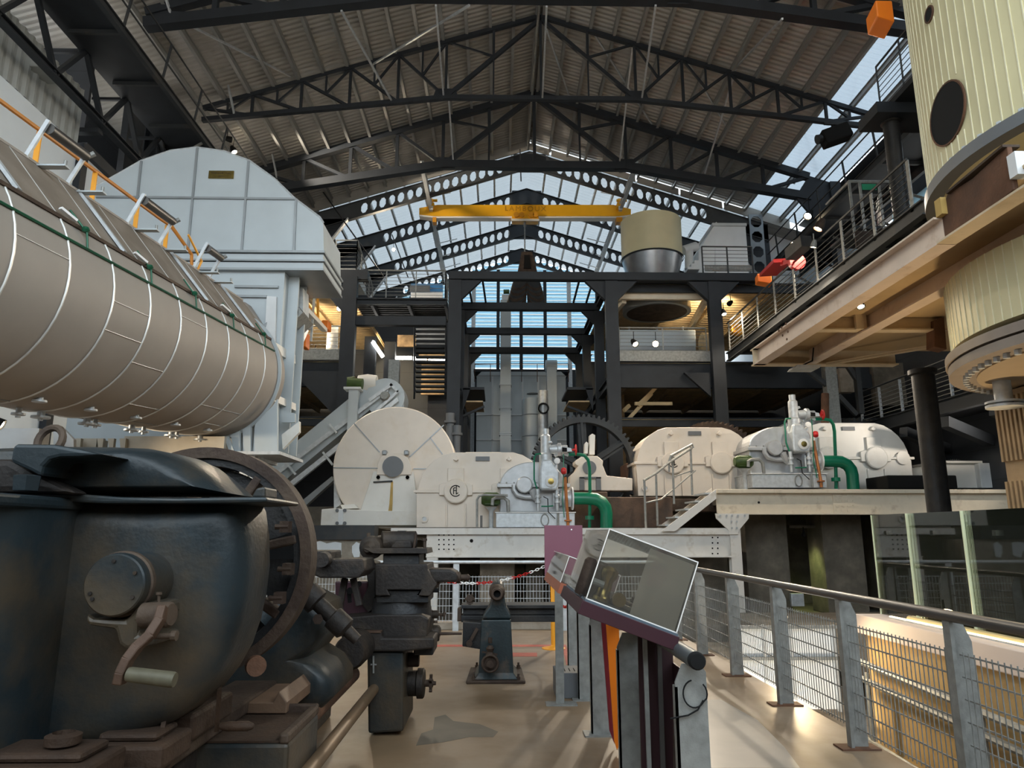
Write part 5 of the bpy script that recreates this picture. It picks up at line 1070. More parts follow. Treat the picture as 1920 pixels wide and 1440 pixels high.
#@@FOREGROUND
# ------------------------------------------------------------ near cream vessel on its I-beam platform
VX, VY, VR, VZ = 7.37, 6.96, 2.36, 3.42; VU = 5.58
mat('vessel_clad_near', (.70, .64, .39), .5, 0, .05, 1.5)
g = thing('clad_vessel', 'huge cream clad vessel with round ports, upper right, standing through the beam platform', 'vessel', (VX, VY, VZ))
n = 132; pts = []
for i in range(n): a = 2*math.pi*i/n; r = 2.30; pts.append((r*math.cos(a), r*math.sin(a)))
def ringz(z, k=0): return [V((VX+x*(1+k), VY+y*(1+k), z)) for x, y in pts]
M().loft([ringz(5.62), ringz(12.0)]).build('upper_shell', 'vessel_clad_near', g, smooth=30)
M().loft([ringz(3.72, -.01), ringz(4.49, -.01)]).build('lower_shell', 'vessel_clad_near', g, smooth=30)
m = M()
def azp(px, py): return port_hit(px, py)[2]
def port_hit(px, py):
    d = ray(px, py); a = d.x**2+d.y**2; b = -2*(d.x*VX+d.y*VY); c = VX**2+VY**2-2.3**2
    t = (-b-math.sqrt(b*b-4*a*c))/(2*a); p = V((0, 0, EYE))+d*t; return p, V((p.x-VX, p.y-VY, 0)).normalized(), math.atan2(p.y-VY, p.x-VX)
holes = [(port_hit(1777, 213), .34), (port_hit(1743, 27), .09)]
for i in range(0, 120):
    a = 2*math.pi*i/120+.02; zs = [(5.62, 12)]
    for (hp, hn, ha), hr in holes:
        da = abs((a-ha+math.pi) % (2*math.pi)-math.pi)*2.3
        if da < hr: zs = [(5.62, hp.z-hr)] + [(hp.z+hr, 12)]
    for z0, z1 in zs: m.bar((VX+2.302*math.cos(a), VY+2.302*math.sin(a), z0), (VX+2.302*math.cos(a), VY+2.302*math.sin(a), z1), .012, .012, up=(math.cos(a), math.sin(a), 0))
for i in range(0, 120):
    a = 2*math.pi*i/120+.02; m.bar((VX+2.28*math.cos(a), VY+2.28*math.sin(a), 3.72), (VX+2.28*math.cos(a), VY+2.28*math.sin(a), 4.49), .008, .008, up=(math.cos(a), math.sin(a), 0))
m.build('cladding_bead', mat('bead_cream', (.80, .76, .55), .5), g, smooth=0)['kind'] = 'stuff'
M().rev([(2.2, 0), (VR, 0), (VR, .14), (2.2, .14)], (VX, VY, VU-.02), (0, 0, 1), 96, False).rev([(2.2, .2), (VR-.01, .2), (VR-.01, .26), (2.2, .26)], (VX, VY, VU-.16), (0, 0, 1), 96, False).build('upper_flange', 'mid_grey', g)
M().rev([(2.2, 0), (VR, 0), (VR, .10), (2.2, .10)], (VX, VY, VZ+.12), (0, 0, 1), 96, False).rev([(.0001, 0), (VR-.02, 0), (VR-.02, .10), (.0001, .10)], (VX, VY, VZ), (0, 0, 1), 96).build('bottom_flange', mat('flange_brown', (.26, .22, .19), .5, .2, .12, 3), g)
M().rev([(.0001, 0), (2.06, 0), (2.06, .02), (.0001, .02)], (VX, VY, VZ-.02), (0, 0, 1), 96).build('bottom_plate', mat('plate_tan', (.36, .28, .19), .5, .1, .08, 2), g)
m = M()
for i in range(88):
    a = 2*math.pi*i/88; m.rev([(.035, -.05), (.035, 0)], (VX+2.17*math.cos(a), VY+2.17*math.sin(a), VZ), (0, 0, 1), 6)
m.build('flange_bolt', 'galv_pale', g)['kind'] = 'stuff'
m = M()
for i in range(60):
    a = 2*math.pi*i/60; m.rev([(.035, 0), (.035, .05)], (VX+(VR-.07)*math.cos(a), VY+(VR-.07)*math.sin(a), VU+.12), (0, 0, 1), 6)
m.build('flange_bolt', 'galv_pale', g)['kind'] = 'stuff'
q = atz(1877, 712, VZ); M().rev([(.095, 0), (.095, -.30), (.20, -.31), (.20, -.34), (.0001, -.34)], (q.x, q.y, VZ), (0, 0, 1), 24).rev([(.20, -.29), (.2, -.265), (.1, -.265)], (q.x, q.y, VZ), (0, 0, 1), 24, False).build('nozzle', 'galv_pale', g)
def port(px, py, r, sx=1):
    d = ray(px, py); o = V((0, 0, EYE)); a = d.x**2+d.y**2; b = -2*(d.x*VX+d.y*VY); c = VX**2+VY**2-2.3**2
    t = (-b-math.sqrt(b*b-4*a*c))/(2*a); p = o+d*t; nrm = V((p.x-VX, p.y-VY, 0)).normalized()
    M().rev([(r-.02, 0), (r, 0), (r, .02), (r-.02, .02), (r-.02, 0)], p-nrm*.005, nrm, 36, False).build('port_ring', 'rust', g)
    M().rev([(.0001, 0), (r-.01, 0)], p+nrm*.012, nrm, 36, False).build('port_opening', 'black', g)
port(1777, 213, .36); port(1743, 27, .10)
# platform
BZ0, BZ1 = 4.51, 4.80; BX = 4.47
g = thing('beam_platform', 'cream painted I-beam platform overhead on the right, carrying the clad vessel', 'platform', (5.5, 9, BZ0))
BM = mat('beam_cream', (.62, .50, .34), .5, 0, .08, 2.5, .05, (.45, .35, .22), .25, 2); mat('beam_pink', (.68, .55, .45), .5, 0, .06, 3, .05, (.5, .36, .26), .15, 4)
def ibm(a, b, h, w, nm='beam', mm='beam_cream'): return M().ib(a, b, h, w, .022, .018).build(nm, mm, g, smooth=0)
zc_ = (BZ0+BZ1)/2
ibm((BX+.1, 6.72, zc_), (BX+.1, 12.05, zc_), .30, .2, 'outer_beam', 'beam_pink'); ibm((BX, 12.05, zc_), (7.0, 12.05, zc_), .30, .2)
ibm((BX+.2, 10.0, zc_+.02), (6.6, 10.0, zc_+.02), .27, .16); ibm((5.42, 11.9, zc_-.01), (5.42, 4.2, zc_-.01), .29, .2, 'inner_beam', 'beam_pink'); M().box(BX, BX+.2, 4.2, 6.72, BZ0, BZ0+.022).build('torn_flange', 'beam_cream', g, smooth=0)
ibm((5.7, 11.9, zc_-.16), (6.9, 10.6, zc_-.16), .05, .06)
M().box(BX+.12, 9.9, 4.3, 11.95, BZ1-.05, BZ1-.02).build('soffit_board', mat('soffit_tan', (.46, .33, .18), .6, 0, .1, 2), g, smooth=0)
M().box(4.72, 9.9, 4.4, 4.7, BZ1-.3, BZ1-.02).build('near_beam', 'beam_cream', g, smooth=0)
m = M()
for q in ((1466, 614), (1474, 607), (1478, 622), (1468, 629), (1476, 636), (1461, 620)): p = atx(*q, BX); m.tube(p+V((-.012, 0, 0)), p, .02, n=6)
for q in ((1752, 520), (1735, 528), (1755, 545), (1738, 558)): m.rev([(.022, 0), (.0001, 0)], atx(*q, 5.5), (-1, 0, 0), 8)
m.build('rivet', 'rust', g)
for x in (1608, 1618): p = at(x, 615, 9.9); M().box(p.x-.04, p.x+.04, 9.85, 9.9, BZ0+.02, BZ1-.04).build('end_cleat', 'beam_cream', g, smooth=0)
M().slab([(1770, 594), (1752, 600), (1752, 650), (1775, 655)], 9.9, .2).build('rust_stiffener', 'rust', g, smooth=0)
g2 = thing('rusty_beam_stub', 'sawn off rust brown beam stub lying on the near end of the cream platform', 'beam', (4.5, 5.6, BZ1))
m = M().prism([V((4.56, 6.72, 4.53)), V((4.56, 6.72, 4.86)), V((4.56, 6.6, 5.0)), V((4.56, 6.2, 4.97)), V((4.56, 5.72, 5.03)), V((4.56, 5.72, 4.60)), V((4.56, 6.3, 4.56))], (.05, 0, 0)); m.build('web', 'rust', g2, smooth=0, bevel=.01)
M().bar((4.6, 6.55, 4.99), (4.6, 5.72, 5.03), .16, .025).build('flange', 'brown_iron', g2, smooth=0)
M().box(4.54, 4.66, 5.62, 5.72, 4.70, 4.92).build('end_plate', 'white_steel', g2, smooth=0); M().box(4.50, 4.56, 6.62, 6.72, 4.80, 4.98).build('yellow_tag', 'ochre_stain', g2, smooth=0)
x0 = at(1882, 850, 8.9).x; g = thing('fluted_column', 'brown fluted column under the clad vessel at the right edge', 'column', (x0+.3, 8.5, -3.2))
M().box(x0, x0+.9, 8.35, 8.9, -3.2, 3.38).build('shaft', mat('fluted_brown', (.36, .25, .14), .7, 0, .15, 4, .1), g, smooth=0)
for i in range(7):
    for z0, z1 in ((-3.2, 2.25), (2.5, 3.3)): M().box(x0+.02+i*.13, x0+.08+i*.13, 8.29, 8.35, z0, z1).box(x0-.05, x0, 8.37+i*.08, 8.41+i*.08, z0, z1).build('flute', 'fluted_brown', g, smooth=0)
g = thing('flat_lamp', 'flat grey work lamp hanging under the corner of the cream platform', 'lamp', at(1518, 685, 11.4)); p = at(1518, 687, 11.4)
M().prism([p+V((-.2, 0, .03)), p+V((.2, 0, .03)), p+V((.17, 0, -.02)), p+V((-.24, 0, -.02))], (0, .35, 0)).build('lamp_housing', 'galv_pale', g, smooth=0); M().pipe([p+V((-.1, .1, .03)), p+V((.1, .1, .12)), p+V((.14, .1, .35))], .012, 5).build('cable', 'black', g)
# ------------------------------------------------------------ parapet with glass barrier
struct(M().box(4.2, 5.15, 2.6, 8.65, .48, .69).build('trim_5', 'pink_plaster', smooth=0, bevel=.01), 'pink plaster parapet cap beyond the right fence')
struct(M().box(4.28, 5.1, 2.6, 8.6, -3.2, .48).build('wall_parapet', 'ochre_wall', smooth=0), 'ochre wall of the stair well below the parapet')
g = thing('glass_barrier', 'clear glass barrier panes on pale posts standing on the pink parapet', 'glass barrier', (4.6, 6, .69))
for y in (8.35, 7.45, 6.5, 5.6): M().rev([(.045, 0), (.045, 1.07), (.03, 1.12)], (4.62, y, .69), (0, 0, 1), 12).build('post', 'girder_cream', g); M().bar((4.5, y, 1.62), (4.66, y, 1.62), .05).build('clamp', 'galv', g, smooth=0)
for a, b in ((8.62, 7.9), (7.85, 6.95), (6.9, 6.0), (5.95, 4.9)): M().box(4.5, 4.515, b, a, .69, 1.83).build('glass_pane', 'glass', g, smooth=0)
for y in (8.62, 7.88, 6.93, 5.97): M().box(4.49, 4.525, y-.006, y+.006, .69, 1.83).build('glass_edge', mat('glass_edge', (.85, .9, .6), .2), g, smooth=0)
M().tube((4.42, 3.2, .72), (4.42, 7.9, .72), .03, n=8).build('base_channel', mat('channel_gold', (.75, .62, .32), .35, .2), g)
g = thing('inner_barrier', 'lower glass barrier with thin posts behind the first one', 'glass barrier', (5.9, 8, .1))
for y in (9.6, 8.2, 6.9): M().bar((5.9, y, -.2), (5.9, y, 1.42), .04).build('post', 'girder_cream', g, smooth=0); M().rev([(.05, 0), (.05, .08), (.0001, .08)], (5.85, y, 1.36), (0, -1, 0), 12).build('clamp', 'galv_pale', g)
for a, b in ((9.55, 8.25), (8.15, 6.95)): M().box(5.9, 5.912, b, a, -.1, 1.45).build('glass_pane', 'glass', g, smooth=0)
g = thing('strip_light', 'warm glowing light strip lying along the foot of the glass barrier', 'lamp', (4.42, 6, .69))
M().box(4.36, 4.40, 4.0, 8.2, .69, .705).build('channel', 'galv_pale', g, smooth=0); M().box(4.365, 4.395, 4.0, 8.2, .705, .715).build('diffuser', mat('strip_glow', (1, .9, .6), .5, emit=((1, .8, .42), 2.2)), g, smooth=0)
# pit items seen through the fence
struct(M().box(5.15, 14, 2.6, 17.2, -.4, -.2).build('floor_side', 'concrete', smooth=0), 'lower side floor beyond the parapet')
struct(M().box(2.95, 14, 9.9, 17.2, -1.2, -.85).build('floor_step', 'concrete_pale', smooth=0), 'lower landing beyond the fence')
struct(M().box(2.95, 5.15, 2.6, 9.9, -2.6, -2.4).build('floor_well', 'ochre_wall', smooth=0), 'floor of the stair well beyond the fence')
g = thing('white_screen', 'bright white panels in grey frames on the lower landing, seen through the fence', 'screen wall', at(1480, 1290, 9.8))
M().pbox(1392, 1178, 1572, 1330, 9.8, .05).build('panel', 'white_steel', g, smooth=0)
for x in (1392, 1437, 1488, 1570): M().pbox(x-3, 1172, x+3, 1335, 9.75, .05).build('frame', 'galv_pale', g, smooth=0)
for y in (1176, 1235): M().pbox(1392, y-3, 1572, y+3, 9.74, .05).build('frame', 'galv', g, smooth=0)
g = thing('well_handrail', 'galvanised pipe railing on the stair well wall beyond the mesh fence', 'railing', (3.95, 6, -.6))
for z in (.2, .02, -.62): M().tube((4.1, 2.8, z-.18), (4.1, 8.6, z), .035, n=8).build('rail', 'galv', g)
for y in (8.3, 6.4, 4.5): M().bar((4.1, y, -2.4), (4.1, y, .1), .09, .02, up=(1, 0, 0)).build('post', 'galv', g, smooth=0)
# ------------------------------------------------------------ right mesh fence
FX = 2.72
fence_p = [1.6, 3.02, 4.45, 5.86, 7.27, 8.69, 10.11, 11.5, 12.7]
g = thing('mesh_fence', 'galvanised mesh fence with a thick handrail along the right edge of the floor', 'fence', (FX, 7, 0))
M().tube((FX, 1.0, 1.13), (FX, 12.75, 1.13), .034, n=14).build('handrail', 'pipe_dark', g)
for y in fence_p:
    M().box(FX-.012, FX+.012, y-.035, y+.035, .01, 1.10).build('post', 'galv', g, smooth=0)
    M().prism([V((FX+.02, y, .01)), V((FX+.135, y, .01)), V((FX+.135, y, .98)), V((FX+.09, y, 1.09)), V((FX+.02, y, 1.09))], (0, .012, 0)).build('post_plate', 'galv', g, smooth=0)
    M().box(FX-.1, FX+.2, y-.07, y+.09, 0, .012).build('base_plate', 'rust', g, smooth=0)
for a, b in zip(fence_p, fence_p[1:]):
    m = M(); y = a+.06
    while y < b-.03: m.bar((FX+.03, y, .14), (FX+.03, y, .93), .0055); y += .05
    for k in range(7): m.bar((FX+.036, a+.03, .16+k*.125), (FX+.036, b-.03, .16+k*.125), .008, .009)
    m.build('mesh_panel', 'galv', g, smooth=0)
g = thing('mesh_fence', 'galvanised mesh fence with a pale handrail across the far end of the floor', 'fence', (0, 12.9, .12))
M().tube((-4.6, 12.6, 1.13), (2.7, 12.6, 1.13), .03, n=10).build('handrail', 'galv_pale', g)
for x in (-4.5, -2.6, -.72, 1.15): M().box(x-.05, x+.05, 12.6, 12.62, 0, 1.1).build('post', 'galv_pale', g, smooth=0)
for a, b in ((-4.5, -2.6), (-2.6, -.72), (-.72, 1.15), (1.15, 2.7)):
    m = M(); x = a+.06
    while x < b-.03: m.bar((x, 12.66, .14), (x, 12.66, .90), .006); x += .055
    for k in range(7): m.bar((a+.03, 12.67, .16+k*.12), (b-.03, 12.67, .16+k*.12), .009)
    m.build('mesh_panel', 'galv_pale', g, smooth=0)
# ------------------------------------------------------------ display console on its own rail
g = thing('rail_posts', 'galvanised plate posts with a dark pipe handrail running under the display consoles', 'railing', (.95, 5, 0))
for i, y in enumerate((3.8, 4.95, 6.25, 7.5, 9.1)):
    x = (.985, .88, .86, .89, .94)[i]; M().prism([V((x-.09, y, .01)), V((x+.07, y, .01)), V((x+.07, y, .93)), V((x+.04, y, .97)), V((x-.05, y, .97)), V((x-.09, y, .88))], (0, .014, 0)).box(x-.09, x-.078, y, y+.06, .01, .86).build('post', 'galv', g, smooth=0)
    M().box(x-.15, x+.13, y-.06, y+.12, 0, .012).build('base_plate', 'galv', g, smooth=0)
M().tube((.985, 3.70, 1.0), (.94, 9.2, 1.0), .042, n=18).build('handrail', mat('rail_grey', (.10, .11, .115), .45, .3, .1), g); M().rev([(.0001, -.012), (.036, -.01), (.043, 0), (.043, .03)], (.985, 3.69, 1.0), (0, 1, 0), 18).build('end_cap', 'black', g)
M().pipe([(.985+.055*math.cos(rad(t))*(1 if t < 330 else 1.2), 3.785, .83+.065*math.sin(rad(t))) for t in range(100, 420, 16)], .004, 6).pipe([(1.03, 3.785, .80), (1.0, 3.785, .755), (.95, 3.785, .73), (.86, 3.785, .715)], .004, 6).build('cable', 'black', g)
nz = V((.2586, 0, .966)); A1 = at(1092, 1125, 4); B1 = at(1275, 1195, 4); U = (B1-A1).normalized(); N = V((-U.z, 0, U.x))
def con(a, b, c, y): return A1+U*a+N*b+V((0, y-4, 0))
def conbox(m, a0, a1, b0, b1, y0, y1):
    vs = [con(a, b, 0, y) for a in (a0, a1) for b in (b0, b1) for y in (y0, y1)]
    return m.add(vs, [(0, 1, 3, 2), (4, 6, 7, 5), (0, 4, 5, 1), (2, 3, 7, 6), (0, 2, 6, 4), (1, 5, 7, 3)])
LW = (B1-A1).length
g = thing('display_console', 'maroon tilted display console with a clear acrylic case over model engines', 'display case', A1+V((.3, .5, -.1)))
conbox(M(), 0, LW, -.075, 0, 4, 5.12).build('tray', 'maroon', g, smooth=0, bevel=.003); conbox(M(), .015, LW-.01, 0, .012, 4.01, 5.1).build('top_board', mat('board_blue', (.09, .12, .15), .5), g, smooth=0)
m = M(); c0, c1, h, t = .02, LW-.02, .41, .006
for q in ((c0, c1, .012, h, 4.02, 4.02+t), (c0, c1, .012, h, 5.08-t, 5.08), (c0, c0+t, .012, h, 4.02, 5.08), (c1-t, c1, .012, h, 4.02, 5.08), (c0, c1, h-t, h, 4.02, 5.08)): conbox(m, *q)
m.build('acrylic_case', 'acrylic', g, smooth=0); em = mat('acrylic_edge', (.85, .82, .78), .15)
m = M()
for a in (c0, c1): conbox(m, a-.003, a+.003, .012, h, 4.017, 4.023); conbox(m, a-.003, a+.003, h-.003, h+.003, 4.02, 5.08)
conbox(m, c0, c1, h-.003, h+.003, 4.017, 4.023); conbox(m, c0, c1, .012, .018, 4.017, 4.023); m.build('case_edge', 'acrylic_edge', g, smooth=0)
clear_mat('painted_reflection', (.97, .95, .9), .68, .1, (1, .96, .88), .5)
conbox(M(), .27, LW-.03, .014, .39, 4.032, 4.036).build('hazy_sheet', 'painted_reflection', g, smooth=0)  # reflections on the near face, put into a pale see-through sheet
for a in (.06, LW-.06): M().rev([(.010, .012), (.010, .018), (.0001, .02)], con(a, 0, 0, 4.06), N, 10).build('screw', 'galv_pale', g)
e = thing('model_engine', 'brass and black model engine under the acrylic, left in the case', 'model', con(.13, .02, 0, 4.25))
o = con(.13, .012, 0, 4.25)
M().rev([(.05, 0), (.06, .01), (.06, .03), (.045, .05), (.04, .13), (.055, .16), (.055, .19), (.03, .21)], o, N, 20).build('cylinder', 'brass', e); M().rev([(.07, 0), (.075, .01), (.075, .2), (.06, .22), (.0001, .22)], o+U*-.075+V((0, .05, 0)), N, 20).build('boiler', 'brown_iron', e)
M().rev([(.02, -.03), (.04, -.03), (.04, .03), (.02, .03)], o+U*.1+N*.05, (0, 1, 0), 20).build('wheel', 'brass', e); M().bar(o+U*-.12+N*.0, o+U*.12, .12, .015).build('base', 'black_iron', e, smooth=0); M().tube(o+U*-.1+N*.1+V((0, -.08, 0)), o+U*-.02+N*.1+V((0, -.08, 0)), .02, n=10).build('flywheel_shaft', 'galv', e)
e = thing('model_rod', 'dark cast rod lying in the acrylic case', 'model', con(.3, .02, 0, 4.3)); M().pipe([con(.17, .03, 0, 4.35), con(.3, .032, 0, 4.22), con(.42, .03, 0, 4.12)], .018, 10).build('rod', 'black_iron', e); M().rev([(.03, 0), (.03, .03)], con(.42, .012, 0, 4.1), N, 14).build('rod_end', 'black_iron', e)
e = thing('model_truck', 'small brown model vehicle at the right end of the acrylic case', 'model', con(.36, .02, 0, 4.4)); conbox(M(), .3, .46, .02, .07, 4.25, 4.5).build('body', 'brown_iron', e, smooth=0, bevel=.01); conbox(M(), .33, .42, .07, .11, 4.3, 4.42).build('cabin', 'brown_iron', e, smooth=0, bevel=.01)
g = thing('display_console', 'smaller tilted console with an orange rim and low clear cover, farther along the rail', 'display case', con(.2, -.1, 0, 6.2))
conbox(M(), 0, .45, -.075, 0, 5.35, 6.9).build('tray', mat('salmon', (.42, .13, .07), .5), g, smooth=0); m = M()
for q in ((0, .4, 0, .2, 5.4, 5.406), (0, .006, 0, .2, 5.4, 6.85), (.4, .406, 0, .2, 5.4, 6.85), (0, .406, .2, .206, 5.4, 6.85)): conbox(m, *q)
m.build('acrylic_cover', 'acrylic', g, smooth=0); conbox(M(), .05, .38, .002, .05, 5.6, 6.6).build('card', 'sign_white', g, smooth=0)
m = M()
for a in (.0, .4): conbox(m, a-.003, a+.003, 0, .2, 5.397, 5.403); conbox(m, a-.003, a+.003, .197, .203, 5.4, 6.85)
conbox(m, 0, .4, .197, .203, 5.397, 5.403); m.build('cover_edge', 'acrylic_edge', g, smooth=0)
g = thing('info_panel', 'plain maroon upright information panel behind the small console', 'panel', (at(1050, 1050, 7.3).x, 7.3, 0)); a = at(1021, 1015, 7.3); b = at(1092, 985, 7.3)
M().box(a.x, b.x, 7.3, 7.33, 1.2, at(1050, 985, 7.3).z).build('board', 'maroon_panel', g, smooth=0, bevel=.004); M().box(a.x+.1, a.x+.18, 7.33, 7.36, 0, 1.25).build('stem', 'galv', g, smooth=0); M().box(a.x, a.x+.3, 7.25, 7.42, 0, .01).build('foot', 'galv', g, smooth=0); M().rev([(.008, 0), (.0001, -.004)], at(1071.5, 993, 7.298), (0, 1, 0), 10).build('pin', 'sign_white', g)
g = thing('skirt_panels', 'dark maroon, black and orange upright skirt panels below the display console', 'panel', (.9, 5, 0))
M().slab([(1136, 1165), (1160, 1165), (1168, 1385), (1157, 1406), (1152, 1390)], 5.75, .02).build('orange_strip', 'orange', g, smooth=0, label='orange strip'); M().slab([(1126, 1150), (1138, 1150), (1152, 1395), (1143, 1370)], 5.9, .02).build('red_strip', mat('deep_red', (.16, .01, .02), .5), g, smooth=0)
M().slab([(1196, 1190), (1262, 1212), (1262, 1500), (1205, 1500)], 4.55, .02).build('end_board', mat('dark_maroon', (.025, .006, .009), .5), g, smooth=0)
M().slab([(1205, 1190), (1213, 1190), (1224, 1500), (1216, 1500)], 4.5, .02).build('edge_trim', 'galv', g, smooth=0); M().slab([(1232, 1200), (1240, 1200), (1250, 1500), (1241, 1500)], 4.5, .02).build('edge_trim', 'pipe_dark', g, smooth=0)
M().box(1.06, 1.07, 3.9, 5.5, .1, .85).build('side_board', 'dark_maroon', g, smooth=0); M().slab([(1106, 1140), (1110, 1140), (1114, 1370), (1110, 1370)], 6.4, .02).build('red_strip', 'maroon', g, smooth=0)
g = thing('grey_bin', 'small grey box with three slots standing on the floor beside the console posts', 'box', atz(1066, 1310, 0)); p = atz(1043, 1310, 0); q = atz(1091, 1310, 0); hh = at(1066, 1262, p.y).z
M().box(p.x, q.x, p.y, p.y+.42, 0, hh).build('body', 'grey_plastic', g, smooth=0, bevel=.006); m = M()
for k in range(3): m.box(q.x-.16+k*.05, q.x-.15+k*.05, p.y+.1, p.y+.26, hh, hh+.002)
m.build('slot', 'black', g, smooth=0)
# ------------------------------------------------------------ posts and chain
def cpost(px, py, label):
    p = atz(px, py, 0); g = thing('barrier_post', label, 'post', p, 'yellow barrier posts'); M().rev([(.0001, 0), (.17, 0), (.17, .01), (.05, .035), (.036, .05), (.036, 1.0), (.03, 1.02), (.0001, 1.02)], p, (0, 0, 1), 20).build('post', 'amber', g); M().rev([(.04, 0), (.045, .03), (.0001, .05)], p+V((0, 0, 1.0)), (0, 0, 1), 16).build('cap', 'amber', g); return p
pa = cpost(1038, 1216, 'yellow barrier post with a round foot between the milling machine and the console'); pb = cpost(793, 1216, 'yellow barrier post mostly hidden behind the lathe tool post')
def chain(a, b, sag, label, white):
    a, b = V(a), V(b); L = (b-a).length*1.05; n = int(L/.045); g = thing('barrier_chain', label, 'chain', (a+b)/2); mr, mw = M(), M()
    for i in range(n):
        t = (i+.5)/n; p = a+(b-a)*t-V((0, 0, 4*sag*t*(1-t))); d = (b-a)/n-V((0, 0, 4*sag*(1-2*t)/n)); d.normalize(); _, s, u = frame(d); w = s if i % 2 else u
        lp = [p+d*(.032*math.cos(rad(k)))+w*(.016*math.sin(rad(k))) for k in range(0, 360, 45)]
        (mw if white and (i*7//n) % 2 == (1 if white == 1 else 0) else mr).pipe(lp, .0055, 4, True)
    mr.build('red_links', 'red', g)
    if mw.v: mw.build('white_links', 'sign_white', g)
chain(pb+V((0, 0, 1.0)), at(1021, 1062, 10.5), .16, 'red and white plastic chain hanging between the yellow posts behind the milling machine', 2)
chain(pa+V((.02, 0, .98)), at(1072, 1118, 9.2), .25, 'red plastic chain drooping from the right yellow post to the rail posts', 0)
for k, (pl, t) in enumerate([([(812, 1209), (1050, 1209), (1050, 1212.5), (812, 1212.5)], 'thin red floor line behind the milling machine'), ([(1040, 1209), (1061, 1209), (1072, 1247), (1062, 1247), (1054, 1213)], 'wide red floor line turning toward the console'), ([(960, 1224), (1007, 1224), (1007, 1231), (960, 1231)], 'short red mark on the floor right of the milling machine')]):
    m = M().prism([atz(x, y, .001) for x, y in pl], (0, 0, .002)); tag(m.build('floor_marking', 'red_paint_line', smooth=0), t, 'floor marking')
mat('stain', (.12, .10, .072), .5, 0, .2, 4); mat('pale_floor', (.34, .29, .235), .3, 0, .1, 3)  # dark stain tone, then a paler and smoother floor tone
for pl, t, mm in (([(815, 1345), (835, 1340), (850, 1352), (900, 1358), (934, 1372), (925, 1382), (880, 1382), (830, 1392), (780, 1398), (790, 1375), (812, 1368)], 'dark worn stain on the floor in front of the milling machine', 'stain'), ([(1318, 1312), (1352, 1312), (1420, 1350), (1470, 1400), (1500, 1440), (1318, 1440)], 'paler floor patch beside the mesh fence', 'pale_floor')):
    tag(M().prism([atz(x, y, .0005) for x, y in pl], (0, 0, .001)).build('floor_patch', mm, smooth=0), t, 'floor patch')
# ------------------------------------------------------------ milling machine
MY = 8.3
g = thing('milling_machine', 'small dark green column milling machine with a wide table on the floor', 'milling machine', atz(930, 1285, 0))
def SM(px, Y, dep, nm, mm='machine_green', bev=.008): return M().slab(px, Y, dep).build(nm, mm, g, smooth=0, bevel=bev)
p0, p1 = atz(873, 1285, 0), atz(986, 1285, 0)
M().prism([V((p0.x, MY-.02, 0)), V((p1.x, MY-.02, 0)), V((p1.x-.02, MY+.8, 0)), V((p0.x+.02, MY+.8, 0))], (0, 0, .035)).build('base_plate', 'brown_iron', g, smooth=0, bevel=.01)
M().loft([[V((at(x, 1260, MY+.1).x, y, z)) for x, y in c] for c, z in (([(888, MY+.02), (972, MY+.02), (972, MY+.7), (888, MY+.7)], .035), ([(897, MY+.06), (963, MY+.06), (963, MY+.66), (897, MY+.66)], .10), ([(902, MY+.08), (958, MY+.08), (958, MY+.62), (902, MY+.62)], .66))]).build('column', 'machine_green', g, smooth=0, bevel=.012)
SM([(904, 1161), (907, 1152), (917, 1138), (921, 1122), (921, 1108), (946, 1108), (946, 1122), (949, 1138), (957, 1152), (959, 1161)], MY+.1, .45, 'neck', bev=.02)
c = at(932, 1112, MY-.05); M().rev([(.04, -.12), (.062, -.12), (.062, -.05), (.055, -.04), (.075, 0), (.09, .06), (.09, .6)], c, (0, 1, 0), 28, False).rev([(.04, -.12), (.04, 0), (.0001, 0)], c, (0, 1, 0), 20, False).build('spindle_nose', 'brown_iron', g); M().rev([(.04, -.06), (.0001, -.06)], c, (0, 1, 0), 16, False).build('bore', 'black', g)
M().rev([(.06, 0), (.075, .03), (.075, .5)], at(933, 1104, MY+.1), (0, 1, 0), 24).build('overarm', 'machine_green', g)
for x, y, dd in ((0, 0, 0),):
    a = at(866, 1146, MY+.62); b = at(1048, 1146, MY+.62)
    M().box(a.x, b.x, MY+.45, MY+.85, a.z+.045, a.z+.085).box(a.x+.02, b.x, MY+.5, MY+.85, a.z-.03, a.z+.045).box(a.x, b.x, MY+.47, MY+.85, a.z-.11, a.z-.035).build('table', 'black_iron', g, smooth=0, bevel=.006)
    M().box(a.x-.05, a.x, MY+.55, MY+.7, a.z-.11, a.z+.04).build('table_end', 'brown_iron', g, smooth=0, bevel=.006)
m = M(); c = at(881, 1123, MY+.5)
for k in range(3): q = rad(k*60); m.bar(c+V((.06*math.cos(q), 0, .06*math.sin(q))), c-V((.06*math.cos(q), 0, .06*math.sin(q))), .025)
m.rev([(.035, -.02), (.05, 0), (.035, .03)], c, (0, 1, 0), 14); m.bar(c-V((0, 0, .03)), c-V((0, 0, .09)), .03); m.build('star_knob', 'brown_iron', g)
SM([(868, 1166), (905, 1168), (903, 1218), (867, 1212)], MY+.1, .3, 'feed_box', 'black_iron'); M().bar(at(880, 1205, MY+.06), at(895, 1178, MY+.06), .035, .03, up=(0, 1, 0)).rev([(.035, 0), (.035, -.03), (.0001, -.03)], at(880, 1206, MY+.07), (0, 1, 0), 14).build('feed_lever', 'brown_iron', g)
c = at(919, 1244, MY-.08); m = M().pipe([c+V((.085*math.cos(rad(t)), 0, .085*math.sin(rad(t)))) for t in range(0, 360, 18)], .014, 8, True).rev([(.04, -.05), (.04, .1)], c, (0, 1, 0), 14)
m.rev([(.085, .02), (.0001, .02)], c, (0, 1, 0), 20, False); m.build('handwheel', 'brown_iron', g)
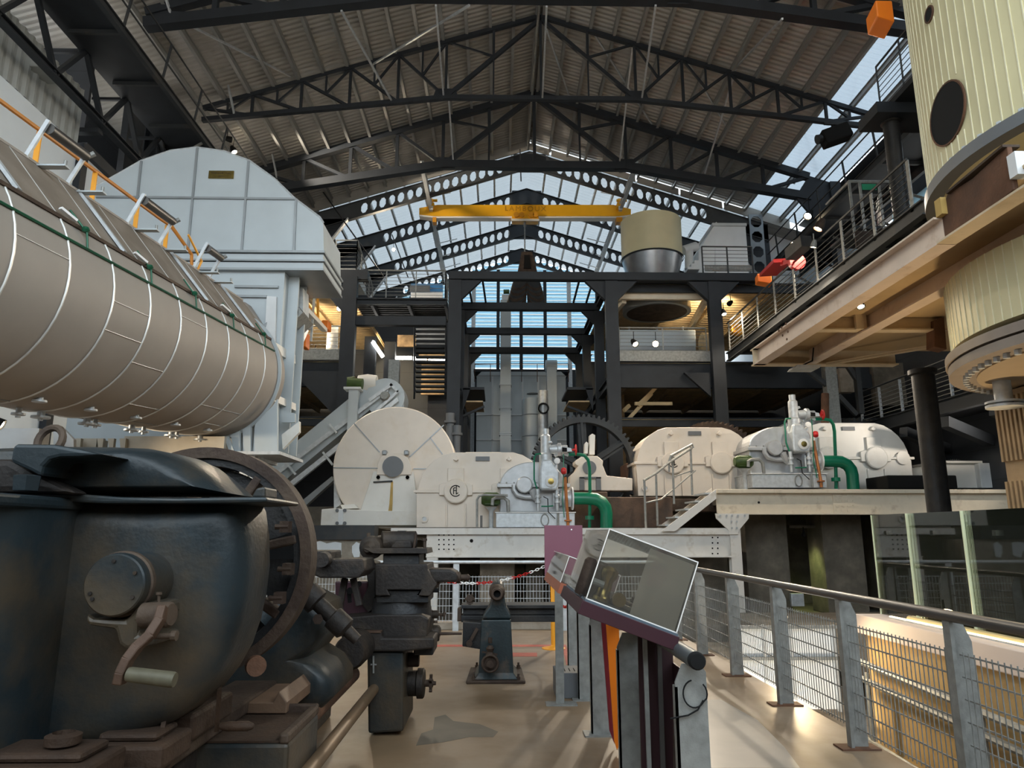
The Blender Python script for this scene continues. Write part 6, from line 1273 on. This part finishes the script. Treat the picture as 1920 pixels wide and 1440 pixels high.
c = at(919, 1222, MY-.02); m = M().rev([(.03, 0), (.05, .02), (.03, .05), (.045, .09), (.02, .12)], c-V((0, .02, .05)), (0, 0, 1), 14).bar(c+V((-.09, 0, .0)), c+V((.08, 0, -.03)), .02).rev([(.02, -.03), (.025, 0), (.02, .03)], c+V((0, 0, .12)), (0, 0, 1), 10); m.build('nut_cluster', 'brown_iron', g)
for x, y in ((888, 1275), (972, 1275), (894, 1252), (972, 1252)): p = atz(x, y, .035); p.y = min(max(p.y, MY+.04), MY+.75); M().rev([(.022, 0), (.022, .03), (.012, .03), (.012, .06)], p, (0, 0, 1), 6).build('anchor_bolt', 'brown_iron', g)
# ------------------------------------------------------------ large lathe
LX = at(370, 1050, 4.0)
g = thing('lathe', 'huge old dark green lathe with rust brown fittings filling the lower left', 'lathe', (-1.7, 4.5, 0)); G = g
def SL_(px, Y, dep, nm, mm='lathe_dark', bev=.012, p=None): return M().slab(px, Y, dep).build(nm, mm, p or g, smooth=0, bevel=bev)
cov = [(-140, 938), (60, 936), (200, 938), (330, 938), (440, 939), (490, 941), (499, 960), (505, 1005), (506, 1060), (500, 1110), (490, 1158), (474, 1205), (450, 1248), (418, 1288), (378, 1322), (330, 1348), (275, 1368), (210, 1385), (120, 1402), (-140, 1420)]
M().round_slab(cov, 3.28, .42, .16, steps=6).build('gear_cover', 'lathe_green', g, smooth=50)
M().loft([[V((x, y, z)) for x, y in ((-3.4, 2.72), (-2.12, 2.72), (-2.0, 2.76), (-1.93, 2.85), (-1.9, 2.98), (-1.9, 3.3), (-3.4, 3.3))] for z in (.30, .75, 1.25, 1.72)]).build('headstock_body', 'lathe_green', g, smooth=50)
flg = [(-140, 918), (60, 921), (150, 926), (230, 932), (330, 934), (440, 932), (500, 932), (500, 941), (440, 943), (200, 944), (60, 938), (-140, 935)]
M().slab(flg, 3.2, .52).build('joint_flange', 'lathe_green', g, smooth=0, bevel=.015); M().box(-3.4, -1.88, 2.66, 3.3, 1.72, 1.77).build('joint_flange', 'lathe_green', g, smooth=0, bevel=.015)
dome = [(-140, 932), (-140, 880), (0, 862), (60, 855), (140, 850), (200, 849), (270, 850), (330, 853), (375, 862), (410, 878), (437, 898), (460, 918), (476, 932)]
M().round_slab(dome, 3.24, .44, .2, steps=7).build('upper_cover', 'lathe_green', g, smooth=60)
SL_([(480, 915), (497, 912), (497, 934), (470, 934)], 3.55, .2, 'cover_lug', 'lathe_green')
SL_([(18, 866), (23, 836), (30, 832), (100, 833), (150, 842), (195, 852), (150, 856), (112, 857), (92, 862), (80, 875), (76, 894), (58, 884)], 3.02, .3, 'bracket', 'lathe_green', .02)
SL_([(92, 864), (112, 859), (146, 858), (146, 886), (84, 890), (84, 876)], 3.2, .06, 'bracket_recess', 'black', 0)
SL_([(-60, 860), (18, 860), (76, 894), (140, 925), (-60, 925)], 3.1, .15, 'sloping_top', 'lathe_dark', .03)
c = at(94, 826, 3.3); M().pipe([c+V((.055*math.cos(rad(t)), .02*math.sin(rad(t)), .062*math.sin(rad(t)))) for t in range(0, 360, 20)], .017, 8, True).build('eye_bolt', 'brown_iron', g)
M().rev([(.05, 0), (.055, .06), (.03, .065)], at(48, 920, 3.0), (0, 0, 1), 6).build('hex_bolt', 'lathe_green', g, smooth=0)
# boss
c = at(213, 1097, 3.02); M().rev([(.0001, 0), (.118, 0), (.124, .006), (.128, .03), (.126, .05), (.126, .34)], c, (0, 1, 0), 40).build('round_boss', 'lathe_green', g); M().rev([(.124, .05), (.134, .055), (.134, .08), (.126, .085)], c, (0, 1, 0), 40, False).build('boss_flange', 'brown_iron', g)
for t in (95, 200, 215, 330, 30): p = c+V((.095*math.cos(rad(t)), -.003, .095*math.sin(rad(t)))); M().rev([(.008, -.004), (.008, .002), (.0001, -.004)], p, (0, 1, 0), 8).build('screw', 'lathe_dark', g)
SL_([(160, 1150), (175, 1160), (235, 1163), (262, 1130), (290, 1132), (290, 1160), (258, 1168), (258, 1190), (290, 1193), (290, 1210), (235, 1218), (222, 1208), (215, 1180), (160, 1172)], 3.05, .26, 'crank_bracket', 'lathe_green', .02)
M().rev([(.0001, 0), (.042, 0), (.05, .01), (.05, .12)], at(322, 1152, 3.0), (-1, .15, -.05), 22).build('crank_hub', 'brown_iron', g); M().tube(at(298, 1114, 3.03), at(298, 1135, 3.03), .006).rev([(.012, 0), (.012, .01)], at(298, 1115, 3.03), (0, 0, 1), 10).build('set_screw', 'brown_iron', g)
arm = [at(306, 1140, 2.97), at(300, 1162, 2.95), at(282, 1190, 2.92), at(258, 1212, 2.9), at(240, 1236, 2.88), at(228, 1262, 2.87), at(224, 1280, 2.87)]
m = M(); 
for a, b in zip(arm, arm[1:]): d = (b-a).normalized(); m.bar(a-d*.006, b+d*.006, .036, .05, up=(0, 1, 0))
m.build('crank_arm', mat('crank_brown', (.085, .048, .03), .6, .3, .2, 8, .1), g, smooth=0, bevel=.006)
a = at(240, 1264, 2.86); b = at(328, 1275, 2.86); M().rev([(.0001, 0), (.025, 0), (.027, .01), (.029, (b-a).length-.01), (.026, (b-a).length), (.0001, (b-a).length)], a, b-a, 20).build('crank_handle', mat('handle_drab', (.11, .10, .065), .6, .2, .2, 20), g)
M().tube(at(268, 1193, 2.98), at(326, 1192, 2.98), .012).rev([(.02, 0), (.02, .02)], at(322, 1192, 2.98), (1, 0, 0), 10).build('cross_pin', 'brown_iron', g)
# faceplate wheel
c = at(370, 1050, 3.98); R = .612
M().rev([(R-.06, 0), (R, 0), (R, .13), (R-.06, .13), (R-.06, 0)], c, (0, 1, 0), 80, False).build('faceplate_rim', 'brown_iron', g)
M().rev([(R-.1, .02), (R-.06, .02), (R-.06, .1), (R-.1, .1), (R-.1, .02)], c, (0, 1, 0), 80, False).build('faceplate_band', 'black_iron', g)
for k in range(8):
    a = rad(12+45*k); d = V((math.cos(a), 0, math.sin(a))); M().bar(c+d*.1+V((0, .06, 0)), c+d*(R-.08)+V((0, .06, 0)), .05, .09, up=(0, 1, 0)).build('faceplate_spoke', 'brown_iron', g, smooth=0, bevel=.01)
M().rev([(.0001, -.14), (.2, -.14), (.24, -.05), (.3, 0), (.3, .12), (.0001, .12)], c, (0, 1, 0), 40).build('faceplate_hub', 'lathe_dark', g)
m = M()
for k in range(8):
    a0 = 17+45*k; m.rev([(.30, .09), (.50, .09), (.50, .11), (.30, .11), (.30, .09)], c, (0, 1, 0), 6, False, a0, a0+28)
m.build('faceplate_web', 'black_iron', g, smooth=0)
for t, ln in ((20, 1), (-5, 1), (-22, 1)): d = V((math.cos(rad(t)), 0, math.sin(rad(t)))); p = c+d*(R-.1); M().tube(p+V((-.05, -.08, 0)), p+V((.02, -.08, 0)), .014, n=8).bar(p+V((0, -.06, -.03)), p+V((0, -.06, .03)), .05, .06).build('clamp_bolt', 'brown_iron', g)
# bed, slides, tray
M().box(-2.7, -1.50, 2.9, 6.9, 0, .62).build('bed', 'lathe_dark', g, smooth=0, bevel=.02); M().box(-1.72, -1.44, 2.7, 5.2, .60, .68).box(-2.3, -2.0, 2.7, 5.2, .60, .68).build('bed_way', 'brown_iron', g, smooth=0, bevel=.015)
for (x0, x1, y0, y1, z0, z1) in ((-1.75, -1.40, 3.55, 4.05, .68, .80), (-1.72, -1.38, 3.2, 3.5, .66, .76), (-1.95, -1.5, 2.85, 3.15, .64, .78)):
    M().box(x0, x1, y0, y1, z0, z1).box(x0+.04, x1-.05, y0+.05, y1-.04, z1, z1+.035).build('slide_block', mat('slide_rust', (.045, .024, .013), .75, .2, .3, 5, .3, (.035, .02, .012), .35, 4), g, smooth=0, bevel=.02)
M().rev([(.05, 0), (.065, .01), (.065, .04), (.04, .05), (.04, .02), (.0001, .02)], (-1.68, 3.0, .815), (0, 0, 1), 20).build('clamp_nut', 'slide_rust', g); M().rev([(.04, 0), (.045, .03), (.03, .05)], (-1.55, 3.8, .835), (0, 0, 1), 16).build('clamp_nut', 'slide_rust', g)
M().bar(atz(412, 1290, .9), atz(406, 1368, .7), .02, .035).rev([(.014, 0), (.022, .04), (.022, .13), (.012, .155), (.0001, .16)], atz(412, 1362, .72), (1, .1, -.02), 14).build('lever', 'slide_rust', g); M().bar(atz(312, 1330, .85), atz(295, 1420, .7), .018, .03).build('lever', 'slide_rust', g)
tx0, tx1, ty0, ty1 = -1.62, -1.05, 3.88, 4.5
M().box(tx0, tx1, ty0, ty1, .28, .585).build('tray_box', 'lathe_green', g, smooth=0, bevel=.02); m = M().box(tx0, tx1, ty1-.03, ty1, .58, .64).box(tx1-.05, tx1, ty0, ty1, .58, .63); m.build('tray_rim', 'brown_iron', g, smooth=0, bevel=.012); M().box(tx0, tx1-.05, ty0+.01, ty1-.03, .585, .595).build('tray_floor', 'slide_rust', g, smooth=0)
M().prism([V((-1.60, 4.42, .66)), V((-1.30, 4.42, .66)), V((-1.27, 4.42, .72)), V((-1.22, 4.42, .66)), V((-1.22, 4.42, .60)), V((-1.6, 4.42, .60))], (.0, .75, .0)).build('wood_block', mat('block_tan', (.15, .09, .055), .6, 0, .2, 6, .1), g, smooth=0, bevel=.006)
M().tube((-1.02, 2.6, .36), (-1.02, 6.35, .36), .042, n=18).build('lead_screw', mat('rod_tan', (.16, .105, .06), .5, .3, .25, 3), g); M().tube((-1.22, 4.6, .46), (-1.22, 6.35, .46), .062, n=18).build('feed_shaft', 'rust', g)
# carriage
CY_ = 6.25
M().round_slab([(478, 1300), (470, 1230), (500, 1160), (545, 1110), (585, 1092), (640, 1120), (648, 1165), (618, 1205), (645, 1222), (662, 1248), (662, 1270), (640, 1292), (600, 1302)], 4.95, .7, .14, steps=5).build('apron', 'lathe_green', g, smooth=50)
M().rev([(.0001, 0), (.085, 0), (.085, .09), (.05, .1), (.05, .22), (.075, .23), (.075, .34), (.04, .36), (.035, .45)], at(576, 1112, 4.85), at(640, 1172, 4.85)-at(576, 1112, 4.85), 20).build('inclined_spindle', 'lathe_dark', g)
M().rev([(.03, 0), (.035, .03), (.0001, .03)], at(598, 1160, 4.84), (0, -1, 0), 6).build('hex_nut', 'brown_iron', g)
SL_([(578, 1050), (680, 1048), (684, 1070), (672, 1084), (600, 1084), (582, 1075)], 5.7, .5, 'rear_arm', 'lathe_dark'); SL_([(575, 1033), (620, 1033), (620, 1052), (575, 1052)], 5.9, .4, 'rear_arm', 'lathe_dark'); M().rev([(.0001, 0), (.055, 0), (.06, .1)], at(603, 1050, 5.6), (0, 1, 0), 20).build('round_cap', 'lathe_dark', g)
M().bar(at(647, 1084, 5.9), at(637, 1138, 5.9), .05).bar(at(662, 1084, 5.9), at(674, 1136, 5.9), .05).build('stay', 'lathe_dark', g, smooth=0, bevel=.008)
SL_([(628, 1090), (690, 1090), (690, 1160), (628, 1160)], 6.6, .2, 'rear_plate', 'maroon'); M().bar(at(654, 1108, 6.5), at(656, 1130, 6.5), .03).tube(at(656, 1108, 6.55), at(656, 1108, 6.45), .03).tube(at(673, 1095, 6.55), at(673, 1095, 6.45), .025).build('slotted_link', 'black', g)
SL_([(688, 1222), (756, 1222), (756, 1372), (690, 1376)], CY_, .7, 'leg_box', 'lathe_green', .02); M().tube(at(700, 1230, CY_-.02), at(700, 1262, CY_-.02), .008).bar(at(695, 1246, CY_-.02), at(706, 1246, CY_-.02), .01).build('latch', 'galv', g)
SL_([(640, 1185), (715, 1185), (716, 1196), (814, 1196), (814, 1216), (756, 1222), (690, 1222), (672, 1214), (640, 1207)], CY_-.05, .75, 'saddle', 'lathe_dark', .015); SL_([(642, 1184), (714, 1184), (714, 1187), (642, 1187)], CY_-.06, .1, 'wiper_strip', 'crank_brown', .002)
M().rev([(.0001, 0), (.11, 0), (.13, .04), (.13, .4)], at(655, 1225, 5.8), (0, 1, 0), 28).build('saddle_bearing', 'lathe_dark', g); SL_([(775, 1214), (813, 1214), (812, 1229), (775, 1229)], CY_+.1, .4, 'saddle_end', 'black_iron')
SL_([(712, 1152), (640, 1158), (640, 1178), (716, 1186), (716, 1196), (800, 1196), (804, 1160), (790, 1152)], CY_+.05, .6, 'cross_slide', 'lathe_dark', .015)
c = at(753, 1158, CY_+.32); M().rev([(.27, 0), (.26, .12), (.255, .13), (.25, .2)], c-V((0, 0, .03)), (0, 0, 1), 44).build('swivel_base', 'black_iron', g); 
SL_([(703, 1058), (801, 1058), (802, 1068), (818, 1093), (818, 1098), (806, 1118), (784, 1117), (790, 1106), (726, 1106), (732, 1117), (704, 1117)], CY_+.02, .6, 'compound_slide', 'lathe_dark', .008)
SL_([(726, 1108), (788, 1108), (782, 1116), (803, 1120), (803, 1130), (706, 1130), (706, 1120), (734, 1116)], CY_+.06, .5, 'dovetail', 'black_iron', .004)
SL_([(801, 1067), (845, 1068), (855, 1073), (858, 1080), (857, 1092), (806, 1092)], CY_+.1, .32, 'slide_nose', 'lathe_dark', .02); M().rev([(.05, 0), (.05, .03), (.025, .04), (.03, .1), (.015, .12)], at(856, 1083, CY_+.25), (1, 0, 0), 16).build('nose_screw', 'brown_iron', g)
SL_([(718, 1038), (786, 1038), (786, 1060), (718, 1060)], CY_+.1, .4, 'tool_block', 'black_iron'); SL_([(680, 1028), (800, 1028), (802, 1038), (700, 1038)], CY_+.04, .5, 'tool_plate', 'lathe_dark', .004); SL_([(735, 1014), (770, 1014), (772, 1028), (733, 1028)], CY_+.15, .3, 'tool_clamp', 'lathe_dark')
SL_([(745, 995), (761, 995), (763, 1013), (744, 1013)], CY_+.22, .09, 'square_nut', 'lathe_dark', .005); M().tube(at(776, 1028, CY_+.2), at(780, 1000, CY_+.2), .012).tube(at(796, 1037, CY_+.1), at(796, 1014, CY_+.1), .012).rev([(.022, 0), (.022, .02)], at(796, 1014, CY_+.1), (0, 0, 1), 6).tube(at(691, 1010, CY_+.3), at(691, 999, CY_+.3), .016).build('clamp_stud', 'brown_iron', g)
M().rev([(.0001, 0), (.03, .0), (.06, .05), (.1, .06), (.1, .12), (.085, .13), (.085, .4)], at(688, 1029, CY_+.05), (.25, 1, .1), 24).build('end_knob', 'lathe_dark', g); M().rev([(.0001, 0), (.085, 0), (.085, .3), (.0001, .3)], at(716, 1014, CY_+.2), (1, .3, 0), 24).build('round_bar', 'lathe_dark', g); SL_([(680, 1010), (700, 1010), (700, 1030), (680, 1030)], CY_+.4, .15, 'round_bar_block', 'lathe_dark')
SL_([(684, 1050), (704, 1055), (704, 1140), (690, 1150), (676, 1130), (690, 1100)], CY_+.3, .3, 'rear_casting', 'lathe_dark', .01)
for (x0, x1, y, r0, Y, nm) in ((756, 783, 1281, .105, CY_+.35, 'hand_dial'), (783, 796, 1281, .125, CY_+.35, 'hand_dial'), (756, 786, 1237, .06, CY_+.35, 'small_dial'), (812, 824, 1187, .07, CY_+.4, 'slide_dial'), (806, 822, 1152, .035, CY_+.4, 'slide_dial')):
    a, b = at(x0, y, Y), at(x1, y, Y); M().rev([(.0001, 0), (r0, 0), (r0, (b-a).length-.01), (r0*.9, (b-a).length), (.0001, (b-a).length)], a, (1, 0, 0), 24).build(nm, 'lathe_dark', g)
a = at(796, 1281, CY_+.35); m = M().tube(a, a+V((.075, 0, 0)), .03)
for k in range(4): q = rad(45*k+10); d = V((0, math.cos(q), math.sin(q))); m.bar(a+V((.055, 0, 0))+d*.075, a+V((.055, 0, 0))-d*.075, .022)
m.rev([(.02, 0), (.015, .03)], a+V((.07, 0, 0)), (1, 0, 0), 10); m.build('star_handle', 'brown_iron', g)
M().tube(at(824, 1188, CY_+.4), at(866, 1188, CY_+.4), .014, .01).build('slide_handle', 'brown_iron', g); m = M().tube(at(822, 1152, CY_+.4), at(834, 1152, CY_+.4), .012).tube(at(832, 1156, CY_+.4), at(834, 1148, CY_+.4), .014).rev([(.02, 0), (.02, .02)], at(816, 1168, CY_+.3), (0, 0, 1), 8); m.build('small_crank', 'brown_iron', g)
M().rev([(.018, 0), (.018, .05)], at(812, 1107, CY_+.1), (1, 0, 0), 8).build('gib_screw', 'black', g)
M().rev([(.03, 0), (.05, .02), (.05, .06), (.0001, .06)], at(476, 1246, 3.9), (.6, -1, 0), 18).build('red_dial', 'rust', g)
# ------------------------------------------------------------ lamps
L_ = lamp
L_(at(738, 468, 33), (0, 8, 4), 900, 'small very bright spot lamp hanging below the third perforated frame', .09, (1, .83, .6))
L_(at(1229, 645, 24.0), (0, 6, 1), 1400, 'bright star-like spot lamp on the right mid level railing', .12, (1, .86, .68))
L_(at(1192, 646, 23.6), (7, 18, 2), 500, 'black spot lamp left of the bright star-like one on the right railing', .11, (1, .84, .62))
L_(at(636, 579, 25.5), (-3, 12, 2), 900, 'larger bright lamp under the upper left deck beside the tower column', .1, (1, .83, .6))
L_(at(633, 572, 26.5), (-5, 30, 9), 500, 'smaller bright lamp under the upper left deck beside the tower column', .07, (1, .78, .5))
L_(at(1367, 570, 25), (8, 30, 9.5), 600, 'bright lamp under the upper right deck near the right column', .09, (1, .8, .52))
L_(at(1358, 590, 23.4), (8, 20, 2), 700, 'pair lamp fixed to the far end of the right walkway', .09, (1, .84, .64))
L_(at(1514, 406, 24.5), (2, 18, 2), 1800, 'round lit lamp under the right roof catwalk', .15, (1, .88, .7))
L_(at(1487, 460, 21), (-3, 20, 3), 700, 'black lamp on the rail beside the white cabin', .12, (1, .86, .68))
L_(at(1533, 430, 17.5), (4, 18.5, 2), 450, 'brown spot lamp clipped on the right walkway', .12, (1, .84, .64), 'brown_iron')
L_(at(1525, 464, 16), (6.5, 18, 1.5), 500, 'small lamp arm on the right walkway railing', .07, (1, .84, .64), 'galv')
L_(at(440, 286, 23), (-3, 21, 3), 3000, 'black lamp hanging above the half round hood', .11, (1, .87, .7))
L_(at(434, 262, 23), (1.5, 31.2, 16.6), 2600, 'upper black lamp above the half round hood', .1, (1, .87, .7), spot=rad(42))
L_(at(6, 797, 11.0), (-5, 12, 2), 260, 'bright lamp under the big tank at the left edge', .08, (1, .8, .55))
L_(at(1489, 603, 24.3), (9, 28, 4), 300, 'small white lamp on the right mezzanine', .07, (1, .82, .6))
L_(at(1506, 1005, 19.8), (at(1500, 1100, 20).x, 20.6, -.5), 60, 'small lamp glowing in the recess between the right piers', .05, (.85, 1, .35))
L_(V((4.85, 9.0, 4.58)), (4.7, 7, .8), 60, 'added fill light under the platform above the glass barrier', .05, (1, .8, .5))  # added fill light over the glass barrier, tucked between the beams
L_(V((5.7, 8.9, 0)), (6.6, 7.2, 4.4), 260, 'added fill light behind the parapet, aimed up at the clad vessel', .06, (1, .74, .42))  # added out of sight to warm the vessel's lower shell
L_(V((3.3, 8.3, -.9)), (4.1, 9.8, -.1), 110, 'added fill light on the white screen panels below the fence', .05, (1, .88, .7))  # added to brighten the white panels
L_(V((3.5, 9.0, .6)), (4.3, 6, -1), 80, 'added fill light on the ochre stair well wall', .05, (1, .76, .45))  # added to warm the well wall, not a known fitting
L_(V((13.2, 17.0, 4.7)), (10.6, 21, 3.6), 520, 'added fill light below the low right catwalk, aimed at the white gearbox', .09, (1, .88, .74))  # added outside the view to brighten the gearbox
L_(at(590, 655, 26), (-9, 29, 10), 700, 'added fill light behind the railing of the left mid level deck', .06, (1, .78, .5))  # added to light the upper left deck from below
L_(at(1290, 640, 27), (6, 29, 10.3), 500, 'added fill light above the pale exhibit box on the right mid level deck', .06, (1, .78, .5))  # added to light the upper right deck from below
L_(at(748, 603, 31), (-6, 33, 8), 500, 'small lamp at the ceiling behind the stair', .06, (1, .8, .5))
#@@SUBPARTS
# ------------------------------------------------------------ sub-parts: fittings belong to the part they sit on
def centre(o):
    b = [V(c) for c in o.bound_box]; return sum(b, V((0, 0, 0)))/8
def sub(root, parent_names, child_names):
    ps = [c for c in root.children if c.name.split('.')[0] in parent_names]
    if not ps: return
    for c in list(root.children):
        if c.name.split('.')[0] in child_names:
            cc = centre(c); p = min(ps, key=lambda q: (centre(q)-cc).length); c.parent = p
RULES = [('long_tank', ['shell'], ['weld_ring', 'plate_seam', 'drain_nozzle', 'end_flange']), ('long_tank', ['lid'], ['lid_bar', 'lid_seam', 'lid_edge']), ('mesh_fence', ['post'], ['base_plate', 'post_plate']),
    ('gearbox', ['bearing_cover'], ['bolt', 'emblem']), ('gearbox', ['upper_case'], ['name_plate', 'lifting_lug', 'inspection_lid']), ('turbine_set', ['round_cover'], ['brass_disc']), ('turbine_set', ['motor'], ['motor_fin']),
    ('turbine_set', ['oil_tank'], ['tank_lid', 'tank_manhole']), ('turbine_set', ['valve_yoke'], ['yoke_opening']), ('drum_housing', ['base'], ['strap', 'bolt']), ('drum_housing', ['front_stand'], ['handle', 'rust_streak', 'hole']),
    ('hood_housing', ['hood'], ['name_plate', 'lettering', 'rim_bead']), ('lathe', ['gear_cover'], ['round_boss', 'crank_bracket']), ('lathe', ['crank_arm'], ['crank_handle', 'crank_hub', 'set_screw']), ('lathe', ['faceplate_rim'], ['faceplate_band', 'faceplate_spoke', 'faceplate_hub', 'faceplate_web', 'clamp_bolt']),
    ('lathe', ['tray_box'], ['tray_rim', 'tray_floor']), ('lathe', ['tool_block'], ['square_nut', 'clamp_stud']), ('lathe', ['hand_dial'], ['star_handle']), ('milling_machine', ['feed_box'], ['feed_lever']), ('milling_machine', ['table'], ['table_end', 'star_knob']),
    ('clad_vessel', ['upper_shell'], ['port_ring', 'port_opening']), ('clad_vessel', ['bottom_flange'], ['nozzle', 'bottom_plate']), ('display_console', ['tray'], ['top_board', 'screw']), ('display_console', ['acrylic_case'], ['case_edge', 'hazy_sheet']),
    ('gear_wheel', ['toothed_rim'], ['rim_flange', 'spoke', 'hub']), ('rail_posts', ['post'], ['base_plate']), ('rail_posts', ['handrail'], ['end_cap']), ('spot_lamp', ['lamp_housing'], ['bulb', 'bracket']), ('glass_barrier', ['glass_pane'], ['glass_edge', 'clamp']),
    ('crane_beam', ['girder'], ['lettering', 'bottom_flange']), ('crane_beam', ['end_carriage'], ['travel_motor', 'drive_shaft', 'cable_box']), ('crane_beam', ['trolley'], ['trolley_plate', 'wheel', 'hook'])]
for r in list(bpy.data.objects):
    if r.parent: continue
    for nm, P, Cn in RULES:
        if r.name.split('.')[0] == nm: sub(r, P, Cn)
